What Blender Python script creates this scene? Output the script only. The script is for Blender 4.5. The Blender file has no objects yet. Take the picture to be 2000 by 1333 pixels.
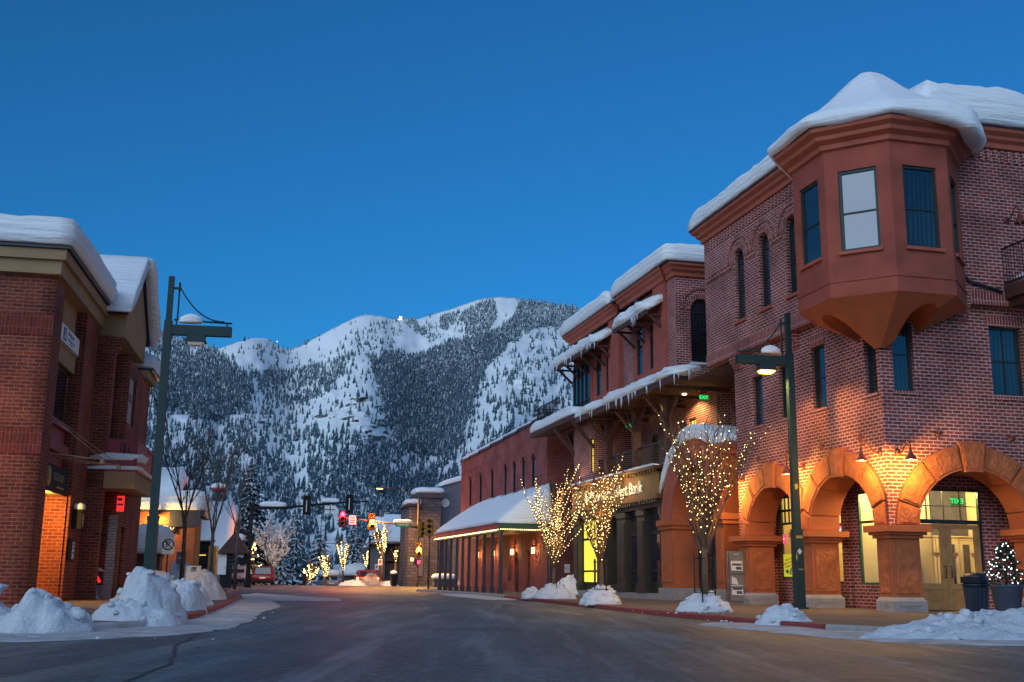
import bpy, bmesh, math, random
import numpy as np
from mathutils import Vector, Matrix, noise, geometry
random.seed(7)
PI = math.pi
D = bpy.data
SC = bpy.context.scene
COL = SC.collection
R = math.radians

# ------------------------------------------------------------------ mesh builder
def fbm(p, o=4, s=1.0):
    return noise.fractal(Vector(p) * s, 0.9, 2.0, o)

class MB:
    def __init__(s):
        s.v = []; s.f = []; s.m = []; s.sm = []
    def add(s, vs, fs, m=0, smooth=False):
        b = len(s.v)
        s.v.extend([tuple(x) for x in vs])
        for f in fs:
            s.f.append(tuple(b + i for i in f)); s.m.append(m); s.sm.append(smooth)
    def box(s, x0, x1, y0, y1, z0, z1, m=0):
        vs = [(x, y, z) for x in (x0, x1) for y in (y0, y1) for z in (z0, z1)]
        s.add(vs, [(0,1,3,2),(4,6,7,5),(0,4,5,1),(2,3,7,6),(0,2,6,4),(1,5,7,3)], m)
    def obox(s, M, a0, a1, b0, b1, d0, d1, m=0):
        vs = [M(x, y, z) for x in (a0, a1) for y in (b0, b1) for z in (d0, d1)]
        s.add(vs, [(0,1,3,2),(4,6,7,5),(0,4,5,1),(2,3,7,6),(0,2,6,4),(1,5,7,3)], m)
    def prism(s, pts, vec, m=0, smooth=False):
        n = len(pts); v = Vector(vec)
        P = [Vector(p) for p in pts]
        s.add([*P, *[p + v for p in P]], [tuple(range(n)), tuple(range(2*n-1, n-1, -1))], m)
        b = len(s.v) - 2*n
        for i in range(n):
            j = (i+1) % n
            s.f.append((b+i, b+j, b+n+j, b+n+i)); s.m.append(m); s.sm.append(smooth)
    def bar(s, p, q, w, h=None, m=0, up=(0,0,1)):
        p = Vector(p); q = Vector(q); h = h or w
        d = (q-p).normalized(); u = Vector(up)
        if abs(d.dot(u)) > .95: u = Vector((1,0,0))
        a = d.cross(u).normalized(); b = a.cross(d)
        vs = [c + a*sx*w/2 + b*sy*h/2 for c in (p, q) for sx, sy in ((-1,-1),(1,-1),(1,1),(-1,1))]
        s.add(vs, [(0,3,2,1),(4,5,6,7),(0,1,5,4),(1,2,6,5),(2,3,7,6),(3,0,4,7)], m)
    def tube(s, pts, r, n=6, m=0, smooth=True, cap=True):
        P = [Vector(p) for p in pts]
        rr = r if isinstance(r, (list, tuple)) else [r]*len(P)
        rings = []; b0 = len(s.v); prev = None
        for i, p in enumerate(P):
            d = (P[min(i+1, len(P)-1)] - P[max(i-1, 0)])
            d = d.normalized() if d.length > 1e-9 else Vector((0,0,1))
            if prev is None:
                u = Vector((1,0,0)) if abs(d.x) < .9 else Vector((0,1,0))
                a = d.cross(u).normalized()
            else:
                a = prev - d*prev.dot(d)
                a = a.normalized() if a.length > 1e-6 else d.orthogonal().normalized()
            prev = a; c = d.cross(a)
            rings.append([p + (a*math.cos(2*PI*k/n) + c*math.sin(2*PI*k/n))*rr[i] for k in range(n)])
        vs = [v for rg in rings for v in rg]
        fs = []
        for i in range(len(P)-1):
            for k in range(n):
                k2 = (k+1) % n
                fs.append((i*n+k, i*n+k2, (i+1)*n+k2, (i+1)*n+k))
        if cap:
            fs.append(tuple(range(n-1, -1, -1))); fs.append(tuple(range((len(P)-1)*n, len(P)*n)))
        s.add(vs, fs, m, smooth)
    def lathe(s, prof, n=16, c=(0,0,0), m=0, smooth=True, sx=1, sy=1, cap=True, a0=0):
        vs = []; fs = []
        for (r, z) in prof:
            for k in range(n):
                a = 2*PI*k/n + a0
                vs.append((c[0]+r*math.cos(a)*sx, c[1]+r*math.sin(a)*sy, c[2]+z))
        for i in range(len(prof)-1):
            for k in range(n):
                k2 = (k+1) % n
                fs.append((i*n+k, i*n+k2, (i+1)*n+k2, (i+1)*n+k))
        if cap:
            fs.append(tuple(range(n-1, -1, -1))); fs.append(tuple(range((len(prof)-1)*n, len(prof)*n)))
        s.add(vs, fs, m, smooth)
    def ball(s, c, r, m=0, seg=8, rings=5, sz=1.0):
        prof = [(max(r*math.sin(PI*i/rings), r*.02), -r*sz*math.cos(PI*i/rings)) for i in range(rings+1)]
        s.lathe(prof, seg, c, m)
    def loft(s, rings, m=0, smooth=True, closed=True, cap0=True, cap1=True):
        n = len(rings[0]); vs = [p for r_ in rings for p in r_]; fs = []
        for i in range(len(rings)-1):
            for k in range(n if closed else n-1):
                k2 = (k+1) % n
                fs.append((i*n+k, i*n+k2, (i+1)*n+k2, (i+1)*n+k))
        if cap0: fs.append(tuple(range(n-1, -1, -1)))
        if cap1: fs.append(tuple(range((len(rings)-1)*n, len(rings)*n)))
        s.add(vs, fs, m, smooth)
    def sheet(s, outline, holes=(), M=None, m=0):
        loops = [[Vector((a, b, 0)) for a, b in outline]] + [[Vector((a, b, 0)) for a, b in h] for h in holes]
        tris = geometry.tessellate_polygon(loops)
        pts = [p for l in loops for p in l]
        s.add([M(p.x, p.y, 0) for p in pts], tris, m)
    def wall(s, outline, holes, M, depth=.2, m=0, mj=None):
        s.sheet(outline, holes, M, m)
        for h in holes:
            n = len(h)
            vs = [M(a, b, 0) for a, b in h] + [M(a, b, -depth) for a, b in h]
            s.add(vs, [(i, (i+1) % n, n+(i+1) % n, n+i) for i in range(n)], m if mj is None else mj)
    def build(s, name, mats, parent=None, uv=True, clean=False):
        me = D.meshes.new(name)
        me.from_pydata(s.v, [], s.f)
        if not isinstance(mats, (list, tuple)): mats = [mats]
        for x in mats: me.materials.append(x)
        me.polygons.foreach_set('material_index', s.m)
        me.polygons.foreach_set('use_smooth', s.sm)
        if clean:
            bm = bmesh.new(); bm.from_mesh(me)
            bmesh.ops.remove_doubles(bm, verts=bm.verts, dist=1e-4)
            bmesh.ops.recalc_face_normals(bm, faces=bm.faces)
            bm.to_mesh(me); bm.free()
        me.update()
        if uv: box_uv(me)
        o = D.objects.new(name, me); COL.objects.link(o)
        if parent is not None: o.parent = parent
        return o

def box_uv(me):
    nl = len(me.loops); npoly = len(me.polygons)
    if nl == 0: return
    co = np.empty(len(me.vertices)*3, 'f'); me.vertices.foreach_get('co', co); co = co.reshape(-1, 3)
    vi = np.empty(nl, 'i'); me.loops.foreach_get('vertex_index', vi)
    no = np.empty(npoly*3, 'f'); me.polygons.foreach_get('normal', no); no = no.reshape(-1, 3)
    lt = np.empty(npoly, 'i'); me.polygons.foreach_get('loop_total', lt)
    n = np.repeat(no, lt, axis=0); p = co[vi]
    t = np.stack([-n[:, 1], n[:, 0], np.zeros(nl)], 1)
    l = np.linalg.norm(t, axis=1); flat = l < .25
    t[~flat] /= l[~flat][:, None]; t[flat] = (1, 0, 0)
    # keep the sign stable so that courses line up
    sg = np.where(np.abs(t[:, 0]) > np.abs(t[:, 1]), np.sign(t[:, 0]), np.sign(t[:, 1])); t *= sg[:, None]
    b = np.cross(n, t); b[b[:, 2] < 0] *= -1; b[flat] = (0, 1, 0)
    uv = np.stack([(p*t).sum(1), np.where(flat, p[:, 1], p[:, 2])], 1).astype('f')
    lay = me.uv_layers.new(name='UVMap')
    lay.data.foreach_set('uv', uv.ravel())

def empty(name, loc=(0,0,0), rz=0.0):
    o = D.objects.new(name, None); COL.objects.link(o)
    o.location = loc; o.rotation_euler = (0, 0, rz); o.empty_display_size = .2
    return o
def tag(o, label=None, cat=None, group=None, kind=None):
    if label: o['label'] = label
    if cat: o['category'] = cat
    if group: o['group'] = group
    if kind: o['kind'] = kind
    return o
def thing(name, label, cat, loc=(0,0,0), rz=0.0, group=None):
    return tag(empty(name, loc, rz), label, cat, group)
def dup(o, parent=None):
    c = o.copy(); COL.objects.link(c); c.parent = parent
    for ch in list(o.children): dup(ch, c)
    return c
def light(kind, name, loc, power, color, parent=None, **kw):
    l = D.lights.new(name, kind); l.energy = power; l.color = color
    for k, v in kw.items(): setattr(l, k, v)
    o = D.objects.new(name, l); COL.objects.link(o); o.location = loc
    if parent is not None: o.parent = parent
    return o
FONT = [None]
def text_mesh(txt, size, depth=.01, align='CENTER', squeeze=1.0):
    c = D.curves.new('txt', 'FONT'); c.body = txt; c.size = size; c.extrude = depth
    c.align_x = align; c.align_y = 'CENTER'; c.resolution_u = 2
    o = D.objects.new('txt', c); COL.objects.link(o)
    bpy.context.view_layer.update()
    me = D.meshes.new_from_object(o.evaluated_get(bpy.context.evaluated_depsgraph_get()))
    D.objects.remove(o); D.curves.remove(c)
    if squeeze != 1.0: me.transform(Matrix.Diagonal((squeeze, 1, 1, 1)))
    return me
def put_text(name, txt, size, mtx, mat, parent=None, depth=.01, squeeze=1.0, align='CENTER'):
    me = text_mesh(txt, size, depth, align, squeeze); me.name = name
    me.transform(mtx); me.materials.clear(); me.materials.append(mat)
    o = D.objects.new(name, me); COL.objects.link(o)
    if parent is not None: o.parent = parent
    return o
def frame_mtx(o, right, up):
    r_ = Vector(right).normalized(); u = Vector(up).normalized(); n = r_.cross(u)
    return Matrix(((r_.x, u.x, n.x, o[0]), (r_.y, u.y, n.y, o[1]), (r_.z, u.z, n.z, o[2]), (0,0,0,1)))

def rect(a0, a1, b0, b1): return [(a0,b0),(a1,b0),(a1,b1),(a0,b1)]
def arch(a0, a1, b0, bs, rise, n=16):
    c = (a0+a1)/2; h = (a1-a0)/2
    return [(a0,b0),(a1,b0)] + [(c+h*math.cos(PI*i/n), bs+rise*math.sin(PI*i/n)) for i in range(n+1)]
def inset(poly, d):
    # inset a convex-ish CCW outline
    n = len(poly); out = []
    for i in range(n):
        p0 = Vector(poly[i-1]); p = Vector(poly[i]); p1 = Vector(poly[(i+1) % n])
        e0 = (p-p0); e1 = (p1-p)
        if e0.length < 1e-6: e0 = e1
        if e1.length < 1e-6: e1 = e0
        e0.normalize(); e1.normalize()
        n0 = Vector((-e0.y, e0.x)); n1 = Vector((-e1.y, e1.x))
        b = n0+n1
        if b.length < 1e-6: b = n0
        b.normalize(); k = d/max(b.dot(n0), .4)
        out.append((p.x+b.x*k, p.y+b.y*k))
    return out

def window(parent, M, poly, cols=1, rows=2, fm=None, gm=None, fw=.07, dep=.14, sill=None, rowpos=None, name='window'):
    """sash window set dep behind the wall face: frame, pane, sill"""
    mb = MB(); inn = inset(poly, fw); n = len(poly)
    for d0 in (-dep+.05,):
        vs = [M(a, b, d0) for a, b in poly] + [M(a, b, d0) for a, b in inn] + [M(a, b, -dep-.02) for a, b in inn]
        fs = [(i, (i+1) % n, n+(i+1) % n, n+i) for i in range(n)] + [(n+i, n+(i+1) % n, 2*n+(i+1) % n, 2*n+i) for i in range(n)]
        mb.add(vs, fs)
    a0 = min(p[0] for p in inn); a1 = max(p[0] for p in inn); b0 = min(p[1] for p in inn); b1 = max(p[1] for p in inn)
    bw = fw*.5
    def top_at(a):
        best = b0
        for i in range(n):
            p, q = inn[i], inn[(i+1) % n]
            lo, hi = min(p[0], q[0]), max(p[0], q[0])
            if lo-1e-6 <= a <= hi+1e-6:
                t = 0 if hi-lo < 1e-6 else (a-p[0])/(q[0]-p[0])
                best = max(best, p[1]+(q[1]-p[1])*t)
        return best
    for k in range(1, cols):
        a = a0+(a1-a0)*k/cols
        mb.obox(M, a-bw/2, a+bw/2, b0, top_at(a), -dep-.015, -dep+.028)
    if rowpos is None: rowpos = [k/rows for k in range(1, rows)]
    for t in rowpos:
        b = b0+(b1-b0)*t
        mb.obox(M, a0, a1, b-bw*.6, b+bw*.6, -dep-.01, -dep+.033)
    w = mb.build(name, fm, parent)
    g = MB(); g.sheet(inn, (), lambda a, b, d: M(a, b, -dep))
    g.build('pane', gm, w)
    if sill is not None:
        q = MB(); q.obox(M, min(p[0] for p in poly)-.06, max(p[0] for p in poly)+.06, min(p[1] for p in poly)-.1, min(p[1] for p in poly)-.004, -.02, .09)
        q.build('sill', sill, w)
    return w

def snow_sweep(path, w, h, over=.25, seed=0, step=.35, out=None, back=1.2, lump=1.0, taper=.6, rise=0.0):
    """rounded drift along an eave: path of (x,y,z) points on the edge; out = list of outward dirs (per segment)"""
    mb = MB()
    P = [Vector(p) for p in path]
    # resample
    pts = []; dirs = []
    for i in range(len(P)-1):
        L = (P[i+1]-P[i]).length; n = max(1, int(L/step))
        o = Vector(out[i]) if out else None
        for k in range(n):
            pts.append(P[i]+(P[i+1]-P[i])*(k/n)); dirs.append(o)
    pts.append(P[-1]); dirs.append(dirs[-1])
    N = len(pts); sd = [d.copy() for d in dirs]
    for _ in range(2):
        sd = [(sd[max(0,i-1)]+sd[i]+sd[min(N-1,i+1)]).normalized() for i in range(N)]
    tot = [0.0]
    for i in range(1, N): tot.append(tot[-1]+(pts[i]-pts[i-1]).length)
    rings = []
    prof = [(0.0,-.02),(.22,-.10),(.5,-.05),(.78,.08),(.94,.2),(1.0,.32),(1.0,.44),(.98,.55),(.94,.66),(.86,.77),(.74,.87),(.5,.95),(.05,1.0),(-1,.98),(-2,.9),(-2,.0)]
    for i in range(N):
        e = min(tot[i], tot[-1]-tot[i]); tp = 1.0 if taper <= 0 else min(1.0, (.25+e/taper))
        tp = tp**.5
        x = tot[i]
        hh = h*tp*(1+.22*lump*noise.noise(Vector((x*.55, seed, 0)))+.12*lump*noise.noise(Vector((x*1.9, seed, 3)))+.05*noise.noise(Vector((x*5, seed, 3))))
        oo = over*tp*(1+.5*lump*noise.noise(Vector((x*.6, seed, 7)))+.25*lump*noise.noise(Vector((x*2.3, seed, 11))))
        rg = []
        for (a, b) in prof:
            xo = a*oo if a > 0 else a*back*.5
            zz = b*hh
            if a < 0: zz += rise*(-xo)
            if b < 0: zz = b*over*1.1*(1+1.3*lump*max(0, noise.noise(Vector((x*1.2, seed, 17)))))
            j = .035*lump*noise.noise(Vector((x*2.5, a*3+seed, b*5)))
            # faint layering in the drift
            j += (.03*math.sin(b*19+seed+.6*noise.noise(Vector((x*.4, seed, 1))))+.02*noise.noise(Vector((x*.8, b*14, seed)))) if 0 < b < .95 and a > 0 else 0
            rg.append(pts[i]+sd[i]*(xo+j)+Vector((0,0,zz+j*.6)))
        rings.append(rg)
    mb.loft(rings, 0, True, closed=True)
    return mb

def snow_pile(rx, ry, h, seed=0, n=56, m=16, chunk=.16, sharp=1.0, flat=1.0):
    mb = MB(); rings = []
    for j in range(m+1):
        t = j/m; rg = []
        for k in range(n):
            a = 2*PI*k/n
            edge = 1+.16*noise.noise(Vector((math.cos(a)*1.3, math.sin(a)*1.3, seed)))+.06*noise.noise(Vector((math.cos(a)*5, math.sin(a)*5, seed+4)))
            rr = (1-t)*edge
            x = rx*rr*math.cos(a); y = ry*rr*math.sin(a)
            base = 1-(1-t)**(2.0*flat)
            q = Vector((x*.9+seed*3.1, y*.9, seed))
            z = h*base*(1+.30*noise.noise(q)+.16*noise.noise(q*2.3))
            if 0 < j:
                w3 = Vector((x+seed*7.3, y, z)); b = 0.0
                for sc_, am in ((chunk*1.7, .62), (chunk*.7, .42), (chunk*.3, .3)):
                    dd_ = noise.voronoi(w3/sc_)[0]; b += (.55-dd_[0])*sc_*am
                b = sharp*b*min(1, t*6); o_ = Vector((math.cos(a)*(1-t), math.sin(a)*(1-t), .35+.65*t))
                x += o_.x*b; y += o_.y*b; z += o_.z*b+chunk*.25*noise.noise(q*9)
            else: z = -.03
            rg.append((x, y, max(z, -.03)))
        rings.append(rg)
    mb.loft(rings, 0, True)
    # broken lumps lying on and around the heap
    rn = random.Random(seed*17+3); per = 2*PI*(rx+ry)/2; nc = int(min(90, per*2.2*sharp/max(chunk, .1)*.16*2))
    for _ in range(nc):
        j = rn.randint(0, int(m*.75)); p = rings[j][rn.randrange(n)]; r = chunk*rn.choice((.2, .26, .34, .42, .56)); c = Vector(p)+Vector((p[0], p[1], 0)).normalized()*(r*(.9 if j == 0 else .1)*rn.random())
        ss = rn.random()*50; R3 = []; nr, ns = 5, 7; sq = (rn.uniform(.7, 1.2), rn.uniform(.7, 1.2), rn.uniform(.5, .85))
        for a in range(nr+1):
            th = PI*a/nr; rg = []
            for b in range(ns):
                ph = 2*PI*b/ns; d = Vector((math.sin(th)*math.cos(ph), math.sin(th)*math.sin(ph), math.cos(th))); k = r*(1+.5*noise.noise(d*1.3+Vector((ss, 0, 0)))) if 0 < a < nr else r*.95
                if a in (0, nr): d = Vector((.02*math.cos(ph), .02*math.sin(ph), d.z))
                rg.append((c.x+d.x*k*sq[0], c.y+d.y*k*sq[1], c.z+d.z*k*sq[2]+r*.15))
            R3.append(rg)
        mb.loft(R3, 0, rn.random() < .5)
    return mb
# ------------------------------------------------------------------ materials
def newmat(name):
    m = D.materials.new(name); m.use_nodes = True
    nt = m.node_tree; b = nt.nodes['Principled BSDF']
    return m, nt, b
def N(nt, t, **kw):
    n = nt.nodes.new(t)
    for k, v in kw.items():
        if k.startswith('_'): setattr(n, k[1:], v)
        else: n.inputs[k.replace('__', ' ')].default_value = v
    return n
def c4(c): return (*c, 1.0) if len(c) == 3 else c
def ramp(nt, fac, stops):
    r_ = nt.nodes.new('ShaderNodeValToRGB'); nt.links.new(fac, r_.inputs[0])
    el = r_.color_ramp.elements
    while len(el) < len(stops): el.new(.5)
    for e, (p, c) in zip(el, stops): e.position = p; e.color = c4(c)
    return r_.outputs[0]
def plain(name, col, rough=.6, var=.25, scale=3.0, metal=0.0, bump=0.0, bscale=30.0, spec=.5, coat=0.0):
    m, nt, b = newmat(name)
    tc = N(nt, 'ShaderNodeTexCoord')
    nz = N(nt, 'ShaderNodeTexNoise', Scale=scale, Detail=5.0); nt.links.new(tc.outputs['Object'], nz.inputs['Vector'])
    out = ramp(nt, nz.outputs[0], [(.25, [c*(1-var) for c in col]), (.75, [min(1, c*(1+var)) for c in col])])
    nt.links.new(out, b.inputs['Base Color'])
    b.inputs['Roughness'].default_value = rough; b.inputs['Metallic'].default_value = metal
    b.inputs['Specular IOR Level'].default_value = spec; b.inputs['Coat Weight'].default_value = coat
    if bump:
        n2 = N(nt, 'ShaderNodeTexNoise', Scale=bscale, Detail=6.0); nt.links.new(tc.outputs['Object'], n2.inputs['Vector'])
        bp = N(nt, 'ShaderNodeBump', Strength=bump, Distance=.05); nt.links.new(n2.outputs[0], bp.inputs['Height'])
        nt.links.new(bp.outputs[0], b.inputs['Normal'])
    return m
def brick(name, c1, c2, mortar, bw=.27, bh=.1, ms=.012, soldier=False, var=.35, stain=None):
    m, nt, b = newmat(name)
    uv = N(nt, 'ShaderNodeUVMap'); vec = uv.outputs[0]
    if soldier:
        mp = N(nt, 'ShaderNodeMapping'); mp.inputs['Rotation'].default_value = (0, 0, PI/2); nt.links.new(vec, mp.inputs[0]); vec = mp.outputs[0]
    bt = N(nt, 'ShaderNodeTexBrick', Scale=1.0); bt.inputs['Color1'].default_value = c4(c1); bt.inputs['Color2'].default_value = c4(c2)
    bt.inputs['Mortar'].default_value = c4(mortar); bt.inputs['Mortar Size'].default_value = ms; bt.inputs['Brick Width'].default_value = bw
    bt.inputs['Row Height'].default_value = bh; bt.inputs['Mortar Smooth'].default_value = .15; bt.inputs['Bias'].default_value = -.1
    if soldier: bt.offset = 0.0
    # wobble so that courses are not ruler straight
    nw = N(nt, 'ShaderNodeTexNoise', Scale=2.3, Detail=2.0); nt.links.new(vec, nw.inputs['Vector'])
    ad = N(nt, 'ShaderNodeVectorMath', _operation='MULTIPLY_ADD'); nt.links.new(nw.outputs['Color'], ad.inputs[0])
    ad.inputs[1].default_value = (.02, .02, 0); nt.links.new(vec, ad.inputs[2]); nt.links.new(ad.outputs[0], bt.inputs['Vector'])
    nz = N(nt, 'ShaderNodeTexNoise', Scale=.7, Detail=6.0); nt.links.new(vec, nz.inputs['Vector'])
    k = ramp(nt, nz.outputs[0], [(.3, (1-var,)*3), (.7, (1+var*.4,)*3)])
    n3 = N(nt, 'ShaderNodeTexNoise', Scale=14.0, Detail=3.0); nt.links.new(vec, n3.inputs['Vector'])
    k3 = ramp(nt, n3.outputs[0], [(.3, (.75,)*3), (.7, (1.15,)*3)])
    mx = N(nt, 'ShaderNodeMix', _data_type='RGBA', _blend_type='MULTIPLY'); mx.inputs[0].default_value = 1
    nt.links.new(bt.outputs[0], mx.inputs[6]); nt.links.new(k, mx.inputs[7])
    m2 = N(nt, 'ShaderNodeMix', _data_type='RGBA', _blend_type='MULTIPLY'); m2.inputs[0].default_value = 1
    nt.links.new(mx.outputs[2], m2.inputs[6]); nt.links.new(k3, m2.inputs[7]); col = m2.outputs[2]
    if stain:
        ns = N(nt, 'ShaderNodeTexNoise', Scale=stain[0], Detail=7.0, Roughness=.65); nt.links.new(vec, ns.inputs['Vector'])
        f = ramp(nt, ns.outputs[0], [(stain[1], (0,0,0)), (stain[1]+.09, (1,1,1))])
        m3 = N(nt, 'ShaderNodeMix', _data_type='RGBA'); nt.links.new(f, m3.inputs[0]); nt.links.new(col, m3.inputs[6]); m3.inputs[7].default_value = c4(stain[2]); col = m3.outputs[2]
    nt.links.new(col, b.inputs['Base Color'])
    b.inputs['Roughness'].default_value = .85; b.inputs['Specular IOR Level'].default_value = .25
    bp = N(nt, 'ShaderNodeBump', Strength=.5, Distance=.012); bp.invert = True
    nt.links.new(bt.outputs['Fac'], bp.inputs['Height']); nt.links.new(bp.outputs[0], b.inputs['Normal'])
    return m
def emit(name, col, s, base=(.02,.02,.02)):
    m, nt, b = newmat(name)
    b.inputs['Base Color'].default_value = c4(base); b.inputs['Emission Color'].default_value = c4(col); b.inputs['Emission Strength'].default_value = s
    return m
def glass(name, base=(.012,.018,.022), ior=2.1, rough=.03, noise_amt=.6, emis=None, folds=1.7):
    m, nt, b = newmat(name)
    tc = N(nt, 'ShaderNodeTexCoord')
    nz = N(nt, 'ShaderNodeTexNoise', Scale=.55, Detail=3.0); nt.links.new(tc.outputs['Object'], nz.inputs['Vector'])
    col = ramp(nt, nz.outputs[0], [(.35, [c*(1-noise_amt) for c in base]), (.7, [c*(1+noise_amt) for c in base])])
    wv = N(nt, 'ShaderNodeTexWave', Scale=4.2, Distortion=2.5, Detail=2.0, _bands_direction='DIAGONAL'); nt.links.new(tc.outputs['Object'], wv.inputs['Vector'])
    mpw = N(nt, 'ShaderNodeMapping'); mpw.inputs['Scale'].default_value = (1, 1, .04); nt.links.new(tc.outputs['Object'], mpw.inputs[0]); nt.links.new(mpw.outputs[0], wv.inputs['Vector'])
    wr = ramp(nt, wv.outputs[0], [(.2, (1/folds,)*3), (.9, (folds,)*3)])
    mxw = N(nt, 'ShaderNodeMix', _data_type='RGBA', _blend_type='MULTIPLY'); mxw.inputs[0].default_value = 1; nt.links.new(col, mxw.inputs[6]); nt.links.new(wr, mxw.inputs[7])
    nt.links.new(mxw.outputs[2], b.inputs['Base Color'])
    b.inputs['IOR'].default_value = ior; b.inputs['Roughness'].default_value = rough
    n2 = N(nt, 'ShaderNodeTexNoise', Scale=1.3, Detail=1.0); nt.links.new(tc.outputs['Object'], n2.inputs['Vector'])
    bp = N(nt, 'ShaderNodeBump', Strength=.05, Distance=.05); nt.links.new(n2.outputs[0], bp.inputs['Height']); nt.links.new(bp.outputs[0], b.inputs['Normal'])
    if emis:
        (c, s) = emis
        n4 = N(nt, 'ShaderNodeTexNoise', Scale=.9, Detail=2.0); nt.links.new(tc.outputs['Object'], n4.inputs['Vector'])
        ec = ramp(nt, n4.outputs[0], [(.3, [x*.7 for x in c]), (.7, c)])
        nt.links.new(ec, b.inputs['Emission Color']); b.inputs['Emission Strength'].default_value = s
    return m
def clearglass(name):
    m = D.materials.new(name); m.use_nodes = True; nt = m.node_tree; nt.nodes.clear()
    o = N(nt, 'ShaderNodeOutputMaterial'); mx = N(nt, 'ShaderNodeMixShader'); tr = N(nt, 'ShaderNodeBsdfTransparent', Color=(.93,.95,.94,1)); gl = N(nt, 'ShaderNodeBsdfGlossy', Roughness=.02)
    lw = N(nt, 'ShaderNodeLayerWeight', Blend=.5); pw = N(nt, 'ShaderNodeMath', _operation='POWER'); nt.links.new(lw.outputs['Facing'], pw.inputs[0]); pw.inputs[1].default_value = 4.0
    ma = N(nt, 'ShaderNodeMath', _operation='MULTIPLY_ADD'); nt.links.new(pw.outputs[0], ma.inputs[0]); ma.inputs[1].default_value = .8; ma.inputs[2].default_value = .05
    nt.links.new(ma.outputs[0], mx.inputs[0]); nt.links.new(tr.outputs[0], mx.inputs[1]); nt.links.new(gl.outputs[0], mx.inputs[2]); nt.links.new(mx.outputs[0], o.inputs[0])
    return m
def snowmat(name, col=(.86,.87,.89), bs=9.0, bump=.35, dirt=0.0, strata=.0):
    m, nt, b = newmat(name)
    tc = N(nt, 'ShaderNodeTexCoord')
    nz = N(nt, 'ShaderNodeTexNoise', Scale=bs, Detail=8.0, Roughness=.62); nt.links.new(tc.outputs['Object'], nz.inputs['Vector'])
    bp = N(nt, 'ShaderNodeBump', Strength=bump, Distance=.06); nt.links.new(nz.outputs[0], bp.inputs['Height'])
    mpz = N(nt, 'ShaderNodeMapping'); mpz.inputs['Scale'].default_value = (.5, .5, 7.0); nt.links.new(tc.outputs['Object'], mpz.inputs[0])
    nl = N(nt, 'ShaderNodeTexNoise', Scale=1.5, Detail=4.0); nt.links.new(mpz.outputs[0], nl.inputs['Vector'])
    bp2 = N(nt, 'ShaderNodeBump', Strength=strata, Distance=.08); nt.links.new(nl.outputs[0], bp2.inputs['Height']); nt.links.new(bp.outputs[0], bp2.inputs['Normal']); nt.links.new(bp2.outputs[0], b.inputs['Normal'])
    n2 = N(nt, 'ShaderNodeTexNoise', Scale=1.6, Detail=7.0, Roughness=.65); nt.links.new(tc.outputs['Object'], n2.inputs['Vector'])
    col2 = [c*(1-dirt) for c in col]
    nt.links.new(ramp(nt, n2.outputs[0], [(.38, col2), (.62, col)]), b.inputs['Base Color'])
    b.inputs['Roughness'].default_value = .75; b.inputs['Specular IOR Level'].default_value = .3
    b.inputs['Subsurface Weight'].default_value = 0.0
    return m

MT = {}
MT['brick'] = brick('red_brown_brick', (.37,.066,.045), (.19,.036,.034), (.62,.41,.38), .29, .105, .016, var=.45, stain=(.55, .66, (.40,.26,.24)))
MT['brick_soldier'] = brick('soldier_brick', (.36,.064,.045), (.21,.038,.034), (.62,.40,.38), .33, .105, .012, soldier=True)
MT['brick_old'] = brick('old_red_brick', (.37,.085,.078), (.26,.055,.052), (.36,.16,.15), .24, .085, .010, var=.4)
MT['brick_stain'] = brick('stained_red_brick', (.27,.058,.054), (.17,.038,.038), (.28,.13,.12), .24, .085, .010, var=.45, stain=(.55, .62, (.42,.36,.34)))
MT['brick_left'] = brick('deep_red_brick', (.28,.058,.028), (.15,.030,.022), (.34,.16,.12), .30, .105, .012, var=.35, stain=(1.1, .70, (.35,.24,.2)))
MT['brick_shop'] = brick('shop_brick', (.30,.085,.04), (.22,.06,.035), (.26,.12,.08), .3, .1, .01)
MT['stone'] = brick('rubble_stone', (.20,.165,.16), (.11,.09,.095), (.08,.07,.075), .55, .28, .03, var=.5)
MT['stucco'] = plain('rust_stucco', (.33,.072,.044), .9, .3, 1.1, bump=.25, bscale=60)
MT['sand'] = plain('orange_sandstone', (.44,.12,.04), .9, .3, 4.0, bump=.9, bscale=9)
MT['sandsm'] = plain('smooth_orange_stucco', (.44,.115,.04), .9, .12, 2.0, bump=.2, bscale=50)
MT['pink'] = plain('rose_stucco', (.38,.085,.06), .9, .15, 1.5, bump=.2, bscale=50)
MT['concrete'] = plain('grey_concrete', (.33,.30,.28), .9, .2, 5.0, bump=.3, bscale=40)
MT['cornice'] = plain('terracotta_cornice', (.42,.10,.055), .8, .15, 2.0, bump=.15, bscale=40)
MT['flash'] = plain('dark_metal_flashing', (.03,.03,.045), .5, .2)
MT['beige'] = plain('beige_stucco', (.36,.23,.12), .9, .12, 1.0, bump=.2, bscale=60)
MT['wood_dark'] = plain('dark_stained_timber', (.075,.028,.02), .7, .35, 6.0, bump=.2, bscale=25)
MT['wood_soffit'] = plain('brown_soffit_boards', (.075,.034,.02), .7, .3, 5.0)
MT['wood_sign'] = plain('brown_fascia_board', (.13,.06,.024), .75, .35, 1.6, bump=.15, bscale=20)
MT['store'] = plain('dark_green_brown_joinery', (.035,.03,.022), .6, .3, 3.0)
MT['pine'] = plain('varnished_pine', (.50,.26,.085), .45, .22, 5.0, bump=.08, bscale=30)
MT['frame'] = plain('dark_green_window_frame', (.012,.03,.03), .5, .25)
MT['framegreen'] = plain('green_window_frame', (.02,.09,.06), .5, .25)
MT['iron'] = plain('black_ironwork', (.012,.011,.012), .5, .2)
MT['copper'] = plain('rust_red_lamp_metal', (.16,.035,.022), .5, .2)
MT['lampgreen'] = plain('dark_green_lamp_paint', (.005,.03,.03), .65, .2)
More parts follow.
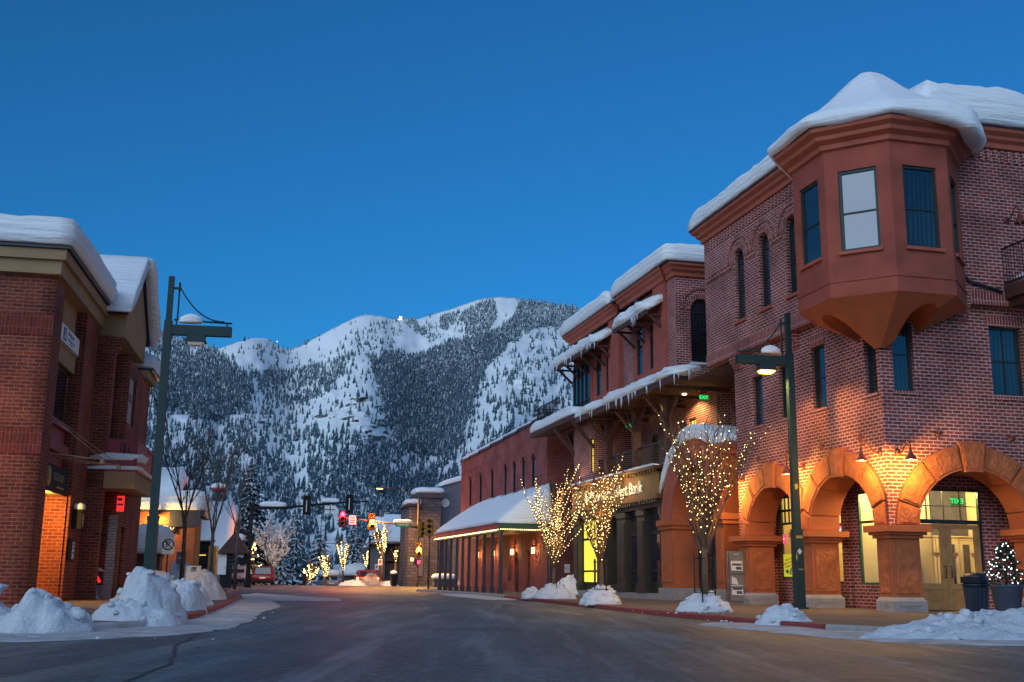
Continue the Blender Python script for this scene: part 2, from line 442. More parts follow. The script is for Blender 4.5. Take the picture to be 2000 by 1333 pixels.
MT['grey'] = plain('grey_siding', (.15,.14,.17), .8, .15)
MT['greyd'] = plain('dark_grey_siding', (.07,.065,.08), .8, .2)
MT['brownwood'] = plain('brown_timber_cladding', (.10,.05,.035), .8, .35, 3.0)
MT['redtrim'] = plain('red_painted_trim', (.22,.035,.035), .6, .2)
MT['redrail'] = plain('maroon_railing_paint', (.25,.035,.05), .6, .2)
MT['greentrim'] = plain('green_painted_trim', (.02,.07,.055), .6, .2)
MT['snow'] = snowmat('packed_roof_snow', bs=9.0, bump=.45, strata=.85)
MT['snowpile'] = snowmat('ploughed_snow', (.74,.76,.80), 16.0, .9, .14)
MT['snowdirty'] = snowmat('dirty_road_snow', (.6,.58,.58), 9.0, .8, .35)
MT['ice'] = plain('clear_icicle', (.55,.6,.66), .15, .1)
MT['black'] = plain('black_panel', (.01,.01,.011), .9, .2)
MT['white'] = plain('white_painted_metal', (.75,.74,.72), .5, .06)
MT['signwhite'] = plain('white_sign_letter', (.82,.76,.66), .5, .05)
MT['cream'] = plain('cream_interior_paint', (.72,.60,.34), .8, .05)
MT['glass'] = glass('dark_window_glass')
MT['glass_store'] = glass('shop_window_glass', (.02,.018,.03), 1.9)
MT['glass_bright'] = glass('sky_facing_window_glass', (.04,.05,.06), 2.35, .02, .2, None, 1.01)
MT['glass_lit'] = glass('lit_yellow_window', (.05,.05,.02), 1.5, .1, .2, ((.80,.62,.05), .95))
MT['clear'] = clearglass('clear_shop_glass')
MT['lantern'] = emit('lantern_glass', (1.0,.62,.20), 3.0)
MT['bulb'] = emit('warm_lamp_bulb', (1.0,.72,.28), 12)
MT['fairy'] = emit('warm_fairy_light', (1.0,.66,.24), 4.6)
MT['fairyfar'] = emit('far_fairy_light', (1.0,.64,.18), 5)
MT['fairywhite'] = emit('cool_fairy_light', (.8,.88,1.0), 2.5)
MT['exit'] = emit('green_exit_glow', (.05,.85,.18), .9)
MT['exitdark'] = emit('green_exit_face', (.02,.5,.1), .14)
MT['red_on'] = emit('red_signal_lamp', (1.0,.012,.035), 7.0)
MT['amber_on'] = emit('amber_signal_lamp', (1.0,.45,.03), 3.5)
MT['sodium'] = emit('sodium_lamp_lens', (1.0,.56,.09), 5)
MT['neon'] = emit('red_neon', (1.0,.03,.03), .5)
MT['neonpink'] = emit('pink_lit_sign', (1.0,.08,.18), .6)
MT['neonwhite'] = emit('white_lit_sign', (1.0,.88,.92), .9)
MT['screen'] = emit('cash_machine_screen', (.15,.5,.75), .9)
MT['screenwhite'] = emit('cash_machine_lamp', (.75,.85,1.0), 2.5)
MT['tail'] = emit('lit_tail_lamp', (1.0,.10,.05), 7)
MT['bark'] = plain('grey_brown_bark', (.10,.07,.05), .9, .3, 8.0)
MT['barkwarm'] = plain('brown_twig_bark', (.17,.09,.05), .9, .3, 8.0)
MT['trash'] = plain('navy_plastic_bin', (.012,.022,.038), .4, .2)
MT['pot'] = plain('blue_grey_planter', (.07,.10,.15), .6, .15)
MT['carred'] = plain('red_car_paint', (.17,.014,.016), .3, .05, coat=.5)
MT['carblue'] = plain('silver_blue_car_paint', (.26,.30,.38), .3, .05, coat=.5)
MT['tyre'] = plain('black_tyre_rubber', (.012,.012,.012), .8, .1)
MT['yellow'] = plain('amber_signal_housing', (.32,.17,.01), .5, .15)
MT['pole'] = plain('brown_signal_pole', (.09,.055,.035), .5, .2)
MT['street_green'] = plain('street_sign_green', (.01,.16,.10), .4, .08)
MT['redsign'] = plain('red_sign_ink', (.45,.03,.04), .5, .05)
MT['paper'] = plain('newsprint', (.62,.58,.52), .8, .1, 9.0)
MT['greybox'] = plain('grey_newspaper_rack', (.16,.14,.12), .6, .15)
MT['purple'] = plain('purple_rack_side', (.07,.03,.06), .5, .1)
# ------------------------------------------------------------------ setting: ground, road, pavements
A_R = 14.2; A_C = 15.5; A_L = 10.5
def dirs(a):
    a = R(a); return Vector((-math.sin(a), math.cos(a), 0)), Vector((math.cos(a), math.sin(a), 0))
uR, vR = dirs(A_R); uL, vL = dirs(A_L); uC, vC = dirs(A_C)
OA = Vector((10.91, 32.12, 0)); OC = Vector((2.20, 66.54, 0)); OL = Vector((-13.216, 31.15, 0))
ROADZ = -.12
def asphalt():
    m, nt, b = newmat('worn_asphalt')
    tc = N(nt, 'ShaderNodeTexCoord'); v = tc.outputs['Object']
    mp = N(nt, 'ShaderNodeMapping'); mp.inputs['Scale'].default_value = (.9, .12, 1); mp.inputs['Rotation'].default_value = (0, 0, R(-14)); nt.links.new(v, mp.inputs[0])
    n1 = N(nt, 'ShaderNodeTexNoise', Scale=.8, Detail=7.0, Roughness=.6); nt.links.new(mp.outputs[0], n1.inputs['Vector'])
    n2 = N(nt, 'ShaderNodeTexNoise', Scale=.16, Detail=5.0); nt.links.new(v, n2.inputs['Vector'])
    n3 = N(nt, 'ShaderNodeTexNoise', Scale=26.0, Detail=8.0, Roughness=.85); nt.links.new(v, n3.inputs['Vector'])
    a = ramp(nt, n1.outputs[0], [(.3, (.038,.045,.047)), (.5, (.070,.080,.082)), (.72, (.14,.155,.155))])
    k = ramp(nt, n2.outputs[0], [(.3, (.65,)*3), (.7, (1.35,)*3)])
    k3 = ramp(nt, n3.outputs[0], [(.35, (.35,)*3), (.65, (1.7,)*3)])
    mx = N(nt, 'ShaderNodeMix', _data_type='RGBA', _blend_type='MULTIPLY'); mx.inputs[0].default_value = 1
    nt.links.new(a, mx.inputs[6]); nt.links.new(k, mx.inputs[7])
    m2 = N(nt, 'ShaderNodeMix', _data_type='RGBA', _blend_type='MULTIPLY'); m2.inputs[0].default_value = 1
    nt.links.new(mx.outputs[2], m2.inputs[6]); nt.links.new(k3, m2.inputs[7])
    n6 = N(nt, 'ShaderNodeTexNoise', Scale=6.5, Detail=6.0, Roughness=.75); nt.links.new(v, n6.inputs['Vector'])
    k6 = ramp(nt, n6.outputs[0], [(.36, (.55,)*3), (.64, (1.5,)*3)])
    m6 = N(nt, 'ShaderNodeMix', _data_type='RGBA', _blend_type='MULTIPLY'); m6.inputs[0].default_value = 1
    nt.links.new(m2.outputs[2], m6.inputs[6]); nt.links.new(k6, m6.inputs[7]); m2 = m6
    # cracks
    vo = N(nt, 'ShaderNodeTexVoronoi', Scale=.22, _feature='DISTANCE_TO_EDGE'); 
    nd = N(nt, 'ShaderNodeTexNoise', Scale=1.2, Detail=4.0); nt.links.new(v, nd.inputs['Vector'])
    ad = N(nt, 'ShaderNodeVectorMath', _operation='MULTIPLY_ADD'); nt.links.new(nd.outputs['Color'], ad.inputs[0]); ad.inputs[1].default_value = (1.6,1.6,0); nt.links.new(v, ad.inputs[2]); nt.links.new(ad.outputs[0], vo.inputs['Vector'])
    cr = ramp(nt, vo.outputs['Distance'], [(.0, (.45,)*3), (.012, (1,)*3)])
    m3 = N(nt, 'ShaderNodeMix', _data_type='RGBA', _blend_type='MULTIPLY'); m3.inputs[0].default_value = 1
    nt.links.new(m2.outputs[2], m3.inputs[6]); nt.links.new(cr, m3.inputs[7])
    # thin salt and frost streaks
    mp2 = N(nt, 'ShaderNodeMapping'); mp2.inputs['Scale'].default_value = (1.3, .09, 1); mp2.inputs['Rotation'].default_value = (0, 0, R(64)); nt.links.new(v, mp2.inputs[0])
    n4 = N(nt, 'ShaderNodeTexNoise', Scale=1.4, Detail=9.0, Roughness=.72); nt.links.new(mp2.outputs[0], n4.inputs['Vector'])
    fz = ramp(nt, n4.outputs[0], [(.50, (0,0,0)), (.72, (.7,)*3)])
    m4 = N(nt, 'ShaderNodeMix', _data_type='RGBA'); nt.links.new(fz, m4.inputs[0]); nt.links.new(m3.outputs[2], m4.inputs[6]); m4.inputs[7].default_value = (.26,.27,.275,1)
    nt.links.new(m4.outputs[2], b.inputs['Base Color'])
    rr = ramp(nt, n2.outputs[0], [(.3, (.5,)*3), (.7, (.8,)*3)]); nt.links.new(rr, b.inputs['Roughness'])
    bp = N(nt, 'ShaderNodeBump', Strength=.5, Distance=.01); nt.links.new(n3.outputs[0], bp.inputs['Height']); nt.links.new(bp.outputs[0], b.inputs['Normal'])
    return m
MT['asphalt'] = asphalt()
MT['paver'] = brick('brown_pavers', (.20,.15,.125), (.15,.11,.095), (.10,.085,.075), .24, .12, .008, var=.3)
MT['curbred'] = plain('red_kerb_paint', (.24,.04,.035), .7, .35, 5.0)

mb = MB(); mb.box(-900, 900, -120, 460, -3.2, -.5, 0); tag(mb.build('ground', MT['snow']), kind='structure')
# road: a gently cresting grid
def roadz(y): 
    t = min(1, max(0, (y-84)/14)); t = t*t*(3-2*t)
    z = ROADZ+.20*t
    if y > 100: z -= (y-100)*.022
    return z
mb = MB(); xs = np.linspace(-60, 60, 13); ys = list(np.linspace(-30, 80, 23))+list(np.linspace(84, 100, 9))+list(np.linspace(105, 160, 12))
vs = [(x, y, roadz(y)) for y in ys for x in xs]; nx = len(xs)
mb.add(vs, [(j*nx+i, j*nx+i+1, (j+1)*nx+i+1, (j+1)*nx+i) for j in range(len(ys)-1) for i in range(nx-1)], 0, True)
tag(mb.build('road', MT['asphalt'], uv=False), kind='structure')

curbR = [(32.0,25.8),(11.5,20.6),(8.6,20.2),(7.2,20.7),(6.2,22.0),(5.5,24.2),(5.1,26.7),(4.56,28.6),(3.78,32.6),(2.77,39.6),(1.66,45.8),(.85,49.2),(-.1,56.5),(-.95,62.5),(-2.6,69.5),(-5.9,79.6),(-6.5,81.0),(-5.9,82.2),(12,87)]
curbL = [(-42,10.2),(-12.2,16.8),(-8.6,17.8),(-7.0,18.9),(-6.6,20.4),(-6.86,24.3),(-8.3,32.2),(-11.4,47.7),(-12.8,53.3),(-15.0,60.5),(-16.4,66),(-19.3,80),(-20.6,82),(-23,82.4),(-45,78)]
def pavement(name, curb, back):
    mb = MB(); poly = curb+back
    mb.sheet([(a, b) for a, b in poly], (), lambda a, b, d: (a, b, 0))
    o = tag(mb.build(name, MT['paver']), kind='structure')
    return o
pavement('sidewalk_right', curbR, [(16, 86),(34,60),(60,40),(60,33)])
pavement('sidewalk_left', curbL, [(-60,72),(-60,6)])
def kerb(name, pts, mat, sgn, w=.16):
    mb = MB(); P = [Vector((a, b, 0)) for a, b in pts]; n = len(P); rings = []
    for i, p in enumerate(P):
        d = (P[min(i+1, n-1)]-P[max(i-1, 0)]).normalized(); o = Vector((-d.y, d.x, 0))*sgn
        rings.append([p+o*w+Vector((0,0,-.2)), p+o*w+Vector((0,0,-.02)), p+o*(w-.025)+Vector((0,0,.014)), p-o*.015+Vector((0,0,.014)), p-o*.015+Vector((0,0,-.2))])
    mb.loft(rings, 0, False); return tag(mb.build(name, mat), kind='structure')
def sub(pts, a, b): return pts[a:b+1]
kerb('pavement_kerb', sub(curbR, 4, 12), MT['curbred'], 1)
kerb('pavement_kerb', sub(curbR, 0, 4), MT['concrete'], 1)
kerb('pavement_kerb', sub(curbR, 12, 18), MT['concrete'], 1)
kerb('pavement_kerb', sub(curbL, 4, 9), MT['curbred'], -1)
kerb('pavement_kerb', sub(curbL, 0, 4), MT['snowdirty'], -1)
kerb('pavement_kerb', sub(curbL, 9, 13), MT['concrete'], -1)

# packed snow film lying on the roadway beside the left kerb and at the right corner
def film(name, pts, label, seed, th=.035, n=40):
    mb = MB(); c = Vector((sum(p[0] for p in pts)/len(pts), sum(p[1] for p in pts)/len(pts), 0))
    out = []; P = [Vector((a, b, 0)) for a, b in pts]
    for i in range(len(P)):
        p, q = P[i], P[(i+1) % len(P)]
        for k in range(8):
            w = p.lerp(q, k/8); j = .28*noise.noise(Vector((w.x*1.6, w.y*1.6, seed)))+.16*noise.noise(Vector((w.x*6, w.y*6, seed)))
            out.append(w+(w-c).normalized()*j)
    rings = []
    for t, zz in ((1, .003), (.985, th*.5), (.9, th*.8), (.6, th), (.3, th)):
        rings.append([c+(p-c)*t+Vector((0,0,ROADZ+zz*(1+.3*noise.noise(p*3)))) for p in out])
    mb.loft(rings, 0, True, cap0=False); o = mb.build(name, MT['snowdirty'], uv=False)
    return tag(o, label, 'snow', kind='stuff')
film('snow_film', [(-6.35,20.2),(-6.9,17.6),(-9,16.6),(-13,15.0),(-22,13),(-30,11),(-30,9.5),(-18,12.2),(-9,14.4),(-6.6,15.8),(-5.2,18),(-5.0,21),(-5.6,25),(-6.5,30),(-7.2,36),(-9.2,44),(-10.2,48),(-10.9,47.2),(-8.1,32),(-6.66,24.4)], 'grey slushy snow film on the roadway along the left kerb', 3)
film('snow_film', [(-9.2,44.5),(-6.6,45),(-7.5,50),(-10,54),(-14,63),(-13.2,55),(-11.3,48)], 'pale snow patch spread over the road before the left traffic signal', 5)
film('snow_film', [(4.6,25.5),(4.0,24.6),(5.2,20),(6.0,18.1),(7.2,17.4),(12,18.4),(30,22.9),(30,24.8),(11.5,20.1),(8.5,19.7),(6.9,20.3),(5.9,21.8),(5.2,24.2)], 'dirty trampled snow film round the right street corner', 8, .05)
film('snow_film', [(-3.2,69.5),(-2.0,66.3),(.4,52),(-.3,50.2),(-1.2,51.5),(-3.3,62),(-4.2,68)], 'thin snow strip along the kerb by the porch posts', 9)

# hills added out of view to keep low sunlight off the town
mb = MB(); hv = []; NHX = 60
for j, (rad_, hh) in enumerate(((420, -1), (700, 75), (950, 145), (1250, 185), (1700, 90))):
    for i in range(NHX+1):
        a = R(118+124*i/NHX); k_ = 1+.16*noise.fractal(Vector((i*.16, j*.7, 3.3)), 1.0, 2.0, 4); e_ = min(1, i/7, (NHX-i)/7)
        hv.append((math.sin(a)*rad_, math.cos(a)*rad_, max(-1, hh*k_*e_)))
mb.add(hv, [(j*(NHX+1)+i, j*(NHX+1)+i+1, (j+1)*(NHX+1)+i+1, (j+1)*(NHX+1)+i) for j in range(4) for i in range(NHX)], 0, True)
tag(mb.build('shade_hills', MT['snow'], uv=False), kind='structure')

# worn paint fragments, tar seams and dark tyre arcs on the roadway
def strip(mb, pts, w, z=.004, jit=.3, seed=0):
    P = [Vector((a, b, 0)) for a, b in pts]; Q = []
    for i in range(len(P)-1):
        n = max(2, int((P[i+1]-P[i]).length/.25))
        for k in range(n): Q.append(P[i].lerp(P[i+1], k/n))
    Q.append(P[-1]); vs = []
    for i, q in enumerate(Q):
        d = (Q[min(i+1, len(Q)-1)]-Q[max(i-1, 0)]).normalized(); o = Vector((-d.y, d.x, 0)); ww = w*(1+jit*noise.noise(q*2.1+Vector((seed, 0, 0))))
        q = q+o*.06*noise.noise(q*1.3+Vector((0, seed, 0)))
        e = min(1, .3+min(i, len(Q)-1-i)/3)
        vs += [q+o*ww*.5*e+Vector((0, 0, roadz(q.y)+z)), q-o*ww*.5*e+Vector((0, 0, roadz(q.y)+z))]
    mb.add(vs, [(2*i, 2*i+2, 2*i+3, 2*i+1) for i in range(len(Q)-1)])
MT['paint'] = plain('worn_road_paint', (.30,.31,.32), .8, .5, 9.0); MT['tar'] = plain('tar_seam', (.035,.037,.04), .7, .3)
mb = MB()
for p, w in (([(-2.35, 11.75), (-1.9, 11.85)], .07), ([(-4.55, 10.3), (-4.3, 10.32)], .06), ([(-4.45, 10.05), (-4.2, 10.1)], .05), ([(-3.6, 10.5), (-3.4, 10.52)], .05), ([(1.2, 13.2), (1.7, 13.25)], .05), ([(3.1, 11.3), (3.9, 11.45)], .045), ([(2.0, 30), (1.2, 36)], .10), ([(.6, 40), (-.3, 46)], .10), ([(-3.0, 47), (-5.2, 57)], .10), ([(-6.2, 62), (-8, 70)], .12)): strip(mb, p, w, seed=w*40)
tag(mb.build('road_marking', MT['paint'], uv=False), kind='structure')
mb = MB()
strip(mb, [(-5.1, 19.0), (-4.5, 15.5), (-3.6, 12.2), (-3.3, 9.5)], .05, .005); strip(mb, [(-3.3, 22), (1, 20.8), (4.3, 21.2)], .05, .005)
tag(mb.build('road_seam', MT['tar'], uv=False), kind='structure')
# ------------------------------------------------------------------ corner brick building (right)
RZ_R = R(90+A_R)
A = thing('corner_brick_building', 'large red brick corner building with orange stone arcade and corner oriel under snow', 'building', OA, RZ_R)
def Ms(y=0.0):      # street facade: a = along the street, b = height, d = outwards
    return lambda a, b, d: (a, y+d, b)
def Mc(x=0.0):      # side facing the crossing: a = to the right
    return lambda a, b, d: (x-d, -a, b)
SE = 11.55; CE = 13.0; ZJ = 9.12; ZT = 14.25; UP = .30
# --- lower walls (arcade storey and second storey)
r_ = 1.87; spr = 2.43; rise = 1.65
archS = [(.65, 4.38), (5.12, 8.86)]
archC = [(.91, 4.73), (5.75, 9.57)]
wS = [(7.5, 8.33, 6.33, 8.15), (5.42, 6.25, 6.33, 8.15), (3.12, 4.02, 6.33, 8.4)]
holesS = [arch(a0-.09, a1+.09, -.02, spr, rise+.09, 24) for a0, a1 in archS]+[rect(*w) for w in wS]+[arch(.22, .86, 6.33, 8.3, .32, 10)]
holesC = [arch(a0-.09, a1+.09, -.02, spr, rise+.11, 24) for a0, a1 in archC]+[arch(.42, 1.14, 6.37, 8.28, .34, 10), rect(3.82, 4.98, 6.42, 8.55), rect(8.2, 9.4, 6.42, 8.55)]
mb = MB()
mb.wall(rect(0, 9.75, -.02, ZJ+.02), holesS, Ms(), .22)
mb.wall(rect(0, CE, -.02, ZJ+.02), holesC, Mc(), .22)
# --- upper projecting walls
upS = [(8.02, 8.86), (6.02, 6.86), (3.95, 4.8)]
uh = [arch(a0, a1, 10.35, 12.72, .42, 12) for a0, a1 in upS]
mb.wall([(.0, ZJ),(SE, ZJ),(SE, ZT),(.0, ZT)], uh, Ms(UP), .25)
mb.wall(rect(-UP, CE, ZJ, ZT), [rect(5.3, 6.5, 10.3, 12.7), rect(9, 10.2, 10.3, 12.7)], Mc(-UP), .25)
mb.add([(SE, UP, ZJ),(SE, -6, ZJ),(SE, -6, ZT),(SE, UP, ZT)], [(0,1,2,3)])
mb.add([(9.75, 0, 0),(9.75, -6, 0),(9.75, -6, ZJ),(9.75, 0, ZJ)], [(0,1,2,3)])
# soffit of the jetty and corbels
mb.add([(-UP, UP, ZJ),(SE, UP, ZJ),(SE, -.1, ZJ),(-UP, -.1, ZJ)], [(0,1,2,3)])
mb.add([(-UP, UP, ZJ),(-UP, -CE, ZJ),(.1, -CE, ZJ),(.1, UP, ZJ)], [(0,1,2,3)])
for s_ in (9.35, 5.0, 2.35):
    for k in range(5): mb.box(s_-.28, s_+.28, 0, UP*(1-k/5.5), ZJ-.1*(k+1), ZJ-.1*k-.002)
for s_ in (2.75, 6.2):
    for k in range(5): mb.box(-UP*(1-k/5.5), 0, -s_-.28, -s_+.28, ZJ-.1*(k+1), ZJ-.1*k-.002)
# dentil course, string course, hood arches
for k in range(int(SE/.26)):
    x = .1+k*.26; mb.box(x, x+.12, UP, UP+.06, ZT-.42, ZT-.05)
for k in range(int(CE/.26)):
    x = .1+k*.26; mb.box(-UP-.06, -UP, -x-.12, -x, ZT-.42, ZT-.05)
for y_, z_ in ((UP, 12.62),):
    prev = 0.0
    for a0, a1 in sorted(upS)+[(SE, SE)]:
        if a0-.22 > prev: mb.box(prev, a0-.22, UP, UP+.05, 12.5, 12.68)
        prev = a1+.22
mb.box(-.035, .0, -3.6, -1.3, 7.62, 7.72); mb.box(4.2, 5.3, 0, .035, 7.62, 7.72); mb.box(1.1, 3.0, 0, .035, 7.62, 7.72)
mb.build('wall', MT['brick'], A)
mb = MB()
def hood(mb, c, zs, r0, r1, rise0, M, d0, d1, n=18):
    for k in range(n):
        t0 = PI*k/n; t1 = PI*(k+1)/n
        P = [(c+r0*math.cos(t0), zs+rise0*math.sin(t0)), (c+r1*math.cos(t0), zs+(rise0+r1-r0)*math.sin(t0)), (c+r1*math.cos(t1), zs+(rise0+r1-r0)*math.sin(t1)), (c+r0*math.cos(t1), zs+rise0*math.sin(t1))]
        v = [M(a, b, d0) for a, b in P]+[M(a, b, d1) for a, b in P]
        mb.add(v, [(0,1,2,3),(4,5,6,7),(0,1,5,4),(2,3,7,6),(1,2,6,5),(3,0,4,7)])
for a0, a1 in upS:
    c = (a0+a1)/2; hood(mb, c, 12.72, .425, .64, .425, Ms(UP), -.05, .03)
    hood(mb, c, 12.72, .82, .92, .82, Ms(UP), 0, .05)
mb.box(0, SE, UP-.02, UP+.035, ZJ, ZJ+.46); mb.box(-UP-.035, -UP+.02, -CE, -3.05, ZJ, ZJ+.46)
for s0, s1, z in [(w[0], w[1], w[3]) for w in wS]: mb.box(s0-.05, s1+.05, -.02, .025, z+.003, z+.34)
mb.box(-.025, .02, -5.05, -3.75, 8.553, 8.9)
for s0, s1, z in [(w[0], w[1], w[2]) for w in wS]+[(.22,.86,6.33)]: mb.box(s0-.05, s1+.05, -.1, .06, z-.1, z-.002)
for s0, s1 in ((.42,1.14),(3.82,4.98)): mb.box(-.06, .1, -s1-.05, -s0+.05, 6.27, 6.365)
mb.build('brick_trim', MT['brick_soldier'], A)
# --- cornice, flashing, roof
mb = MB()
prof = [(0, ZT-.02), (.10, ZT+.0), (.12, ZT+.16), (.24, ZT+.24), (.26, ZT+.34), (.40, ZT+.44), (.42, ZT+.55), (0, ZT+.55)]
path = [(SE+.02, 'e'), ]
def cornice(mb, prof, pts):
    rings = []
    for p, o in pts: rings.append([Vector(p)+Vector(o)*a+Vector((0,0,b)) for a, b in prof])
    mb.loft(rings, 0, False)
cornice(mb, prof, [((SE, UP, 0), (0,1,0)), ((2.9, UP, 0), (0,1,0))])
cornice(mb, prof, [((SE, -5, 0), (1,0,0)), ((SE, UP, 0), (1,1,0)), ((SE-.01, UP, 0), (0,1,0))])
cornice(mb, prof, [((-UP, -2.9, 0), (-1,0,0)), ((-UP, -CE, 0), (-1,0,0))])
mb.build('cornice', MT['cornice'], A)
mb = MB()
mb.box(2.9, SE+.46, UP-.3, UP+.46, ZT+.552, ZT+.63); mb.box(-UP-.46, -UP+.3, -CE, -2.9, ZT+.552, ZT+.63)
mb.build('gutter', MT['flash'], A)
mb = MB(); mb.box(-.2, SE-.02, -CE, .2, ZT+.3, ZT+.54); mb.build('roof', MT['flash'], A)
# --- windows
for a0, a1 in upS: window(A, Ms(UP), arch(a0, a1, 10.35, 12.72, .42, 12), 1, 2, MT['frame'], MT['glass'], .06, .2, MT['cornice'], rowpos=[.42, .82])
for w in wS: window(A, Ms(), rect(*w), 1, 2, MT['frame'], MT['glass'], .06, .18)
window(A, Ms(), arch(.22, .86, 6.33, 8.3, .32, 10), 1, 2, MT['frame'], MT['glass'], .06, .18)
window(A, Mc(), arch(.42, 1.14, 6.37, 8.28, .34, 10), 1, 2, MT['frame'], MT['glass'], .06, .18)
window(A, Mc(), rect(3.82, 4.98, 6.42, 8.55), 2, 2, MT['frame'], MT['glass'], .07, .18)
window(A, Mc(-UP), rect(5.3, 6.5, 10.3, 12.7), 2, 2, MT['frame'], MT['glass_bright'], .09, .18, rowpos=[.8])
# --- oriel
cx, cy, ap = .5, -.5, 2.3
def octo(r, z): 
    R_ = r/math.cos(PI/8); return [Vector((cx+R_*math.cos(PI/8+k*PI/4), cy+R_*math.sin(PI/8+k*PI/4), z)) for k in range(8)]
# faces by outward angle in local axes: street = +y (90), crossing = -x (180), diagonal = 135
def Mo(ang, r=ap):
    n = Vector((math.cos(R(ang)), math.sin(R(ang)), 0)); t = Vector((-n.y, n.x, 0))    # t points to the right seen from outside
    return lambda a, b, d: tuple(Vector((cx, cy, 0))+n*(r+d)+t*a+Vector((0,0,b)))
hw = ap*math.tan(PI/8)
mb = MB(); wo = {}
for ang in (45, 90, 135, 180, 225):
    off_ = 0.0
    hol = rect(-.56, .56, 10.24, 12.72); wo[ang] = hol
    mb.wall(rect(-hw, hw, 8.9, 13.45), [hol], Mo(ang), .14)
# moulded band near the foot
for ang in (45, 90, 135, 180, 225):
    mb.obox(Mo(ang), -hw-.005, hw+.005, 9.34, 9.40, 0, .025)
mb.build('oriel', MT['stucco'], A)
for ang in (45, 90, 135, 180, 225):
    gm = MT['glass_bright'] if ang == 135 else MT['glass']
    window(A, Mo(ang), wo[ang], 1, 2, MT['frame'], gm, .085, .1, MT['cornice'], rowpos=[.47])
# conical foot carved by two window niches
def rad(z): 
    t = max(0, min(1, (8.9-z)/1.30)); return .07+.93*(1-t)**1.05
def conept(a, z):
    # octagon support radius at angle a
    k = ((a+PI/8) % (PI/4))-PI/8; ro = ap/math.cos(k)
    f = rad(z); p = Vector((cx+ro*math.cos(a), cy+ro*math.sin(a), z)); q = Vector((0, 0, z))
    return q.lerp(p, max(.01, f))
def niche(p):
    # street-side niche runs along y over window a=.22-.86 ; crossing niche runs along x over a=.42-1.14
    for (c, h, zs, q, out) in ((.54, .45, 8.2, p.x, p.y), (.78, .48, 8.2, -p.y, -p.x)):
        if out > -.05 and (abs(q-c) < h) and (p.z < zs or ((q-c)/h)**2+((p.z-zs)/(h))**2 < 1): return True
    return False
mb = MB(); na, nz_ = 150, 46; a0_, a1_ = R(20), R(250)
P = [[conept(a0_+(a1_-a0_)*i/na, 8.9-1.30*(j/nz_)) for i in range(na+1)] for j in range(nz_+1)]
vs = [p for r2 in P for p in r2]; fs = []
for j in range(nz_):
    for i in range(na):
        c_ = (P[j][i]+P[j+1][i+1])/2
        if not niche(c_): fs.append((j*(na+1)+i, j*(na+1)+i+1, (j+1)*(na+1)+i+1, (j+1)*(na+1)+i))
mb.add(vs, fs, 0, False)
def inside(p):
    f = rad(p.z)
    if p.z > 8.9 or p.z < 7.6: return False
    q = Vector((cx, cy, p.z))*f; d = Vector((p.x, p.y, p.z))-q
    for ang in range(0, 360, 45):
        if d.x*math.cos(R(ang))+d.y*math.sin(R(ang)) > ap*f: return False
    return True
for kind in (0, 1):
    c, h, zs = ((.54, .45, 8.2), (.78, .48, 8.2))[kind]
    prof_ = [(c-h, 7.5+.1*k) for k in range(9)]+[(c-h*math.cos(PI*k/16), zs+h*math.sin(PI*k/16)) for k in range(17)]+[(c+h, zs-.1*k) for k in range(9)]
    strip = []
    for a, z in prof_:
        o_ = 0.0
        while o_ < 2.5 and inside(Vector((a, o_, z)) if kind == 0 else Vector((-o_, -a, z))): o_ += .02
        strip.append(((a, 0, z), (a, o_, z)) if kind == 0 else ((0, -a, z), (-o_, -a, z)))
    vs = [p for s2 in strip for p in s2]
    mb.add(vs, [(2*i, 2*i+2, 2*i+3, 2*i+1) for i in range(len(strip)-1) if abs(vs[2*i+1][0]-vs[2*i][0])+abs(vs[2*i+1][1]-vs[2*i][1]) > .01], 0, True)
mb.build('oriel_foot', MT['sandsm'], A)
# oriel cornice and flashing
mb = MB(); rings = [octo(ap+d, z) for d, z in ((.0, 13.40), (.10, 13.44), (.12, 13.58), (.30, 13.68), (.32, 13.80), (.48, 13.90), (.50, 14.02), (0, 14.02))]
mb.loft(rings, 0, False); mb.build('oriel_cornice', MT['cornice'], A)
mb = MB(); mb.loft([octo(ap+.53, 14.025), octo(ap+.53, 14.10), octo(.5, 14.6)], 0, False); mb.build('oriel_roof', MT['flash'], A)
# --- sandstone arches
def stone_arch(M, c, rin, rise0, lim0, lim1, key, parent, depth=.95, spr=spr):
    mb = MB(); segs = [(0, 17), (17, 50), (50, 80), (100, 130), (130, 163), (163, 180)]
    rout = rin+.74
    def pt(rr, e, t):
        a = c+rr*math.cos(t); b = spr+(rise0+rr-rin)*math.sin(t)
        return (min(max(a, lim0), lim1), b)
    def block(t0, t1, r0, r1, d0, d1, gap=.012, ins=False):
        t0 = R(t0)+gap; t1 = R(t1)-gap; n = max(3, int((t1-t0)/.09))
        inn = [pt(r0, 0, t0+(t1-t0)*k/n) for k in range(n+1)]; out = [pt(r1, 1, t0+(t1-t0)*k/n) for k in range(n+1)]
        for k in range(n):
            q = [inn[k], out[k], out[k+1], inn[k+1]]
            v = [M(a, b, d0) for a, b in q]+[M(a, b, d1) for a, b in q]
            fs = [(4,5,6,7),(1,2,6,5),(0,3,7,4)]
            if k == 0: fs.append((0,1,5,4))
            if k == n-1: fs.append((3,2,6,7))
            mb.add(v, fs, 1 if ins else 0, False)
    for t0, t1 in segs:
        block(t0, t1, rin+.0, rout, -depth, .11)
        block(t0+2.2, t1-2.2, rin+.085, rout-.085, .09, .135, 0, True)
    block(80, 100, rin-.06, rout+.10, -depth, .16)
    block(81.8, 98.2, rin+.03, rout+.02, .15, .185, 0, True)
    return mb.build('arch', [MT['sandsm'], MT['sand']], parent)
stone_arch(Ms(), 2.515, 1.865, rise, .1, 4.75, 0, A)
stone_arch(Ms(), 6.99, 1.87, rise, 4.75, 9.3, 0, A)
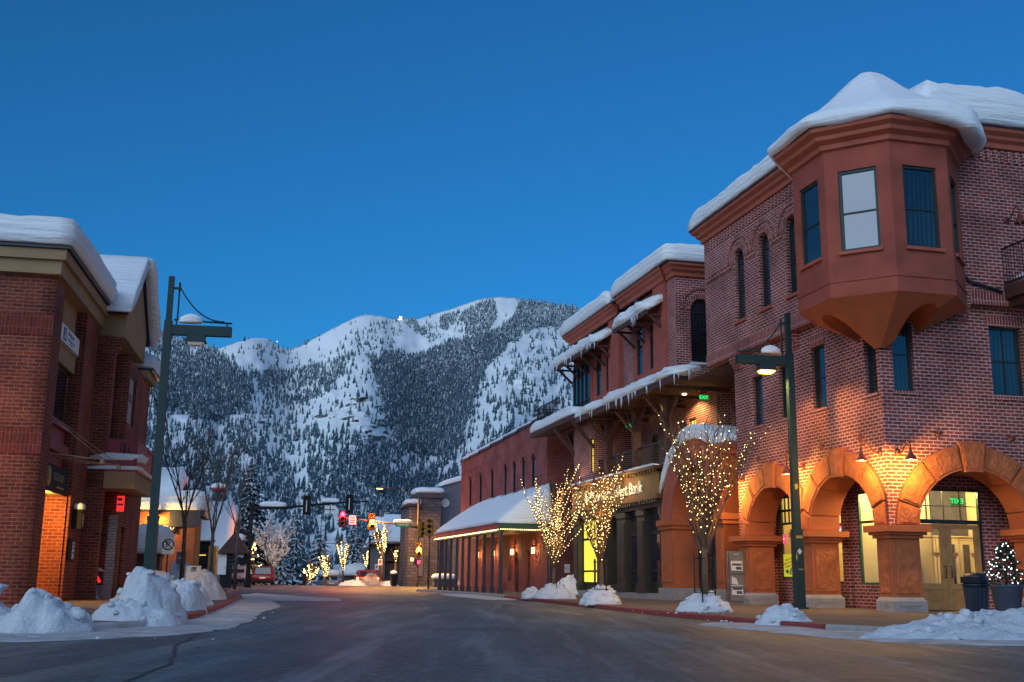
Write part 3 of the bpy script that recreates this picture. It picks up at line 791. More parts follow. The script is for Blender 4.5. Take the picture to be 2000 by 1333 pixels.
stone_arch(Mc(), 2.82, 1.91, rise+.02, .1, 5.24, 0, A)
stone_arch(Mc(), 7.66, 1.91, rise+.02, 5.24, 10, 0, A)
# --- piers
def pier(x0, x1, y0, y1, caps=True):
    mb = MB()
    mb.box(x0+.02, x1-.02, y0+.02, y1-.02, .40, 2.06)
    for (a0, a1, b0, b1, z0, z1) in ((x0-.06, x1+.06, y0-.06, y1+.06, 2.06, 2.16), (x0-.14, x1+.14, y0-.14, y1+.14, 2.16, 2.24), (x0-.24, x1+.24, y0-.24, y1+.24, 2.24, 2.43)):
        mb.box(a0, a1, b0, b1, z0, z1)
    p = mb.build('pier', MT['sandsm'], A)
    q = MB()
    q.box(x0+.14, x1-.14, y0-.005, y1+.005, .52, 1.94); q.box(x0-.005, x1+.005, y0+.14, y1-.14, .52, 1.94)
    q.build('pier_panel', MT['sand'], p)
    b = MB(); b.box(x0-.06, x1+.06, y0-.06, y1+.06, -.02, .30)
    b.loft([[(x0-.06, y0-.06, .30), (x1+.06, y0-.06, .30), (x1+.06, y1+.06, .30), (x0-.06, y1+.06, .30)], [(x0+.02, y0+.02, .41), (x1-.02, y0+.02, .41), (x1-.02, y1-.02, .41), (x0+.02, y1-.02, .41)]], 0, False)
    b.box(x0+.15, x1-.15, y0-.075, y1+.075, .17, .21); b.box(x0-.075, x1+.075, y0+.15, y1-.15, .17, .21)
    b.build('pier_base', MT['concrete'], p)
pier(-.05, .70, -.92, .06); pier(4.36, 5.14, -.92, .10); pier(8.84, 9.74, -.92, .10); pier(-.08, .9, -5.72, -4.76)
# --- set-back shop walls behind the arcade
inS = [rect(8.55, 9.45, .92, 3.9), rect(5.05, 5.9, .77, 3.72), rect(2.35, 4.15, .74, 3.7)]
mb = MB()
mb.wall(rect(1.75, 9.75, -.02, 4.6), inS, Ms(-1.5), .12)
mb.wall(rect(1.4, CE, -.02, 4.6), [rect(1.62, 4.25, -.01, 3.68), rect(5.42, 7.3, .72, 3.4)], Mc(1.6), .12)
mb.box(1.56, 1.6, -5.28, -4.76, 0, 4.5)
mb.box(4.72, 4.98, -1.5, -1.38, 0, 4.5)
mb.build('arcade_wall', MT['brick'], A)
mb = MB(); mb.box(0, 9.7, -1.5, -.1, 4.55, 4.6); mb.box(.1, 1.6, -CE, -1.5, 4.55, 4.6); mb.build('arcade_ceiling', MT['stucco'], A)
def shopwin(M, a0, a1, b0, b1, mul, rows, n='shop_window'):
    mb = MB(); fw = .07
    mb.obox(M, a0, a1, b1-fw, b1, -.1, -.02); mb.obox(M, a0, a1, b0, b0+fw, -.1, -.02); mb.obox(M, a0, a0+fw, b0+fw, b1-fw, -.1, -.02); mb.obox(M, a1-fw, a1, b0+fw, b1-fw, -.1, -.02)
    for z in rows: mb.obox(M, a0+fw, a1-fw, z-.035, z+.035, -.095, -.03)
    for (a, z0, z1) in mul: mb.obox(M, a-.02, a+.02, z0, z1, -.09, -.035)
    w = mb.build(n, MT['framegreen'], A)
    g = MB(); g.sheet(rect(a0+fw, a1-fw, b0+fw, b1-fw), (), lambda a, b, d: M(a, b, -.065)); g.build('pane', MT['clear'], w)
    return w
shopwin(Ms(-1.5), 8.55, 9.45, .92, 3.9, [(8.85, 2.93, 3.83), (9.15, 2.93, 3.83), (8.6, 3.38, 3.4)], [2.9, 3.38])
shopwin(Ms(-1.5), 5.05, 5.9, .77, 3.72, [(5.48, 2.76, 3.65)], [2.72, 3.25])
shopwin(Ms(-1.5), 2.35, 4.15, .74, 3.7, [], [2.72])
shopwin(Mc(1.6), 5.42, 7.3, .72, 3.4, [(6.3, .8, 3.3)], [2.55])
# interior rooms seen through the glass
mb = MB()
mb.box(2.2, 4.3, -2.9, -2.85, 0, 4.4)             # cash machine lobby wall
mb.box(4.36, 9.7, -4.1, -4.05, 0, 4.4); mb.box(9.7, 9.75, -4.1, -1.62, 0, 4.4); mb.box(7.6, 7.66, -4.05, -1.62, 0, 4.4); mb.box(4.3, 4.36, -4.05, -1.62, 0, 4.4); mb.box(1.9, 9.7, -4.1, -1.62, 4.0, 4.05)
mb.box(4.2, 4.25, -CE, -4.1, 0, 4.4); mb.box(1.72, 4.25, -CE, -4.1, 4.0, 4.05)
mb.build('interior_wall', MT['cream'], A)
mb = MB(); mb.box(1.7, 9.7, -CE, -1.62, -.01, .0); mb.build('interior_floor', MT['paver'], A)
for (x, y, p_) in ((3.2, -2.25, 42), (5.6, -2.6, 40), (8.7, -2.7, 10), (3.0, -7.0, 30), (2.5, -3.9, 40)):
    b = MB(); b.lathe([(.11, 0), (.12, .03), (.12, .06)], 12, (x, y, 3.93)); b.build('ceiling_lamp', MT['bulb'], A)
    light('POINT', 'ceiling_light', (x, y, 3.75), p_*3.6, (1.0,.76,.33), A, shadow_soft_size=.12)
# --- double pine doors with transom
M6 = Mc(1.6)
mb = MB(); mb.obox(M6, 1.62, 4.25, 2.60, 2.72, -.12, .02); mb.obox(M6, 1.62, 4.25, 3.6, 3.68, -.12, .0); mb.obox(M6, 1.62, 1.7, 2.72, 3.6, -.12, .0); mb.obox(M6, 4.17, 4.25, -.01, 3.6, -.12, .0); mb.obox(M6, 1.62, 1.68, 0, 2.6, -.12, 0)
for a in (2.35, 2.95, 3.55): mb.obox(M6, a-.012, a+.012, 2.72, 3.6, -.08, -.04)
mb.obox(M6, 1.7, 4.17, 3.13, 3.155, -.08, -.042)
tr = mb.build('transom_window', MT['frame'], A)
g = MB(); g.sheet(rect(1.7, 4.17, 2.72, 3.6), (), lambda a, b, d: M6(a, b, -.06)); g.build('pane', MT['clear'], tr)
for a0, a1, hs in ((1.70, 2.935, 1), (2.945, 4.16, -1)):
    mb = MB(); st = .2
    mb.obox(M6, a0, a0+st, .02, 2.58, -.09, -.03); mb.obox(M6, a1-st, a1, .02, 2.58, -.09, -.03)
    mb.obox(M6, a0+st, a1-st, 2.44, 2.58, -.09, -.03); mb.obox(M6, a0+st, a1-st, 2.16, 2.2, -.09, -.03); mb.obox(M6, a0+st, a1-st, .62, .80, -.09, -.03); mb.obox(M6, a0+st, a1-st, .02, .24, -.09, -.03)
    mb.obox(M6, a0+st, a1-st, .24, .62, -.085, -.06); mb.obox(M6, a0+st+.07, a1-st-.07, .31, .55, -.07, -.04)
    d_ = mb.build('door', MT['pine'], A)
    g = MB(); g.sheet(rect(a0+st, a1-st, .80, 2.16), (), lambda a, b, d: M6(a, b, -.06)); g.sheet(rect(a0+st, a1-st, 2.2, 2.44), (), lambda a, b, d: M6(a, b, -.06)); g.build('pane', MT['clear'], d_)
    ha = a1-.1 if hs > 0 else a0+.1
    h = MB(); h.tube([M6(ha, .98, -.03), M6(ha, .98, .05), M6(ha, 1.32, .05), M6(ha, 1.32, -.03)], .014, 6); h.build('handle', MT['iron'], d_)
# inner lobby door leaf frames
mb = MB(); Mi = Mc(3.3)
for a0, a1 in ((2.95, 3.75), (3.78, 4.6), (4.63, 5.4)):
    mb.obox(Mi, a0, a0+.12, 0, 2.2, -.05, 0); mb.obox(Mi, a1-.12, a1, 0, 2.2, -.05, 0); mb.obox(Mi, a0+.12, a1-.12, 2.05, 2.2, -.05, 0); mb.obox(Mi, a0+.12, a1-.12, 0, .25, -.05, 0)
mb.obox(Mi, 2.9, 5.6, 2.2, 2.32, -.06, .01)
mb.build('lobby_door', MT['cream'], A)
mb = MB(); mb.obox(Mc(4.12), 2.95, 5.6, 0, 4, -.02, 0); mb.build('lobby_wall', MT['greyd'], A)
# heart stickers, notices on the doors
def heart(c, b, s):
    o = []
    for k in range(24):
        t = 2*PI*k/24; o.append((c+s*.0625*16*math.sin(t)**3*.062*16/16, b+s*.0625*(13*math.cos(t)-5*math.cos(2*t)-2*math.cos(3*t)-math.cos(4*t))*.062))
    return o
MT['heart'] = plain('salmon_paper_heart', (.62,.24,.12), .7, .05)
for c in (2.62, 3.27, 3.93):
    mb = MB(); o = heart(c, 1.66, 1.75); mb.prism([M6(a, b, -.055) for a, b in o], (-.006, 0, 0)); mb.build('heart', MT['heart'], A)
# --- iron star anchor plates
def star_mesh(M, c, z, r=.17):
    mb = MB(); o = [(c+(r if k % 2 == 0 else r*.42)*math.sin(PI*k/5), z+(r if k % 2 == 0 else r*.42)*math.cos(PI*k/5)) for k in range(10)]
    vs = [M(c, z, .09)]+[M(a, b, .012) for a, b in o]+[M(a, b, -.01) for a, b in o]
    mb.add(vs, [(0, 1+k, 1+(k+1) % 10) for k in range(10)]+[(1+k, 11+k, 11+(k+1) % 10, 1+(k+1) % 10) for k in range(10)])
    return mb
for c in (1.28, 3.57, 5.90, 8.08): star_mesh(Ms(), c, 5.11).build('star', MT['copper'], A)
for c in (1.77, 4.30): star_mesh(Mc(), c, 5.12, .19).build('star', MT['copper'], A)
# --- downpipe and balcony on the right
mb = MB(); mb.tube([(-UP-.07, -2.75, 13.6), (-UP-.07, -2.8, 10.0), (-UP-.09, -3.0, 9.8), (-UP-.09, -4.1, 9.55)], .05, 8); mb.build('downpipe', MT['flash'], A)
mb = MB(); mb.box(-1.45, -UP, -8.2, -4.25, 9.35, 9.75); mb.box(-1.3, -UP, -8.0, -4.4, 9.1, 9.35); b_ = mb.build('balcony', MT['wood_dark'], A)
mb = MB()
mb.bar((-1.4, -4.3, 10.95), (-1.4, -8.2, 10.95), .05); mb.bar((-1.4, -4.3, 9.85), (-1.4, -8.2, 9.85), .04); mb.bar((-UP, -4.3, 10.95), (-1.4, -4.3, 10.95), .05); mb.bar((-UP, -4.3, 9.85), (-1.4, -4.3, 9.85), .04)
for k in range(32): mb.tube([(-1.4, -4.3-k*.125, 9.85), (-1.4, -4.3-k*.125, 10.95)], .011, 5)
for k in range(9): mb.tube([(-UP-k*.125, -4.3, 9.85), (-UP-k*.125, -4.3, 10.95)], .011, 5)
for k in (2, 6, 10, 14): mb.ball((-1.4, -4.3-k*.25, 10.4), .05)
mb.build('balcony_railing', MT['iron'], b_)
# --- snow
tagA = lambda o, l: tag(o, l, 'snow')
mb = snow_sweep([(SE+.45, UP+.42, ZT+.63), (2.4, UP+.42, ZT+.63)], 0, .62, .16, 1.0, out=[(0,1,0)], back=2.4, lump=.8, taper=.9)
o = mb.build('roof_snow', MT['snow'], uv=False); o.location = OA; o.rotation_euler = (0,0,RZ_R); tagA(o, 'long smooth snow bank on the street cornice of the arcaded corner building')
mb = snow_sweep([(-UP-.42, -1.4, ZT+.63), (-UP-.42, -CE, ZT+.63)], 0, 1.2, .22, 2.0, out=[(-1,0,0)], back=2.6, lump=.8, taper=.01, rise=.12)
o = mb.build('roof_snow', MT['snow'], uv=False); o.location = OA; o.rotation_euler = (0,0,RZ_R); tagA(o, 'layered snow bank on the cornice right of the corner oriel')
# snow cone on the oriel
mb = MB(); rings = []
prof = [(.10, 14.08), (.40, 14.03), (.60, 14.05), (.68, 14.12), (.70, 14.20), (.68, 14.28), (.62, 14.37), (.54, 14.45), (.36, 14.57), (.1, 14.76), (-.3, 15.08), (-.7, 15.40), (-1.1, 15.76), (-1.5, 16.17), (-1.8, 16.47), (-2.0, 16.62), (-2.14, 16.69), (-2.24, 16.72), (-2.29, 16.73)]
NA = 96
for (d, z) in prof:
    rg = []
    for k in range(NA):
        a = 2*PI*k/NA; kk = ((a+PI/8) % (PI/4))-PI/8
        ro = ap/math.cos(kk); ro = ro*.75+ap*1.04*.25
        f = (ap+d)/ap
        n_ = noise.noise(Vector((math.cos(a)*2.2, math.sin(a)*2.2, z*1.5)))
        edge = 1 if d > .2 else 0
        # the drift slumps on the right hand side
        da = ((a-R(215)+PI) % (2*PI))-PI; sl = math.exp(-(da/.5)**2)*edge
        r2 = max(.02, ro*f)+edge*(.10*n_+.05*noise.noise(Vector((a*6, z*9, 2))))+sl*.35
        zz = z+(.06*n_ if edge else .03*n_)-sl*(.45 if z < 14.3 else .15)+(.10*math.exp(-((((a-R(190)+PI) % (2*PI))-PI)/.6)**2) if 14.3 < z < 14.8 else 0)
        rg.append((cx+r2*math.cos(a), cy+r2*math.sin(a), zz))
    rings.append(rg)
mb.loft(rings, 0, True); o = mb.build('roof_snow', MT['snow'], uv=False); o.location = OA; o.rotation_euler = (0,0,RZ_R)
tagA(o, 'pointed snow cap with a bulging rim on the corner oriel')
mb = MB()
mb.loft([[(-1.38, -4.4, 9.76), (-1.38, -8.1, 9.76), (-UP, -8.1, 9.76), (-UP, -4.4, 9.76)], [(-1.36, -4.5, 9.9), (-1.36, -8.1, 10.2), (-UP, -8.1, 10.4), (-UP, -4.5, 9.95)]], 0, True)
mb2 = snow_sweep([(-1.3, -4.35, 9.76), (-1.3, -8.2, 9.76)], 0, .42, .12, 5.0, out=[(-1,0,0)], back=.9, lump=1.2)
o = mb2.build('balcony_snow', MT['snow'], uv=False); o.location = OA; o.rotation_euler = (0,0,RZ_R); tagA(o, 'lumpy snow behind the iron balcony railing at the right edge')
# ------------------------------------------------------------------ bank building beside it
def rebase(root, v):
    v = Vector(v); T = Matrix.Translation(-v); seen = set()
    for o in root.children_recursive:
        if o.type == 'MESH':
            if o.data not in seen: o.data.transform(T); seen.add(o.data)
        else: o.location = o.location - v
    root.location = root.matrix_basis @ v if False else root.location + Matrix.Rotation(root.rotation_euler.z, 3, 'Z') @ v
B = thing('bank_building', 'brick bank building with dark shopfront, arched rose portico and timber gallery', 'building', OA, RZ_R)
mb = MB()
# upper block
wu = [(18.0, 18.83, 10.35, 12.45), (19.72, 20.53, 10.35, 12.6)]
wu2 = [(24.2, 25.02, 10.3, 12.5), (25.8, 26.6, 10.3, 12.5)]
mb.sheet(rect(15.4, 16.3, 9.1, 14.0), (), Ms(0)); mb.sheet(rect(21.0, 22.4, 9.1, 13.9), (), Ms(-.12))
mt_ = Mc(15.4)
mb.wall(rect(0, 5, 9.1, 14.0), [arch(.72, 1.72, 10.12, 12.47, .52, 14)], mt_, .2)
mb.box(15.36, 15.4, -1.95, -.5, 9.6, 9.62)
# left turret of the gallery storey and return walls
mb.wall(rect(26.5, 30.2, 5.8, 9.1), [rect(26.78, 27.4, 6.3, 8.15)], Ms(0), .2)
mb.add([(26.5, 0, 5.8),(26.5, -2.2, 5.8),(26.5, -2.2, 9.1),(26.5, 0, 9.1)], [(0,1,2,3)])
mb.add([(30.2, 0, 0),(30.2, -6, 0),(30.2, -6, 14),(30.2, 0, 14)], [(0,1,2,3)])
# gallery back wall
gal = [rect(22.6, 23.5, 5.9, 7.9), rect(19.2, 20.0, 6.6, 8.1), rect(18.0, 18.8, 6.6, 8.1)]
mb.wall(rect(15.4, 26.5, 5.8, 9.1), gal, Ms(-2.0), .15)
mb.wall([(.0, 5.8), (6, 5.8), (6, 9.1), (0, 9.1)], [rect(2.2, 3.0, 6.8, 8.2)], Mc(15.45), .15) if False else None
mb.box(15.4, 15.75, -4.2, -2.0, 5.8, 9.1); mb.box(10.0, 15.4, -4.3, -4.1, 0, 9.1)
mb.build('wall', MT['brick'], B)
mb = MB(); hood(mb, 1.22, 12.47, .50, .70, .52, mt_, -.05, .03); hood(mb, 1.22, 12.47, .9, 1.0, .92, mt_, 0, .05)
mb.build('brick_arch', MT['brick_soldier'], B)
mb = MB(); mb.box(15.37, 15.42, -4.2, 0, 9.1, 9.5); mb.box(15.4, 16.3, -.01, .03, 9.1, 9.5)
mb.build('brick_trim', MT['brick_soldier'], B)
window(B, mt_, arch(.72, 1.72, 10.12, 12.47, .52, 14), 1, 2, MT['frame'], MT['glass'], .07, .16, MT['snow'], rowpos=[.52, .80])
mb = MB()
mb.box(16.3, 17.75, -.3, .12, 9.1, 13.95)
mb.wall(rect(17.75, 21.0, 9.1, 13.95), [rect(*w) for w in wu], Ms(-.12), .12)
mb.box(22.4, 23.95, -.3, .12, 9.1, 13.75); mb.wall(rect(23.95, 27.1, 9.1, 13.75), [rect(*w) for w in wu2], Ms(-.12), .12)
mb.box(27.1, 30.2, -.3, 0, 12.5, 13.75); mb.box(27.1, 27.3, -.3, 0, 9.1, 12.5)
mb.build('stucco_bay', MT['pink'], B)
for w in wu+wu2: window(B, Ms(-.12), rect(*w), 1, 2, MT['frame'], MT['glass'], .06, .1, rowpos=[.5])
# glazed corner
mb = MB()
for k, s in enumerate((27.3, 28.05, 28.8, 29.5, 30.2)): mb.box(s-.06, s+.06, -.1, .02, 9.1, 12.5)
mb.box(27.3, 30.2, -.1, .02, 12.35, 12.5); mb.box(27.3, 30.2, -.1, .02, 9.1, 9.2); mb.box(27.3, 30.2, -.08, 0, 10.3, 10.37)
cg = mb.build('corner_window', MT['iron'], B)
g = MB(); g.sheet(rect(27.3, 30.2, 9.1, 12.5), (), Ms(-.05)); g.build('pane', MT['glass'], cg)
# cornices
mb = MB(); pc = [(0, 13.93), (.10, 13.95), (.12, 14.1), (.26, 14.2), (.28, 14.3), (.4, 14.38), (.4, 14.48), (0, 14.48)]
cornice(mb, pc, [((15.4, -5, 0), (-1,0,0)), ((15.4, 0, 0), (-1,1,0)), ((16.3, 0, 0), (0,1,0))])
cornice(mb, pc, [((16.25, .12, 0), (-1,1,0)), ((21.9, .12, 0), (0,1,0))])
cornice(mb, [(a, b-.15) for a, b in pc], [((22.4, .12, 0), (-.3,1,0)), ((30.3, .12, 0), (1,1,0))])
mb.build('cornice', MT['cornice'], B)
mb = MB(); mb.box(14.97, 22, -5, .55, 14.482, 14.55); mb.box(22.1, 30.7, -5, .55, 14.335, 14.40); mb.build('roof', MT['flash'], B)
# pent roofs over the window pairs
def pent(s0, s1, z, name='pent_roof'):
    mb = MB(); 
    mb.prism([(s0, -.1, z+.75), (s0, .85, z), (s0, .85, z+.14), (s0, -.1, z+.9)], (s1-s0, 0, 0))
    mb.box(s0-.03, s1+.03, .83, .93, z-.06, z+.16)
    o = mb.build(name, MT['wood_dark'], B)
    n = max(2, int((s1-s0)/1.3))
    for i in range(n+1):
        k = MB(); s = s0+.2+(s1-s0-.4)*i/n; k.bar((s, -.1, z-.75), (s, .7, z-.02), .11); k.bar((s, -.1, z-.02), (s, .8, z-.02), .1)
        k.build('bracket', MT['wood_dark'], o)
pent(16.6, 20.9, 12.5); pent(23.5, 31.0, 12.45)
# gallery canopy roof
mb = MB()
mb.loft([[(12.9, 1.15, 8.86), (26.2, 1.15, 8.86), (26.2, -.1, 9.12), (14.4, -.1, 9.12)], [(12.9, 1.15, 9.02), (26.2, 1.15, 9.02), (26.2, -.1, 9.3), (14.4, -.1, 9.3)]], 0, False)
mb.box(12.85, 26.25, 1.1, 1.2, 8.78, 9.04)
mb.prism([(26.3, -1.5, 9.35), (26.3, 1.2, 9.05), (26.3, 1.2, 9.32), (26.3, -1.5, 9.6)], (8.9, 0, 0)); 
rf = mb.build('canopy_roof', MT['wood_dark'], B)
k = MB()
for s in (14.4, 16.8, 19.2, 21.6, 24.0): k.box(s-.09, s+.09, -2, 1.05, 8.70, 8.86) 
for s in (16.8, 20.8, 24.8): k.bar((s, -.15, 7.5), (s, .9, 8.7), .13); k.bar((s, -.15, 7.6), (s+1.1, -.15, 8.7), .12); k.bar((s, -.15, 7.6), (s-1.1, -.15, 8.7), .12)
for s in (26.7, 30.1): k.bar((s, 0, 7.6), (s, 1.2, 9.0), .16)
k.bar((30.3, -.3, 7.4), (32.2, -.3, 9.0), .16); k.box(25.3, 34.6, -.2, .1, 8.95, 9.1)
k.build('beam', MT['wood_dark'], rf)
mb = MB(); mb.box(10.2, 26.5, -2.0, 1.5, 9.02, 9.06) if False else None
mb.add([(10.2, -4.2, 9.06),(26.5, -4.2, 9.06),(26.5, .0, 9.06),(10.2, .0, 9.06)], [(0,1,2,3)]); mb.build('gallery_ceiling', MT['wood_dark'], B)
for s in (16.8, 20.8, 24.8):
    p = MB(); p.box(s-.17, s+.17, -.32, .02, 5.85, 8.8); p.box(s-.24, s+.24, -.39, .09, 8.55, 8.7); p.build('post', MT['wood_dark'], B)
mb = MB(); mb.box(15.6, 26.5, -.2, -.14, 6.85, 6.92); mb.box(15.6, 26.5, -.2, -.14, 6.0, 6.05)
for i in range(82): mb.box(15.7+i*.132, 15.72+i*.132, -.18, -.16, 6.05, 6.85)
mb.build('gallery_railing', MT['iron'], B)
for i, h in enumerate(gal): window(B, Ms(-2.0), h, 2 if i else 1, 2, MT['frame'], MT['glass_lit'] if i == 2 else MT['glass'], .08, .1)
window(B, Ms(0), rect(26.78, 27.4, 6.3, 8.15), 1, 2, MT['frame'], MT['glass_lit'], .07, .14)
mb = MB(); mb.lathe([(.09, 0), (.1, .03)], 12, (17.4, -1.2, 9.02)); mb.build('ceiling_lamp', MT['bulb'], B)
light('SPOT', 'gallery_lamp', (17.6, -1.25, 8.98), 200, (1.0,.72,.26), B, shadow_soft_size=.08, spot_size=R(150), spot_blend=.5)
mb = MB(); mb.box(15.4, 30.2, -2.2, 0, 5.72, 5.8); mb.build('gallery_floor', MT['wood_dark'], B)
# upper terrace railing on the far left
mb = MB(); mb.bar((30.3, .9, 10.75), (34.5, .9, 10.75), .05); mb.bar((30.3, .9, 9.75), (34.5, .9, 9.75), .05)
for i in range(32): mb.box(30.3+i*.133, 30.32+i*.133, .89, .91, 9.75, 10.75)
mb.bar((34.5, .9, 9.5), (34.5, .9, 10.8), .07); mb.bar((34.5, .9, 10.75), (34.5, -1.6, 10.75), .05); mb.bar((34.5, .9, 9.75), (34.5, -1.6, 9.75), .05)
for i in range(19): mb.box(34.49, 34.51, .9-i*.133, .88-i*.133, 9.75, 10.75)
mb.build('terrace_railing', MT['iron'], B)
# shopfront
mb = MB()
cols = [(29.35, 30.2), (25.3, 26.25), (22.0, 23.2), (19.5, 20.45), (17.45, 17.65)]
for s0, s1 in cols:
    mb.box(s0, s1, -.3, .02, .62, 4.0); mb.box(s0-.08, s1+.08, -.3, .09, .25, .62); mb.box(s0-.05, s1+.05, -.3, .07, 3.72, 3.98)
    mb.box(s0+.12, s1-.12, .02, .05, .9, 3.5)
mb.box(17.45, 30.2, -.3, .04, 4.0, 4.36)
for k in range(40): mb.box(17.6+k*.315, 17.72+k*.315, .04, .22, 4.18, 4.36)
mb.box(17.45, 30.2, -.45, -.3, .25, .6)
wins = [(17.65, 19.5), (20.45, 22.0), (26.25, 29.35)]
mb.build('shopfront', MT['store'], B)
mb = MB(); mb.box(17.4, 30.25, -.05, .22, 4.36, 4.56); mb.box(17.4, 30.2, -.05, .10, 4.56, 5.46); mb.box(17.4, 30.2, -.05, .16, 5.46, 5.52); mb.box(17.4, 30.3, -.1, .34, 5.66, 5.80)
for k in range(34): mb.box(17.6+k*.37, 17.78+k*.37, .1, .26, 5.52, 5.66)
mb.build('fascia', MT['wood_sign'], B)
mb = MB(); mb.box(17.4, 30.2, -.3, .06, -.02, .25); mb.build('plinth', MT['concrete'], B)
M3 = Ms(-.28)
def shop2(a0, a1, gm, mull, bars, lower):
    mb = MB(); fw = .08
    for (x0, x1, z0, z1) in ((a0, a1, .6, .7), (a0, a1, 3.85, 4.0), (a0, a0+fw, .7, 3.85), (a1-fw, a1, .7, 3.85), (a0+fw, a1-fw, 2.85, 2.97), (a0+fw, a1-fw, 1.2, 1.3)): mb.obox(M3, x0, x1, z0, z1, -.06, .04)
    for a in mull: mb.obox(M3, a-.02, a+.02, 2.97, 3.85, -.04, .02)
    for z in bars: mb.obox(M3, a0+fw, a1-fw, z-.015, z+.015, -.04, .018)
    w = mb.build('shop_window', MT['store'], B)
    g = MB(); g.sheet(rect(a0+fw, a1-fw, .7, 3.85), (), lambda a, b, d: M3(a, b, -.01)); g.build('pane', gm, w)
shop2(17.65, 19.5, MT['glass_store'], [18.1, 18.6, 19.05], [3.4], 0)
shop2(20.45, 22.0, MT['glass_store'], [20.8, 21.2, 21.6], [3.4], 0)
shop2(26.25, 29.35, MT['glass_lit'], [26.9, 27.5, 28.1, 28.7], [3.4], 0)
mb = MB()
for (x0, x1, z0, z1) in ((23.2, 25.3, 3.85, 4.0), (23.2, 25.3, 2.5, 2.65), (23.2, 23.4, .05, 3.85), (25.1, 25.3, .05, 3.85), (23.4, 23.6, .05, 2.5), (24.9, 25.1, .05, 2.5), (23.6, 24.9, .05, .35), (23.6, 24.9, 1.2, 1.3)): mb.obox(Ms(-.9), x0, x1, z0, z1, -.06, .04)
dr = mb.build('bank_door', MT['store'], B); g = MB(); g.sheet(rect(23.4, 25.1, .3, 3.85), (), Ms(-.9)); g.build('pane', MT['glass_store'], dr)
mb = MB(); mb.box(23.15, 23.2, -.9, -.3, 0, 4); mb.box(25.3, 25.35, -.9, -.3, 0, 4); mb.build('door_recess', MT['store'], B)
# arched portico
out = [(11.0, -.02), (17.45, -.02), (17.45, 3.0), (17.36, 3.9), (17.0, 4.75), (16.4, 5.45), (15.6, 6.05), (14.7, 6.42), (13.8, 6.52), (12.9, 6.38), (12.0, 6.02), (11.0, 5.9)]
mb = MB(); mb.wall(out, [arch(11.8, 16.08, -.01, 3.32, 2.15, 28)], Ms(.04), 1.2)
mb.add([(11, .04, 0),(11, -3, 0),(11, -3, 5.9),(11, .04, 5.9)], [(0,1,2,3)])
n = len(out); vs = [(a, .04, b) for a, b in out]+[(a, -2.6, b) for a, b in out]; mb.add(vs, [(i, (i+1) % n, n+(i+1) % n, n+i) for i in range(2, n)])
mb.build('portico', MT['sandsm'], B)
mb = MB(); hood(mb, 13.94, 3.32, 2.14, 3.02, 2.15, Ms(.04), 0, .06); mb.build('portico_arch', MT['pink'], B)
for x0, x1 in ((16.04, 17.5), (10.96, 11.84)):
    mb = MB(); mb.box(x0-.12, x1+.12, -1.3, .2, 3.12, 3.36); mb.box(x0-.05, x1+.05, -1.25, .12, 2.96, 3.12); mb.box(x0+.2, x1-.2, .04, .075, .75, 2.75)
    mb.build('capital', MT['sandsm'], B)
for x0, x1 in ((16.0, 17.52), (10.92, 11.86)):
    mb = MB(); mb.box(x0-.06, x1+.06, -1.3, .14, -.02, .5); mb.box(x0+.2, x1-.2, .14, .155, .12, .38)
    mb.build('portico_base', MT['concrete'], B)
mb = MB(); mb.box(10.75, 12.3, -2.8, .14, 5.88, 6.04); mb.box(10.85, 12.2, -2.7, .09, 5.66, 5.88); mb.build('portico_cornice', MT['cornice'], B)
# recessed portico door wall
M4 = Ms(-1.15); mb = MB()
for (x0, x1, z0, z1) in ((11.8, 16.1, 2.9, 3.1), (13.2, 13.4, .05, 2.9), (14.7, 14.9, .05, 2.9), (11.8, 12.0, .05, 5.0), (15.9, 16.1, .05, 5.0), (11.8, 16.1, .05, .35), (11.8, 16.1, 1.2, 1.3), (13.9, 14.0, 3.1, 5.4), (12.9, 13.0, 3.1, 5.3), (14.9, 15.0, 3.1, 5.3)): mb.obox(M4, x0, x1, z0, z1, -.08, .04)
mb.build('portico_glazing', MT['store'], B); pw = B.children[-1]
g = MB(); g.sheet(rect(11.8, 16.1, .1, 5.6), (), Ms(-1.17)); g.build('pane', MT['glass_store'], D.objects['portico_glazing'])
rebase(B, (11, 0, 0))

# bank sign and its goosenecks
S = thing('bank_sign', 'white raised letters Mountain West Bank with leaf emblem on brown fascia', 'sign', OA+uR*23.4+Vector((0,0,5.0)), RZ_R)
ml = frame_mtx((3.55, .13, 0), (-1,0,0), (0,0,1))
put_text('letters', 'Mountain West Bank', .82, ml, MT['signwhite'], S, .045, 1.0, 'LEFT')
me = D.objects['letters'].data
xs_ = [v.co.x for v in me.vertices]; w0 = max(xs_)-min(xs_); zs_ = [v.co.z for v in me.vertices]; zc = (max(zs_)+min(zs_))/2
for v in me.vertices: v.co.x = 3.45-(max(xs_)-v.co.x)*7.55/w0; v.co.z -= zc
mb = MB()
for sg in (1, -1):
    mb.prism([(4.02+sg*.02, .1, -.36), (4.02+sg*.34, .1, -.02), (4.02+sg*.28, .1, .3), (4.02+sg*.02, .1, .05)], (0, .07, 0)); mb.prism([(4.02+sg*.02, .1, .1), (4.02+sg*.2, .1, .34), (4.02+sg*.02, .1, .46)], (0, .07, 0))
mb.build('emblem', MT['signwhite'], S)
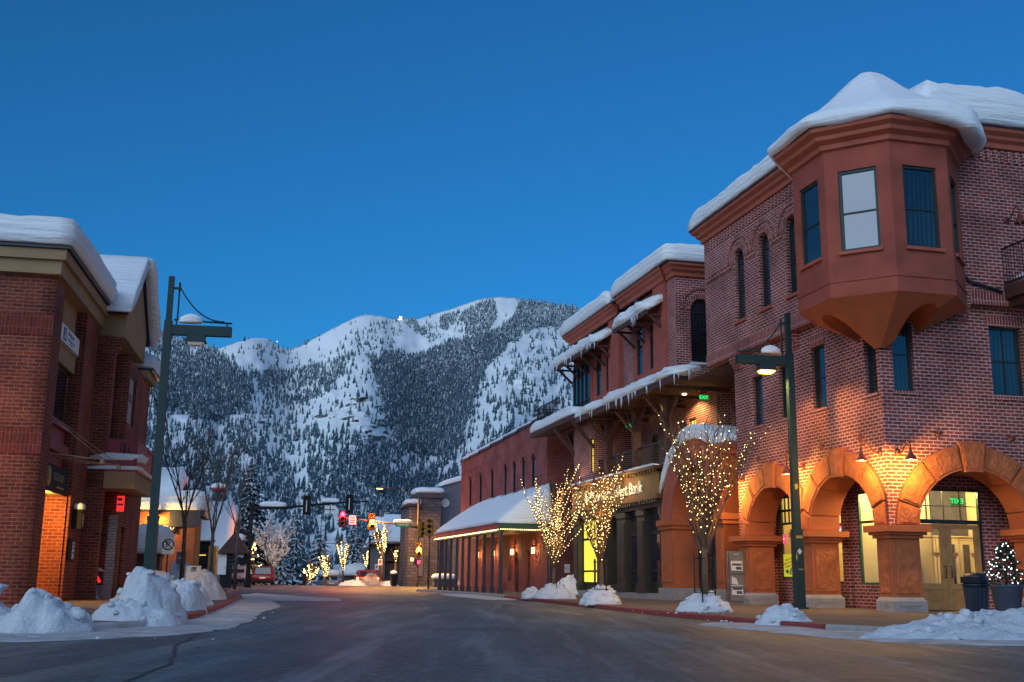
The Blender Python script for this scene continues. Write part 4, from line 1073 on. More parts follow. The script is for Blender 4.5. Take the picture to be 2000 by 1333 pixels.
def gooseneck(name, label, loc, rz, sc, power, group, col=(1.0,.62,.16), reach=.62):
    lit = power > .01
    t = thing(name, label, 'wall lamp', loc, rz, group)
    mb = MB(); mb.lathe([(.11, 0), (.11, .03), (.06, .05)], 14, (0,0,0)); me_ = mb
    mb.v = [(x, z, y) for x, y, z in mb.v]
    pts = [(0, 0, 0), (0, .10, 0), (0, .2*reach/.62+.04, .04), (0, reach*.62, .26), (0, reach*.86, .30), (0, reach, .2), (0, reach, .02)]
    mb.tube(pts, .022, 7); mb.build('arm', MT['copper'], t)
    s = MB(); s.lathe([(.03, .04), (.045, -.02), (.08, -.10), (.15, -.2), (.19, -.27)], 16, (0, reach, 0), cap=False); s.lathe([(.025, .04), (.04, -.02), (.075, -.10), (.145, -.2), (.185, -.268)], 16, (0, reach, 0), cap=False)
    sh = s.build('shade', MT['copper'], t)
    b = MB(); b.ball((0, reach, -.22), .062); b.build('bulb', MT['bulb'] if lit else MT['white'], sh)
    if lit: light('POINT', name+'_light', (0, reach+.04, -.46), power, col, t, shadow_soft_size=.06)
    return t
def onA(s, o, z): return OA+uR*s-vR*o+Vector((0,0,z))
RZS = RZ_R; RZX = RZ_R+R(90)
G1 = 'gooseneck lamps over the arcade'; G2 = 'gooseneck lamps over the bank sign'
WL = (1.0,.56,.10)
gooseneck('gooseneck_lamp', 'rust red gooseneck lamp lighting the brick left of the building corner', onA(.30, 0, 4.55), RZS, 1, 90, G1, WL)
gooseneck('gooseneck_lamp', 'rust red gooseneck lamp right of the building corner beside the big arch', onA(0, -.40, 4.52), RZX, 1, 120, G1, WL)
gooseneck('gooseneck_lamp', 'rust red gooseneck lamp between the two street arches, partly behind the lamp post', onA(4.8, 0, 4.55), RZS, 1, 90, G1, WL)
gooseneck('gooseneck_lamp', 'rust red gooseneck lamp at the end of the arcade near the bank portico', onA(9.3, 0, 4.5), RZS, 1, 90, G1, WL)
gooseneck('gooseneck_lamp', 'unlit gooseneck lamp high on the brick by the balcony', onA(-UP, -4.55, 11.9), RZX, 1, 0.001, 'unlit lamps', WL)
for s, l in ((30.0, 'far left, glowing beside the brick side wall'), (27.1, 'above the leaf emblem'), (24.1, 'above the middle of the sign'), (21.0, 'above the word Bank')):
    gooseneck('gooseneck_lamp', 'dark gooseneck lamp on the bank fascia, '+l, onA(s, .12, 5.74), RZS, 1, 48, G2, (1.0,.66,.22), .75)
# exit signs
def exit_sign(label, loc, rz, w=.42, back=False):
    t = thing('exit_sign', label, 'sign', loc, rz, 'green exit signs')
    mb = MB(); mb.box(-w/2, w/2, -.02, .02, -w*.28, w*.28); mb.build('panel', MT['exitdark'], t)
    put_text('letters', 'EXIT', w*.5, frame_mtx((0, .024, 0), (1,0,0) if back else (-1,0,0), (0,0,1)), MT['exit'], t, .004)
    return t
exit_sign('green exit sign under the gallery ceiling near the yellow window', onA(24.0, -1.0, 8.45), RZX)
exit_sign('green exit sign under the gallery ceiling by the inner corner', onA(16.2, -1.6, 8.72), RZX)
exit_sign('green exit sign seen reversed through the transom above the pine doors', onA(1.9, -3.62, 3.32), RZX, .46, back=True)
# snow on the bank
def snA(mb, l, name='roof_snow'):
    o = mb.build(name, MT['snow'], uv=False); o.location = OA; o.rotation_euler = (0,0,RZ_R); return tag(o, l, 'snow')
snA(snow_sweep([(22.1, .52, 14.55), (15.0, .52, 14.55), (15.0, -5, 14.55)], 0, .75, .2, 7.0, out=[(0,1,0), (-1,0,0)], back=2.2, lump=.5, taper=.8), 'thick snow bank on the upper cornice of the bank beside the arched window')
snA(snow_sweep([(30.8, .52, 14.40), (22.4, .52, 14.40)], 0, .75, .2, 8.0, out=[(0,1,0)], back=2.2, lump=.5, taper=.9), 'snow bank on the farther upper cornice of the bank')
snA(snow_sweep([(21.0, .80, 12.66), (16.5, .80, 12.66)], 0, .55, .28, 9.0, out=[(0,1,0)], back=.85, lump=1.7, taper=1.1, rise=.6), 'drooping snow on the pent roof over the near pair of upper bank windows')
snA(snow_sweep([(31.1, .80, 12.61), (23.4, .80, 12.61)], 0, .52, .28, 10.0, out=[(0,1,0)], back=.85, lump=1.7, taper=1.1, rise=.6), 'drooping snow on the pent roof over the far upper bank windows')
snA(snow_sweep([(26.3, 1.1, 9.04), (12.9, 1.1, 9.04)], 0, .42, .2, 11.0, out=[(0,1,0)], back=1.1, lump=1.7, taper=.9, rise=.2), 'ragged snow edge with icicles on the long timber canopy roof')
snA(snow_sweep([(35.2, 1.1, 9.33), (26.5, 1.1, 9.33)], 0, .55, .14, 12.0, out=[(0,1,0)], back=2.2, lump=1.0, taper=1.2), 'snow heaped on the low dark eave beside the terrace railing')
snA(snow_sweep([(17.4, .0, 4.5), (17.0, .0, 5.0), (16.4, 0, 5.62), (15.6, 0, 6.15), (14.7, 0, 6.5), (13.8, 0, 6.55), (12.9, 0, 6.42), (12.0, 0, 6.1), (10.8, 0, 6.06)], 0, .62, .16, 13.0, out=[(0,1,0)]*8, back=2.6, lump=.8, taper=2.2), 'snow draped over the arched top of the rose portico')
mb = snow_sweep([(30.2, .26, 5.80), (17.5, .26, 5.80)], 0, .12, .05, 14.0, out=[(0,1,0)], back=.25, lump=.8, taper=.2); snA(mb, 'thin line of snow along the ledge above the bank sign')
mb = MB()
for k in range(46):
    s = random.choice([random.uniform(10.8, 25.2)]*2+[random.uniform(17, 21), random.uniform(23, 31)]); 
    y, z = (1.2, 9.0) if s < 25.2 and random.random() < .6 else (.95, 12.6)
    if y < 1 and not (17 < s < 21 or 23 < s < 31): continue
    L = random.uniform(.15, .55); mb.tube([(s, y+.08, z), (s, y+.08, z-L*.6), (s, y+.08, z-L)], [.035, .02, .003], 5)
o = mb.build('icicle', MT['ice'], uv=False); o.location = OA; o.rotation_euler = (0,0,RZ_R); tag(o, 'row of small icicles hanging from the bank canopy and pent roofs', 'icicles', kind='stuff')
# ------------------------------------------------------------------ old red brick building with porch
RZ_C = R(90+A_C)
C = thing('old_brick_building', 'two storey dark red brick building with stepped parapet and row of narrow arched windows', 'building', OC, RZ_C)
w7 = [2.9, 5.1, 7.25, 9.5, 13.1, 16.5, 19.75]
def onC(s, o, z): return OC+uC*s-vC*o+Vector((0,0,z))
mb = MB(); hs = [arch(s-.36, s+.36, 6.28, 8.2, .34, 8) for s in w7]
LC = 23.0
gd = [rect(6.0, 7.0, 0, 2.5), rect(10.0, 10.9, .8, 2.6), rect(14.6, 15.5, .8, 2.6), rect(3.6, 4.4, .2, 2.6)]
steps = [(0, 10.45), (3.2, 10.35), (6.5, 10.25), (10, 10.15), (13.6, 10.05), (17, 9.95), (20, 9.88)]
top = []
for i, (s, z) in enumerate(steps): top += [(s, z), (steps[i+1][0] if i+1 < len(steps) else LC, z)]
mb.wall([(0, -.1), (LC, -.1)]+top[::-1], hs+gd, Ms(0), .25)
mb.add([(LC, 0, -.1),(LC, -10, -.1),(LC, -10, 9.9),(LC, 0, 9.9)], [(0,1,2,3)])
mb.build('wall', MT['brick_old'], C)
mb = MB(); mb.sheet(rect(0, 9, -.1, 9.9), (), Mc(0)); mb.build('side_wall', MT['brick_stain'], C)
mb = MB()
for i, (s, z) in enumerate(steps):
    e = steps[i+1][0] if i+1 < len(steps) else LC
    mb.box(s-.1, e-.1, -.35, .14, z+.002, z+.14)
mb.box(-.15, .3, -.3, .16, 10.0, 10.75); mb.box(-.1, .3, -9, -.36, 9.902, 10.02)
mb.build('coping', MT['flash'], C)
mb = MB(); mb.box(.3, LC-.1, -9, -.35, 9.3, 9.6); mb.build('roof', MT['snow'], C)
mb = MB()
for s in w7: hood(mb, s, 8.2, .36, .54, .34, Ms(0), -.05, .06); mb.box(s-.06, s+.06, 0, .09, 8.72, 8.95)
for k in range(26):
    mb.box(1.2+k*.84, 1.32+k*.84, 0, .05, 9.25-.02*k, 9.5-.02*k); 
    if k % 2: mb.box(1.2+k*.84, 1.32+k*.84, 0, .05, 8.9-.02*k, 9.1-.02*k)
mb.build('brick_trim', MT['brick_old'], C)
for h in hs: window(C, Ms(0), h, 1, 2, MT['black'], MT['glass_store'], .06, .09)
for h in gd[1:]: window(C, Ms(0), h, 1, 2, MT['wood_dark'], MT['glass'], .08, .2)
mb = MB(); mb.obox(Ms(-.15), 6.0, 7.0, 0, 2.5, -.05, .02); mb.obox(Ms(-.12), 6.1, 6.9, .3, 1.2, -.02, .01); d_ = mb.build('door', MT['wood_dark'], C)
# porch: posts, beam, roof
mb = MB(); ps = [-.77, 1.17, 3.13, 5.03, 7.13, 8.92, 10.68, 12.53, 14.18, 16.02]
for s in ps:
    p = MB(); p.box(s-.085, s+.085, 2.95, 3.12, -.05, 3.6); p.box(s-.13, s+.13, 2.9, 3.17, -.05, .35); p.build('post', MT['flash'], C)
p = MB(); p.box(-.75, -.5, -.2, .05, -.05, 6.35); p.build('corner_post', MT['flash'], C)
mb = MB(); mb.box(-1.25, 16.9, 3.18, 3.3, 3.66, 3.95); mb.build('eave_board', MT['redtrim'], C)
mb = MB(); mb.box(-1.27, -1.15, .05, 3.32, 3.66, 3.96); mb.box(-1.0, 16.5, 2.9, 3.16, 3.45, 3.64); mb.build('end_board', MT['greentrim'], C)
mb = MB(); ridge0, ridge1 = -.6, 15.2
mb.add([(-1.2, 3.25, 3.95),(16.9, 3.25, 3.95),(ridge1+.6, .02, 5.9),(ridge0, .02, 5.9),(-1.2, .02, 3.95),(16.9, .02, 3.95)], [(0,1,2,3),(0,3,4),(1,5,2)]); mb.build('porch_roof', MT['flash'], C)
mb = MB(); mb.add([(-1.1, .02, 3.64),(16.8, .02, 3.64),(16.8, 3.15, 3.64),(-1.1, 3.15, 3.64)], [(0,1,2,3)]); mb.build('porch_ceiling', MT['wood_soffit'], C)
for i, s in enumerate((7.0, 11.9, 16.4, 2.2)):
    t = thing('porch_lantern', ['glowing lantern beside the long wooden porch sign', 'glowing lantern in the middle of the porch wall', 'glowing lantern near the far end of the porch', 'glowing lantern near the porch corner post behind the lit tree'][i], 'lantern', onC(s, .02, 2.5), RZ_C, 'lanterns on the porch wall')
    b = MB(); b.box(-.03, .03, 0, .12, .28, .33); b.box(-.13, .13, .06, .3, .26, .3); b.box(-.1, .1, .08, .28, -.2, -.16); b.build('bracket', MT['iron'], t)
    g = MB(); g.box(-.085, .085, .1, .26, -.155, .2); g.build('glass', MT['lantern'], t)
    light('POINT', 'lantern_light', (0, .42, .02), 34, (1.0,.55,.16), t, shadow_soft_size=.08)
t = thing('wooden_sign', 'tall narrow wooden sign hanging on the porch wall between lanterns', 'sign', onC(8.15, .02, 1.7), RZ_C); mb = MB()
mb.lathe([(.2, -.95), (.24, -.8), (.24, .75), (.14, .95)], 10, (0, .06, 0), sy=.25); mb.build('board', MT['brownwood'], t)
# no-parking style notice on the side wall
t = thing('parking_notice', 'small white and red notice on the stained brick side wall', 'sign', onC(-.01, -1.25, 1.45), RZ_C+R(90)); mb = MB(); mb.box(-.17, .17, 0, .015, -.25, .25); mb.build('panel', MT['white'], t)
put_text('lettering', 'NO\nPARKING', .085, frame_mtx((0, .017, .02), (-1,0,0), (0,0,1)), MT['redsign'], t, .002)
# porch snow
rings = []
NP = 70
mb = MB()
for i in range(NP+1):
    s = -1.3+18.3*i/NP; e = min(1, .35+(min(s+1.3, 17-s))/1.1)
    top = 6.02-.06*noise.noise(Vector((s*.5, 3, 0)))
    hip = min(1, max(0, (s+1.35)/.75), 1 if s < 15.6 else max(0, (17.1-s)/1.5))
    rg = []
    for k in range(13):
        q = k/12
        y = 3.42-(3.40)*q
        z = 3.95+(top-3.95)*min(q, hip*1.0 if q > hip else q)
        th = .42*e*math.sin(PI*min(1, .16+q*.9)*.5+.2)*(1+.18*noise.noise(Vector((s*.7, q*3, 2))))
        if k == 0: th = .03
        if k == 1: th *= .8
        rg.append((s, y+.05*noise.noise(Vector((s*1.5, q*2, 9))), z+th))
    rg += [(s, .02, 3.96), (s, 3.3, 3.96)]
    rings.append(rg)
mb.loft(rings, 0, True)
o = mb.build('porch_snow', MT['snow'], uv=False); o.location = OC; o.rotation_euler = (0,0,RZ_C); tag(o, 'deep sloping snow on the long porch roof of the old brick building', 'snow')
mb = snow_sweep([(LC, -.1, 10.0), (.2, -.1, 10.5)], 0, .32, .05, 21, out=[(0,1,0)], back=1.2, lump=1.0, taper=.3); o = mb.build('roof_snow', MT['snow'], uv=False); o.location = OC; o.rotation_euler = (0,0,RZ_C); tag(o, 'low snow line behind the stepped parapet of the old brick building', 'snow')
# eave lights
t = thing('eave_lights', 'string of warm lights along the porch eave', 'string lights', onC(0, 3.3, 3.62), RZ_C); mb = MB(); mb.tube([(-1.25, .03, 0), (16.9, .03, 0)], .01, 4); mb.tube([(-1.3, .03, 0), (-1.3, -3.2, .05)], .01, 4); mb.build('cord', MT['iron'], t)
b0 = None
for k in range(96):
    if k < 72: p = (-1.2+k*.251, .05+.02*(k % 2), -.03-.02*(k % 3))
    else: p = (-1.32, -.1-(k-72)*.13, -.02)
    if b0 is None:
        m_ = MB(); m_.ball((0,0,0), .03, 0, 6, 4); b0 = m_.build('bulb', MT['fairy'], t, uv=False); b0.location = p
    else:
        c_ = b0.copy(); COL.objects.link(c_); c_.location = p
# ------------------------------------------------------------------ stone building beyond the crossing
def fwd(x, Y): return Vector((x, Y, 0))
Dd = thing('stone_corner_building', 'grey building with rubble stone piers beyond the crossing', 'building', (-9.3, 103, 0), R(13))
mb = MB(); mb.box(0, .8, 0, 6, -.5, 7.3); mb.box(.8, 3.0, .4, 6, -.5, 8.1); mb.box(1.5, 2.7, -.1, .4, -.5, 4.6); mb.build('wall', MT['stone'], Dd)
mb = MB(); mb.box(3.0, 14, 1.4, 9, -.5, 9.3); mb.box(.85, 1.45, .3, .4, 1.0, 4.4); 
mb.prism([(3.0, 1.4, 9.3), (14, 1.4, 12.4), (14, 1.4, 9.3)], (0, 7, 0)); mb.build('upper_wall', MT['grey'], Dd)
mb = MB(); mb.box(-.2, 1.0, -.2, 6, 7.302, 7.5); mb.box(.75, 3.2, .2, 6, 8.102, 8.55); mb.build('cap', MT['greyd'], Dd)
for x, w, z in ((3.6, .5, 4.9), (4.7, .8, 5.1)):
    ww = window(Dd, lambda a, b, d: (a, 1.4-d, b), arch(x-w/2, x+w/2, 3.6, z, w/2, 8), 1, 2, MT['greyd'], MT['glass'], .06, .05)
for x in (1.15, 1.35): window(Dd, lambda a, b, d: (a, .4-d, b), rect(x-.09, x+.09, 5.2, 6.2), 1, 2, MT['greyd'], MT['glass'], .03, .02)
mb = MB(); mb.lathe([(.42, 0), (.42, .05), (.3, .06)], 24, (0,0,0)); mb.v = [(x+3.55, 1.38-z, y+7.75) for x, y, z in mb.v]; mb.build('round_emblem', MT['white'], Dd)
def cap_snow(name, label, loc, rz, lx, ly, h, seed, n=40):
    mb = MB(); rings = []
    for (f, zz) in ((.97, 0), (1.05, .12), (1.08, .4), (1.02, .72), (.85, .93), (.5, 1.02), (.1, 1.05)):
        rg = []
        for k in range(n):
            a = 2*PI*k/n; ca, sa = math.cos(a), math.sin(a); sq = 1/max(abs(ca), abs(sa)); sq = .72*sq+.28*1.12
            rg.append((lx/2*f*ca*sq+.05*noise.noise(Vector((ca*2, sa*2, seed))), ly/2*f*sa*sq, zz*h*(1+.15*noise.noise(Vector((ca*1.5+zz, sa*1.5, seed+3))))))
        rings.append(rg)
    mb.loft(rings, 0, True); o = mb.build(name, MT['snow'], uv=False); o.location = loc; o.rotation_euler = (0,0,rz); return tag(o, label, 'snow')
Rd = Matrix.Rotation(R(13), 3, 'Z'); pd = lambda x, y, z: Vector((-9.3, 103, 0))+Rd @ Vector((x, y, z))
cap_snow('cap_snow', 'snow pillow on the low stone pier beyond the crossing', pd(.4, 1.5, 7.5), R(13), 1.3, 3.5, .5, 1)
cap_snow('cap_snow', 'snow pillow on the taller stone pier beyond the crossing', pd(1.95, 2.2, 8.55), R(13), 2.6, 4, .6, 2)
mb = snow_sweep([(3.0, 1.3, 9.3), (14, 1.3, 12.4)], 0, .5, .15, 31, out=[(0,-1,0)], back=3, lump=.6); o = mb.build('roof_snow', MT['snow'], uv=False); o.location = (-9.3, 103, 0); o.rotation_euler = (0,0,R(13)); tag(o, 'snow on the rising grey gable behind the stone piers', 'snow')
# ------------------------------------------------------------------ brown gabled building further on
Ee = thing('gabled_timber_building', 'brown timber clad building with snowy gable roof behind a lit tree', 'building', (-15.6, 124, 0), R(13))
mb = MB(); mb.box(0, 1.9, 0, 8, -2, 4.6); mb.build('wall', MT['grey'], Ee)
mb = MB(); mb.box(1.9, 12, .5, 8, -2, 4.9); mb.prism([(.2, -.3, 4.2), (1.6, -.3, 4.2), (.9, -.3, 6.3)], (0, .4, 0)); mb.build('timber_wall', MT['brownwood'], Ee)
mb = MB(); mb.box(1.85, 5, -.05, .5, 2.6, 2.75); mb.build('ledge', MT['wood_dark'], Ee)
window(Ee, lambda a, b, d: (a, 0-d, b), rect(1.35, 1.7, 2.2, 4.2), 1, 2, MT['greyd'], MT['glass_lit'], .05, .02)
mb = MB(); 
mb.add([(-.2, -1.0, 4.6),(12, -1.0, 4.6),(12, 3, 7.6),(1.0, 3, 7.6),(.6, 3, 7.0)], [(0,1,2,3,4)])
mb.prism([(1.4, -1.2, 4.7), (12, -1.2, 4.75), (12, 3.2, 7.4), (2.0, 3.2, 7.4)], (0, 0, .5)); mb.prism([(5, 3, 7.9), (14, 3, 8.1), (14, 6, 9.2), (7, 6, 9.2)], (0, 0, .5))
mb.prism([(-.2, -.9, 4.1), (.9, -.9, 6.6), (2.0, -.9, 4.1), (1.8, -.9, 4.1), (.9, -.9, 6.25), (0, -.9, 4.1)], (0, 5, 0)); mb.build('snowy_roof', MT['snow'], Ee)
# ------------------------------------------------------------------ left brick building
RZ_L = R(A_L-90)
L = thing('brick_balcony_building', 'deep red brick building with beige beams, gable and maroon balcony on the left corner', 'building', OL, RZ_L)
def Ml(y=0.0): return lambda a, b, d: (-a, y+d, b)
def Mlc(s=0.0): return lambda a, b, d: (-s+d, a, b)
def onL(s, o, z): return OL+uL*s+vL*o+Vector((0,0,z))
mb = MB()
mb.sheet(rect(-14, .1, -.1, 9.15), (), Mlc(-.6))
mb.box(-.5, .6, -.3, .1, -.1, 9.15)                     # near pilaster
mb.box(-6.3, -3.95, -.3, .0, -.1, 9.15); mb.box(-6.2, -4.05, 0, .1, -.1, 9.15)
mb.box(-4.0, -.4, -1.35, -1.2, -.1, 3.3); mb.box(-.55, -.5, -1.3, -.3, -.1, 3.3); mb.box(-4.0, -3.95, -1.3, -.3, -.1, 3.3)
mb.box(-6.75, -6.3, -.3, .66, -.1, 8.9)
mb.box(-8.05, -6.75, -.3, -.05, -.1, 8.9)
mb.wall(rect(8.0, 13.4, -.1, 8.4), [rect(8.2, 9.8, 6.15, 7.95), rect(8.9, 9.9, .05, 2.5)], Ml(.95), .2)
mb.sheet(rect(-.1, .95, -.1, 8.6), (), Mlc(8.0))
mb.sheet(rect(-6, .95, -.1, 8.6), (), Mlc(13.4)); mb.add([(-13.4, -6, -.1), (-13.4, .95, -.1), (-13.4, .95, 8.4), (-13.4, -6, 8.4)], [(0,1,2,3)])
for k in range(6): mb.box(-6.72+.03*k, -6.33, .0, .70+.05*k, 8.25+.1*k, 8.345+.1*k)
mb.build('wall', MT['brick_left'], L)
mb = MB(); mb.obox(Mlc(-.6), -14, .1, 4.05, 4.75, 0, .03); mb.obox(Mlc(-.6), -14, .1, 7.4, 8.0, 0, .03)
mb.build('soldier_band', brick('left_soldier_brick', (.26,.04,.026), (.17,.028,.022), (.24,.09,.075), .33, .105, .012, soldier=True), L)
mb = MB()
mb.box(-3.95, -.5, -.35, -.22, 7.08, 9.15); mb.box(-3.95, -.5, -.35, -.12, 7.08, 7.62); mb.box(-3.95, -.5, -.3, -.08, 7.6, 7.66)
# entablature beam along street and crossing fronts
for z0, z1, o in ((9.15, 9.55, .22), (9.55, 9.85, .34)):
    mb.box(-6.35, .6+o, -.3, o, z0, z1); mb.box(.3, .6+o, -14, -.3, z0, z1)
mb.box(-11.2, -6.3, -.2, .95, 8.86, 9.72)
mb.prism([(-6.25, .95, 9.72), (-11.3, .95, 9.72), (-11.3, .95, 9.9), (-8.8, .95, 11.9), (-6.25, .95, 9.9)], (0, -.2, 0))
mb.build('beige_beam', MT['beige'], L)
mb = MB(); mb.box(-13.5, -11.2, -.3, 1.15, 8.3, 8.6); mb.build('eave_beam', MT['beige'], L)
mb = MB(); mb.box(-10.6, -6.3, -.05, 1.66, 3.66, 4.22); mb.build('balcony_slab', MT['beige'], L)
mb = MB(); mb.box(-3.95, -.5, -1.25, -.02, 3.22, 3.3); mb.build('recess_soffit', MT['beige'], L)
mb = MB()
mb.box(-6.4, 1.02, -.3, .44, 9.86, 9.98); mb.box(.5, 1.02, -14, -.3, 9.86, 9.98)
mb.prism([(-6.05, 1.05, 9.62), (-8.8, 1.05, 12.0), (-8.8, 1.05, 12.14), (-5.9, 1.05, 9.7)], (0, -4, 0)); mb.prism([(-11.6, 1.05, 9.62), (-8.8, 1.05, 12.0), (-8.8, 1.05, 12.14), (-11.75, 1.05, 9.7)], (0, -4, 0))
mb.box(-13.7, -11.3, -.3, 1.3, 8.6, 8.72)
mb.build('roof', MT['flash'], L)
# windows
mb = MB(); mb.obox(Ml(-.3), .5, 3.95, 5.3, 5.4, -.05, .05); mb.obox(Ml(-.3), .5, 3.95, 7.0, 7.08, -.05, .02); mb.obox(Ml(-.3), 2.2, 2.28, 5.4, 7.0, -.05, .02)
w_ = mb.build('window', MT['flash'], L); g = MB(); g.sheet(rect(.5, 3.95, 5.4, 7.0), (), Ml(-.33)); g.build('pane', MT['glass_store'], w_)
MT['blind'] = plain('pale_window_blind', (.42,.36,.34), .8, .1)
w_ = window(L, Ml(.95), rect(8.2, 9.8, 6.15, 7.95), 1, 2, MT['flash'], MT['blind'], .06, .1)
put_text('lettering', 'FOR', .3, frame_mtx((-9.2, .87, 7.3), (1,0,0), (0,0,1)) if False else Matrix(((-1,0,0,-9.1),(0,0,1,.866),(0,1,0,7.2),(0,0,0,1))), MT['redsign'], w_, .003)
window(L, Ml(.95), rect(8.9, 9.9, .05, 2.5), 1, 1, MT['wood_dark'], MT['glass_lit'], .22, .15)
# maroon rails in the upper opening
mb = MB(); mb.box(-3.95, -.5, -.2, -.05, 5.18, 5.36); mb.box(-3.95, -.5, -.2, -.05, 4.42, 4.72); mb.box(-3.95, -.5, -.24, -.22, 4.0, 5.3); mb.build('opening_rail', MT['redrail'], L)
# balcony
mb = MB(); mb.box(-10.65, -6.3, -.05, 1.72, 4.225, 4.30)
mb.box(-10.6, -6.32, 1.56, 1.66, 5.2, 5.32); mb.box(-6.42, -6.32, 0, 1.56, 5.2, 5.32); mb.box(-10.6, -6.32, 1.6, 1.64, 4.36, 5.2)
mb.box(-6.40, -6.34, .0, 1.1, 4.36, 5.2); mb.box(-6.42, -6.32, 1.1, 1.56, 4.36, 4.62)
for k in range(3): mb.box(-6.41, -6.33, 1.14+k*.15, 1.2+k*.15, 4.62, 5.2)
mb.box(-6.44, -6.32, 1.54, 1.68, 4.3, 5.4); mb.box(-10.62, -10.48, 1.54, 1.68, 4.3, 5.4)
mb.build('balcony_railing', MT['redrail'], L)
# lamp under the soffit of the doorway recess
mb = MB(); mb.box(-3.9, -.55, -.5, -.06, 3.19, 3.215); mb.build('soffit_trim', MT['beige'], L)
mb = MB(); mb.lathe([(.1, 0), (.11, .03)], 12, (-1.9, -.7, 3.18)); mb.build('soffit_lamp', MT['bulb'], L)
light('POINT', 'recess_light', (-1.9, -.66, 3.05), 300, (1.0,.58,.13), L, shadow_soft_size=.1)
mb = MB(); mb.box(-3.9, -.55, -1.19, -.95, -.05, .34); mb.build('recess_ledge', MT['beige'], L)
# pale brick strip and lit red sign under the balcony
MT['brick_pale'] = brick('pale_painted_brick', (.52,.48,.42), (.42,.38,.33), (.25,.2,.17), .28, .1, .014)
mb = MB(); mb.obox(Mlc(7.95), .66, .96, .45, 2.85, -.05, .02); mb.build('pale_brick_strip', MT['brick_pale'], L)
mb = MB(); mb.obox(Mlc(7.95), -.05, .95, -.05, .45, -.05, .05); mb.build('door_step', MT['concrete'], L)
t = thing('red_lit_sign', 'small glowing red sign under the maroon balcony', 'sign', onL(7.9, 1.02, 3.24), RZ_L); mb = MB(); mb.box(-.04, .04, -.12, .12, -.27, .27); mb.build('panel', MT['neon'], t)
mb = MB(); mb.box(.041, .046, -.1, .1, -.06, .0); mb.box(.041, .046, -.1, .05, .1, .2); mb.build('lettering', MT['redsign'], t)
# signs on the facade
t = thing('office_sign', 'white office sign with a purple block under the beige beam', 'sign', onL(2.3, -.08, 7.95), RZ_L); mb = MB(); mb.box(-1.72, 1.65, -.03, .03, -.27, .25); mb.build('panel', MT['white'], t)
MT['signpurple'] = plain('purple_sign_ink', (.07,.05,.22), .5, .05)
mb = MB(); mb.box(.35, .78, .031, .036, -.2, .19); mb.build('emblem', MT['signpurple'], t)
ml2 = lambda x, z: Matrix(((-1,0,0,x),(0,0,1,.033),(0,1,0,z),(0,0,0,1)))
mb = MB()
for x0, x1, z0, z1 in ((-.02,.16,.06,.18),(-.3,-.12,.02,.16),(-.62,-.4,.04,.14),(.0,.2,-.12,-.04),(-.42,-.1,-.12,-.05),(-.8,-.5,-.1,-.05),(-.55,-.1,-.19,-.15)): mb.box(x0-.1, x1-.1, .031, .035, z0, z1)
mb.build('lettering', MT['signpurple'], t)
mb = MB(); mb.ball((.56, .04, .06), .08); mb.box(.46, .66, .036, .042, -.14, -.03); mb.build('figure', MT['white'], t)
t = thing('shop_sign', 'black shop sign with round yellow emblem above the lit brick recess', 'sign', onL(2.15, -.05, 3.6), RZ_L); mb = MB(); mb.box(-1.72, 1.62, -.05, .05, -.38, .38); mb.build('board', MT['black'], t)
MT['gold'] = plain('gold_sign_paint', (.35,.27,.06), .5, .1); MT['goldg'] = plain('sage_sign_paint', (.18,.20,.10), .5, .1)
mb = MB(); mb.lathe([(.28, 0), (.3, .015), (.3, .03)], 24, (0,0,0)); mb.lathe([(.12, .031), (.11, .05)], 16, (0,0,0)); mb.v = [(x+1.1, .05+z, y) for x, y, z in mb.v]; mb.build('emblem', MT['gold'], t)
put_text('lettering', 'ROSE BUD', .32, ml2(-.38, .05), MT['goldg'], t, .006)
for ch in t.children[-1:]: ch.location.y = .02
mb = MB(); mb.box(-.2, -1.2, .05, .053, -.26, -.2); mb.build('underline', MT['goldg'], t)
t = thing('sign_floodlights', 'two thin braced arms with small floodlights over the black shop sign', 'floodlight', onL(1.4, .0, 4.12), RZ_L)
mb = MB()
for x, y1 in ((.95, 1.55), (-.65, 1.75)):
    mb.tube([(x, -.05, .08), (x-.15, y1, -.06)], .018, 5); mb.tube([(x-.35, -.05, .0), (x-.15, y1, -.06)], .014, 5)
    mb.tube([(x+.3, -.1, 1.25), (x-.15, y1, -.04)], .012, 5)
mb.build('arm', MT['beige'], t)
for x, y1 in ((.95, 1.55), (-.65, 1.75)):
    b = MB(); b.bar((x-.28, y1, -.13), (x+.0, y1, -.13), .1, .12); b.build('lamp_head', MT['beige'], t)
t = thing('wall_lantern', 'unlit black wall lantern with a snow cap on the brick pilaster', 'lantern', onL(4.7, .1, 2.55), RZ_L); mb = MB(); mb.box(-.2, .2, 0, .3, -.32, .22); mb.box(-.24, .24, 0, .34, .22, .28); mb.build('body', MT['black'], t)
mb = MB(); mb.box(-.14, .14, .301, .306, -.25, .16); mb.build('glass', MT['iron'], t)
cap_snow('cap_snow', 'tiny snow cap on the unlit wall lantern', onL(4.7, .27, 2.83), RZ_L, .42, .3, .2, 5, 20)
t = thing('notice_board', 'black notice board with a white sheet on the brick pilaster', 'notice', onL(4.65, .1, 1.55), RZ_L); mb = MB(); mb.box(-.42, .45, 0, .06, -.33, .33); mb.build('board', MT['black'], t); mb = MB(); mb.box(-.38, -.02, .061, .067, -.27, .27); mb.build('sheet', MT['white'], t)
mb = MB()
for z in (.16, .04, -.1): mb.box(-.34, -.1, .068, .07, z, z+.05)
mb.build('lettering', MT['greyd'], t)
t = thing('lit_banner', 'slanted glowing red strip with a pale foot leaning by the doorway', 'banner', onL(7.2, .55, 0), RZ_L)
mb = MB(); mb.tube([(.0, -.35, 1.75), (0, -.2, 1.1), (0, .12, .55)], [.02, .045, .05], 8); mb.build('strip', MT['neon'], t)
